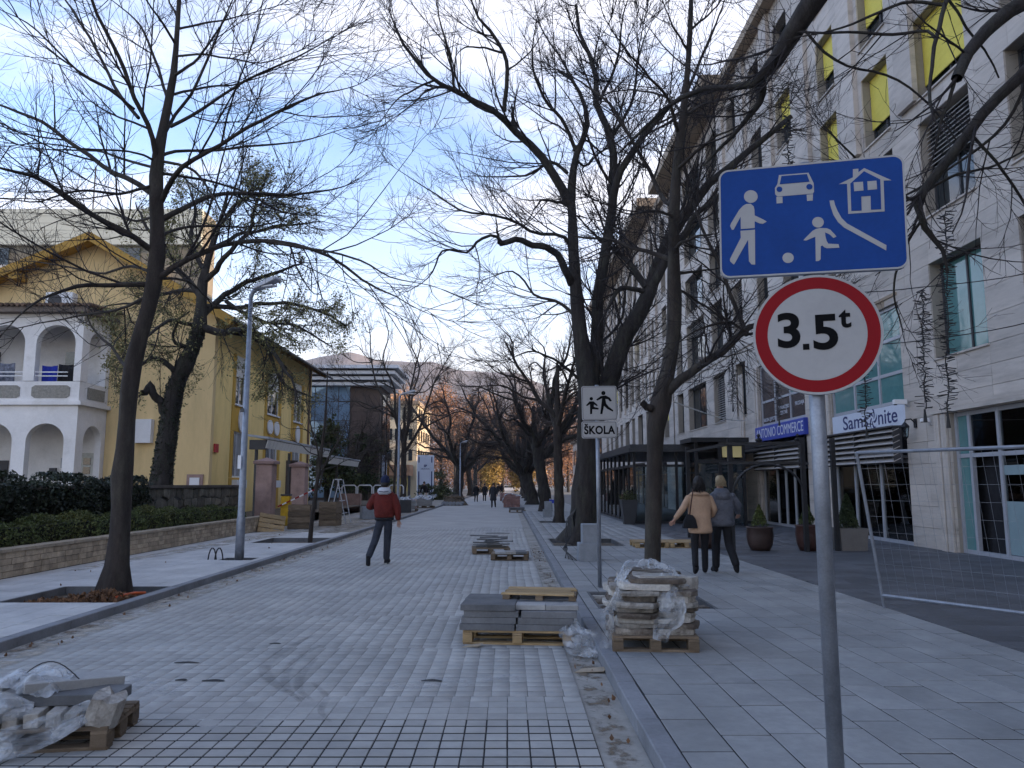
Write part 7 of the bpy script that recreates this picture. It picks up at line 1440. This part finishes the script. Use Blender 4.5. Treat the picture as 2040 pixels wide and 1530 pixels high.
# white van / car far away and blue barrier
CR = thing('parked_car', 'white car parked at the far end of the street', 'car', (0.3, 165, 0)); mb = MB(); mb.prism([(-2.1, 0.3), (2.1, 0.3), (2.1, 0.8), (1.3, 0.95), (0.7, 1.4), (-1.2, 1.42), (-1.9, 0.95), (-2.1, 0.85)], -0.85, 0.85, MY); mb.build('body', whitePM, CR, bevel=0.08)
MB().prism([(-1.1, 0.98), (1.15, 0.98), (0.65, 1.35), (-1.05, 1.37)], -0.86, 0.86, MY).build('window', glassM, CR)
for x in (-1.3, 1.3):
    for y in (-0.75, 0.75): MB().lathe([(0.3, -0.1), (0.32, 0), (0.3, 0.1)], 14).build('wheel', rubberM, CR).matrix_local = Matrix.Translation((x, y, 0.32)) @ Matrix.Rotation(R(90), 4, 'X')
BB2 = thing('road_barrier', 'blue and white road barrier near the far concrete blocks', 'barrier', (2.6, 41.5, 0.1)); MB().box(-0.4, 0.4, -0.03, 0.03, 0.55, 0.75).build('board', blueBoxM, BB2)
for x in (-0.35, 0.35): MB().box(x - 0.03, x + 0.03, -0.2, 0.2, 0, 0.05).box(x - 0.025, x + 0.025, -0.025, 0.025, 0.05, 0.8).build('leg', whitePM, BB2)

# ================================================================ PEOPLE
def skinned(name, J, bones, mat, parent, root, sub=2, smooth=True, flat=None):
    keys = list(J); ix = {k: i for i, k in enumerate(keys)}; me = bpy.data.meshes.new(name)
    me.from_pydata([J[k][0] for k in keys], [(ix[a], ix[b]) for a, b in bones], []); me.update()
    o = link_mesh(name, me, mat, parent); s = o.modifiers.new('skin', 'SKIN'); s.use_smooth_shade = smooth; s.branch_smoothing = 0.3
    for k in keys:
        r = J[k][1]; r = r if isinstance(r, tuple) else (r, r); v = me.skin_vertices[0].data[ix[k]]; v.radius = r; v.use_root = (k == root)
    ss = o.modifiers.new('smooth', 'SUBSURF'); ss.levels = sub; ss.render_levels = sub; return o
def ring_loft(rings, n=18, wob=0.0, seed=0):
    "rings: (cx, cy, z, rx, ry)"
    mb = MB(); r2 = random.Random(seed); vs = []; fs = []; ph = [r2.uniform(0, 6.28) for _ in range(4)]
    for i, (cx, cy, z, rx, ry) in enumerate(rings):
        for k in range(n): a = 2*math.pi*k/n; q = 1 + wob * (math.sin(3*a + ph[0] + i * 0.9) + math.sin(5*a + ph[1] - i * 1.4)); vs.append((cx + rx*q*math.cos(a), cy + ry*q*math.sin(a), z))
    for i in range(len(rings) - 1):
        for k in range(n): j = (k+1) % n; fs.append((i*n+k, i*n+j, (i+1)*n+j, (i+1)*n+k))
    fs += [tuple(range(n-1, -1, -1)), tuple(range((len(rings)-1)*n, len(rings)*n))]; return mb.add(vs, fs)
def person(label, loc, rz, pose, wear, h=1.75, group=None):
    """local +y is forward. pose: knees, ankles, toes, elbows, wrists per side (l, r); wear: parts"""
    t = thing('person', label, 'person', loc, rz, group); s = h / 1.75; t.scale = (s, s, s); p = pose
    hipz = p.get('hipz', 0.92); lean = p.get('lean', 0.0)
    J = {'pelvis': ((0, 0, hipz + 0.03), (0.14, 0.10)), 'waist': ((0, lean * 0.3, 1.12), (0.125, 0.09)), 'chest': ((0, lean * 0.7, 1.32), (0.145, 0.10)), 'base': ((0, lean, 1.44), 0.055), 'neck': ((0, lean + 0.015, 1.52), 0.052), 'jaw': ((0, lean + 0.04, 1.59), (0.07, 0.075)), 'skull': ((0, lean + 0.02, 1.67), (0.078, 0.095)), 'top': ((0, lean + 0.015, 1.73), (0.05, 0.06)), 'nose': ((0, lean + 0.125, 1.62), 0.014), 'ear_l': ((-0.082, lean + 0.02, 1.62), 0.015), 'ear_r': ((0.082, lean + 0.02, 1.62), 0.015)}
    B = [('pelvis', 'waist'), ('waist', 'chest'), ('chest', 'base'), ('base', 'neck'), ('neck', 'jaw'), ('jaw', 'skull'), ('skull', 'top'), ('jaw', 'nose'), ('skull', 'ear_l'), ('skull', 'ear_r')]
    for sd, sg in (('l', -1), ('r', 1)):
        J['hip' + sd] = ((sg * 0.09, 0, hipz - 0.03), 0.088); J['knee' + sd] = (p['knee' + sd], 0.056); k_b, a_b, o_b = Vector(p['knee' + sd]), Vector(p['ankle' + sd]), Vector(p['toe' + sd]); J['ankle' + sd] = (tuple(k_b.lerp(a_b, 0.9)), 0.024); J['toe' + sd] = (tuple(a_b.lerp(o_b, 0.25)), 0.014)
        J['sho' + sd] = ((sg * 0.165, lean, 1.40), 0.045); J['elb' + sd] = (p['elb' + sd], 0.042); J['wri' + sd] = (p['wri' + sd], 0.028)
        e, w_ = Vector(p['elb' + sd]), Vector(p['wri' + sd]); d = (w_ - e).normalized(); side = d.cross(Vector((0, 1, 0.3))).normalized(); palm = w_ + d * 0.06; J['palm' + sd] = (tuple(palm), (0.034, 0.018))
        B += [('pelvis', 'hip' + sd), ('hip' + sd, 'knee' + sd), ('knee' + sd, 'ankle' + sd), ('ankle' + sd, 'toe' + sd), ('base', 'sho' + sd), ('sho' + sd, 'elb' + sd), ('elb' + sd, 'wri' + sd), ('wri' + sd, 'palm' + sd)]
        curl = Vector((0, 0.35, 0)) if d.z < -0.3 else Vector((0, 0, -0.4))
        for k in range(4):
            a = palm + side * (0.03 - 0.02 * k) + d * 0.012; L = (0.062, 0.072, 0.066, 0.05)[k]; m_ = a + d * L * 0.5; f = m_ + (d + curl).normalized() * L * 0.5
            J[f'k{k}{sd}'] = (tuple(a), 0.0095); J[f'm{k}{sd}'] = (tuple(m_), 0.0088); J[f'f{k}{sd}'] = (tuple(f), 0.0075); B += [('palm' + sd, f'k{k}{sd}'), (f'k{k}{sd}', f'm{k}{sd}'), (f'm{k}{sd}', f'f{k}{sd}')]
        a = w_ + d * 0.03 + side * 0.025 + Vector((0, 0.012, 0)); J['th' + sd] = (tuple(a + side * 0.02 + d * 0.02), 0.011); J['tt' + sd] = (tuple(a + side * 0.03 + d * 0.055), 0.009); B += [('wri' + sd, 'th' + sd), ('th' + sd, 'tt' + sd)]
    skinned('body', J, B, wear.get('skin', skinM), t, 'pelvis', 2)
    # trousers
    rt_ = wear.get('leg_r', 0.075); TJ = {'w': ((0, 0, hipz + 0.12), (0.155, 0.115)), 'p': ((0, 0, hipz), (0.15, 0.115))}; TB = [('w', 'p')]
    for sd, sg in (('l', -1), ('r', 1)):
        k_, a_ = Vector(p['knee' + sd]), Vector(p['ankle' + sd]); TJ['h' + sd] = ((sg * 0.088, 0, hipz - 0.07), 0.098); TJ['k' + sd] = (tuple(k_), rt_); TJ['c' + sd] = (tuple(k_.lerp(a_, 0.45) + Vector((0, -0.012, 0))), rt_ * 0.92); TJ['a' + sd] = (tuple(k_.lerp(a_, 1.07)), rt_ * 0.86); TB += [('p', 'h' + sd), ('h' + sd, 'k' + sd), ('k' + sd, 'c' + sd), ('c' + sd, 'a' + sd)]
    skinned('trousers', TJ, TB, wear['trousers'], t, 'p', 2)
    for sd in 'lr':
        a_, o_ = Vector(p['ankle' + sd]), Vector(p['toe' + sd]); d = (o_ - a_); dn = Vector((d.x, d.y, d.z)).normalized(); heel = a_ + Vector((0, 0, -0.045)) - dn * 0.045 if abs(d.z) < 0.13 else a_ - Vector((0, 0.05, -0.0))
        ft = {'h': (tuple(heel), (0.05, 0.052)), 'm': (tuple(a_.lerp(o_, 0.5) + Vector((0, 0, 0.0))), (0.054, 0.055)), 't': (tuple(o_ + dn * 0.03), (0.05, 0.038)), 'u': (tuple(a_ + Vector((0, 0, 0.045))), 0.058)}; fb = [('h', 'm'), ('m', 't'), ('m', 'u')]
        if wear.get('boots'): kk = Vector(p['knee' + sd]); ft['v'] = (tuple(a_.lerp(kk, wear['boots'])), 0.07); fb.append(('u', 'v'))
        sh = skinned('shoe', ft, fb, wear['shoe'], t, 'm', 2)
        if wear.get('sole'):
            nrm = Vector((0, 0, 1)) if abs(d.z) < 0.13 else Vector((0, -1, 0.25)).normalized(); mid = heel.lerp(o_, 0.5) - nrm * 0.042; ax_ = (o_ - heel).normalized(); sx_ = ax_.cross(nrm).normalized(); nn = sx_.cross(ax_)
            Ms = Matrix((( sx_.x, ax_.x, nn.x, mid.x), (sx_.y, ax_.y, nn.y, mid.y), (sx_.z, ax_.z, nn.z, mid.z), (0, 0, 0, 1))); MB().prism([(0.043*math.cos(a), 0.135*math.sin(a)) for a in np.linspace(0, 2*math.pi, 16, endpoint=False)], -0.012, 0.012, Ms).build('sole', wear['sole'], sh)
    # upper garment: lofted torso, skinned sleeves
    c = wear['coat']; top = [(0, lean, 1.50, 0.075, 0.07), (0, lean, 1.475, 0.13, 0.085), (0, lean, 1.43, 0.205, 0.115), (0, lean * 0.9, 1.36, 0.225, 0.14), (0, lean * 0.7, 1.26, 0.215 * c['w'], 0.15 * c['w']), (0, lean * 0.4, 1.14, 0.20 * c['w'], 0.145 * c['w']), (0, 0.1 * lean, 1.02, 0.20 * c['w'], 0.15 * c['w'])]
    z = 1.02
    while z - 0.12 > c['hem'] + 0.02: z -= 0.12; f = (1.02 - z) / 0.5; top.append((0, 0, z, (0.20 + 0.035 * f) * c['w'], (0.15 + 0.03 * f) * c['w']))
    top.append((0, 0, c['hem'], top[-1][3] * c.get('gather', 1.01), top[-1][4] * c.get('gather', 1.01)))
    o = ring_loft(top[::-1], 20, c.get('fold', 0.012), 3).build('coat', c['mat'], t, smooth=True); ss = o.modifiers.new('smooth', 'SUBSURF'); ss.levels = 1; ss.render_levels = 1
    for sd, sg in (('l', -1), ('r', 1)):
        s_, e_, w_ = Vector((sg * 0.165, lean, 1.41)), Vector(p['elb' + sd]), Vector(p['wri' + sd]); r_ = c.get('sleeve', 0.068)
        skinned('sleeve', {'s': (tuple(s_), r_ * 1.12), 'a': (tuple(s_.lerp(e_, 0.5)), r_ * 1.06), 'e': (tuple(e_), r_), 'f': (tuple(e_.lerp(w_, 0.5)), r_ * 0.9), 'w': (tuple(e_.lerp(w_, 0.97)), r_ * 0.68)}, [('s', 'a'), ('a', 'e'), ('e', 'f'), ('f', 'w')], c['mat'], t, 'a', 2)
    # hair / hat
    hd = wear['hair']; n = 16; prof = hd['prof']; rings = [(0, lean + 0.012 + q[3], q[0], q[1], q[2]) for q in prof]; o = ring_loft(rings, n, hd.get('fold', 0.015), 5).build(hd['name'], hd['mat'], t, smooth=True); ss = o.modifiers.new('smooth', 'SUBSURF'); ss.levels = 1; ss.render_levels = 1
    for sx_ in (-0.03, 0.03): MB().lathe([(0.004, -0.008), (0.011, 0), (0.004, 0.008)], 8, (sx_, lean + 0.112, 1.645)).build('eye', blackM, t)
    MB().box(-0.025, 0.025, lean + 0.108, lean + 0.114, 1.575, 1.582).build('mouth', M('lip', (0.3, 0.1, 0.09), 0.6) if 'lip' not in MATS else MATS['lip'], t)
    return t
def hairprof(kind):
    if kind == 'beanie': return [(1.625, 0.088, 0.105, 0), (1.645, 0.098, 0.113, 0), (1.70, 0.098, 0.112, 0), (1.75, 0.085, 0.098, 0), (1.785, 0.05, 0.06, 0), (1.80, 0.015, 0.02, 0)]
    if kind == 'bob': return [(1.50, 0.10, 0.07, -0.045), (1.54, 0.115, 0.09, -0.035), (1.60, 0.112, 0.10, -0.025), (1.67, 0.105, 0.11, -0.012), (1.73, 0.085, 0.095, 0), (1.77, 0.045, 0.05, 0), (1.78, 0.012, 0.015, 0)]
    return [(1.565, 0.06, 0.045, -0.05), (1.61, 0.084, 0.082, -0.028), (1.67, 0.094, 0.104, -0.008), (1.72, 0.082, 0.094, 0), (1.758, 0.05, 0.058, 0), (1.768, 0.014, 0.018, 0)]
def walk(k=1.0, arm=None):
    p = dict(kneel=(-0.11, -0.02 * k, 0.50), anklel=(-0.14, -0.30 * k, 0.16), toel=(-0.15, -0.27 * k, 0.035), kneer=(0.09, 0.14 * k, 0.50), ankler=(0.09, 0.16 * k, 0.085), toer=(0.10, 0.31 * k, 0.04), elbl=(-0.26, -0.03, 1.14), wril=(-0.27, 0.08, 0.92), elbr=(0.26, -0.05, 1.14), wrir=(0.27, 0.02, 0.90))
    if arm: p.update(arm)
    return p
redM = M('red_jacket', (0.12, 0.016, 0.012), 0.85, 0.2, 6, 0.035, 9); jeansM = M('dark_jeans', (0.035, 0.040, 0.055), 0.9, 0.18, 8, 0.02, 12); navyClothM = M('navy_knit', (0.013, 0.02, 0.055), 0.95, 0.15, 30, 0.003, 200)
blackCl = M('black_fabric', (0.010, 0.010, 0.013), 0.8, 0.15, 8, 0.004, 30); beigeM = M('beige_coat', (0.46, 0.30, 0.20), 0.9, 0.1, 5, 0.022, 8); pufferM = M('grey_puffer', (0.115, 0.12, 0.145), 0.5, 0.12, 5, 0.04, 9, stretch=(1, 1, 2.2)); blondeM = M('blonde_hair', (0.33, 0.25, 0.15), 0.6, 0.3, 30, 0.004, 80, stretch=(4, 4, 0.6)); darkHairM = M('dark_hair', (0.014, 0.010, 0.009), 0.5, 0.3, 30, 0.004, 80, stretch=(4, 4, 0.6)); lightSole = M('grey_sole', (0.38, 0.38, 0.34), 0.8); greyHood = M('grey_hood', (0.45, 0.46, 0.50), 0.95, 0.15, 8, 0.004, 40)
man = person('man in red jacket and navy beanie walking away up the road', (-2.58, 16.25, 0), 0, walk(1.0, dict(kneel=(-0.17, 0.0, 0.50), anklel=(-0.26, -0.26, 0.17), toel=(-0.26, -0.27, 0.03), kneer=(0.05, 0.14, 0.50), ankler=(0.03, 0.18, 0.085), toer=(0.05, 0.33, 0.045), elbl=(-0.33, 0.03, 1.13), wril=(-0.21, 0.26, 1.18), elbr=(0.27, -0.05, 1.13), wrir=(0.285, 0.0, 0.87))),
    dict(trousers=jeansM, shoe=blackCl, sole=lightSole, leg_r=0.082, coat=dict(mat=redM, w=1.08, hem=0.90, gather=0.9, sleeve=0.078, fold=0.03), hair=dict(name='beanie', mat=navyClothM, prof=hairprof('beanie'))), 1.80)
o = ring_loft([(0, -0.03, 1.40, 0.12, 0.11), (0, -0.055, 1.45, 0.145, 0.125), (0, -0.05, 1.50, 0.135, 0.115), (0, -0.03, 1.54, 0.10, 0.09), (0, -0.02, 1.545, 0.07, 0.07)], 18, 0.02, 7).build('hood', greyHood, man, smooth=True); MB().tube([(-0.1, -0.165, 1.47), (0, -0.185, 1.455), (0.1, -0.165, 1.47)], 0.007, 6).build('hood_stripe', navyClothM, man)
ring_loft([(0, -0.045, 1.555, 0.06, 0.045), (0, -0.025, 1.59, 0.082, 0.085), (0, -0.005, 1.64, 0.09, 0.10)], 16, 0.02, 2).build('hair', darkHairM, man, smooth=True)
ring_loft([(0, 0, 0.885, 0.19, 0.145), (0, 0, 0.94, 0.20, 0.152)], 18).build('waistband', blackCl, man, smooth=True)
w1 = person('woman in beige coat with black handbag and dark bobbed hair', (3.36, 13.65, 0.1), R(-4), walk(0.75, dict(elbl=(-0.32, -0.06, 1.16), wril=(-0.46, -0.02, 0.98), elbr=(0.28, 0.02, 1.15), wrir=(0.24, 0.16, 1.02))),
    dict(trousers=blackCl, shoe=blackCl, boots=0.7, leg_r=0.07, coat=dict(mat=beigeM, w=1.02, hem=0.72, sleeve=0.062, fold=0.022), hair=dict(name='hair', mat=darkHairM, prof=hairprof('bob'))), 1.68)
ring_loft([(0, -0.02, 1.42, 0.19, 0.135), (0, -0.03, 1.45, 0.175, 0.13), (0, -0.01, 1.50, 0.10, 0.09)], 18, 0.02, 9).build('collar', beigeM, w1, smooth=True)
bag = thing('handbag', 'black shoulder handbag hanging on the beige coat', 'handbag', (3.15, 13.50, 0.90)); b = MB(); b.add([(-0.13, -0.05, 0), (0.13, -0.05, 0), (0.13, 0.05, 0), (-0.13, 0.05, 0), (-0.10, -0.045, 0.14), (0.10, -0.045, 0.14), (0.10, 0.045, 0.14), (-0.10, 0.045, 0.14), (-0.04, -0.02, 0.24), (0.06, -0.02, 0.22), (0.06, 0.02, 0.22), (-0.04, 0.02, 0.24)], [(3,2,1,0),(8,9,10,11)] + [(q+i, q+(i+1) % 4, q+4+(i+1) % 4, q+4+i) for q in (0, 4) for i in range(4)]); b.build('pouch', blackCl, bag, bevel=0.015); MB().tube([(0.0, 0, 0.22), (0.03, -0.02, 0.45), (0.06, -0.02, 0.6), (0.08, 0.06, 0.665)], 0.012, 6).build('strap', M('brown_strap', (0.05, 0.018, 0.012), 0.6), bag)
w2 = person('woman with short blonde hair in grey puffer jacket', (3.80, 13.85, 0.1), R(3), walk(0.8, dict(kneel=(-0.09, 0.12, 0.5), anklel=(-0.10, 0.12, 0.085), toel=(-0.11, 0.27, 0.04), kneer=(0.12, 0.0, 0.5), ankler=(0.16, -0.24, 0.15), toer=(0.18, -0.22, 0.035), elbr=(0.33, 0.05, 1.2), wrir=(0.38, 0.22, 1.05), elbl=(-0.24, 0.02, 1.15), wril=(-0.2, 0.2, 1.1))),
    dict(trousers=blackCl, shoe=blackCl, boots=0.3, leg_r=0.085, coat=dict(mat=pufferM, w=1.12, hem=0.82, gather=0.95, sleeve=0.082, fold=0.025), hair=dict(name='hair', mat=blondeM, prof=hairprof('short'), fold=0.04)), 1.70)
for p_, m_, zb in ((w1, darkHairM, 1.50), (w2, blondeM, 1.60)):
    g = np.random.default_rng(3); n = 1100; a = g.uniform(0, 6.28, n); z = g.uniform(zb, 1.79, n); hgt = (1.80 - z) / 0.30; rr0 = np.sqrt(np.clip(1 - (1 - np.clip(hgt, 0, 1)) ** 2, 0.02, 1)); flat = np.sin(a) < 0.35
    P = np.stack([np.cos(a) * 0.098 * rr0, -0.015 + np.sin(a) * 0.108 * rr0, z - 0.02], 1)[flat]; T_ = np.stack([np.cos(a) * 0.25, np.sin(a) * 0.25, -1 - 0 * a], 1)[flat] + g.normal(0, 0.22, (flat.sum(), 3)); T_ /= np.linalg.norm(T_, axis=1)[:, None]; S_ = np.cross(T_, g.normal(0, 1, T_.shape)); S_ /= np.linalg.norm(S_, axis=1)[:, None]
    L_ = 0.032 if zb > 1.55 else 0.08; V = np.stack([P, P + S_ * 0.006 + T_ * L_ * 0.4, P + T_ * L_, P - S_ * 0.006 + T_ * L_ * 0.4], 1).reshape(-1, 3); o = link_mesh('hair_strands', fast_mesh('hair_strands', V, np.arange(len(V)).reshape(-1, 4)), m_, p_); o['kind'] = 'stuff'
ring_loft([(0, -0.08, 1.28, 0.10, 0.06), (0, -0.10, 1.36, 0.14, 0.085), (0, -0.07, 1.45, 0.15, 0.11), (0, -0.03, 1.52, 0.11, 0.10), (0, -0.01, 1.53, 0.08, 0.07)], 18, 0.03, 11).build('hood', pufferM, w2, smooth=True)
for i, (x, y, rz, lab, coat, hm) in enumerate(((-3.0, 73.5, 0, 'person in dark coat walking away, left of the far pair', 0.6, 'short'), (-2.3, 76.5, 5, 'person in dark coat walking away, right of the far pair', 0.6, 'short'), (-1.05, 55.5, 178, 'woman in dark knee length coat walking towards the camera', 0.5, 'bob'), (-1.3, 105, 0, 'distant dark figure beside the far stroller', 0.7, 'short'), (-0.9, 107, 0, 'distant dark figure right of another far figure', 0.7, 'bob'))):
    person(lab, (x, y, 0), R(rz), walk(0.8 if i != 2 else 0.5), dict(trousers=blackCl, shoe=blackCl, leg_r=0.075, coat=dict(mat=blackCl if i != 2 else M('charcoal_coat', (0.022, 0.023, 0.03), 0.8, 0.15, 6), w=1.05, hem=coat, sleeve=0.07), hair=dict(name='hair', mat=darkHairM, prof=hairprof(hm))), 1.74)
person('worker in dark jacket and white trousers bending by the pylon sign', (-6.1, 58, 0.1), R(150), walk(0.4, dict(lean=0.28, elbl=(-0.30, 0.3, 1.12), wril=(-0.3, 0.4, 0.9), elbr=(0.30, 0.3, 1.12), wrir=(0.3, 0.42, 0.9))), dict(trousers=M('white_trousers', (0.5, 0.5, 0.48), 0.9), shoe=blackCl, leg_r=0.08, coat=dict(mat=blackCl, w=1.05, hem=0.9, sleeve=0.075), hair=dict(name='hair', mat=darkHairM, prof=hairprof('short'))), 1.76)
# ================================================================ AIR: thin evening haze over the whole valley
hz = MB(); hz.box(-5100, 5100, -310, 8100, -1.5, 620)
hm = bpy.data.materials.new('evening_haze'); hm.use_nodes = True; hn, hl = hm.node_tree.nodes, hm.node_tree.links
for n in list(hn): hn.remove(n)
hv = hn.new('ShaderNodeVolumePrincipled'); hv.inputs['Color'].default_value = (0.86, 0.90, 1.0, 1); hv.inputs['Density'].default_value = 0.00012; hv.inputs['Anisotropy'].default_value = 0.2
ho = hn.new('ShaderNodeOutputMaterial'); hl.new(hv.outputs[0], ho.inputs['Volume'])
haze = hz.build('haze', hm); haze['kind'] = 'stuff'
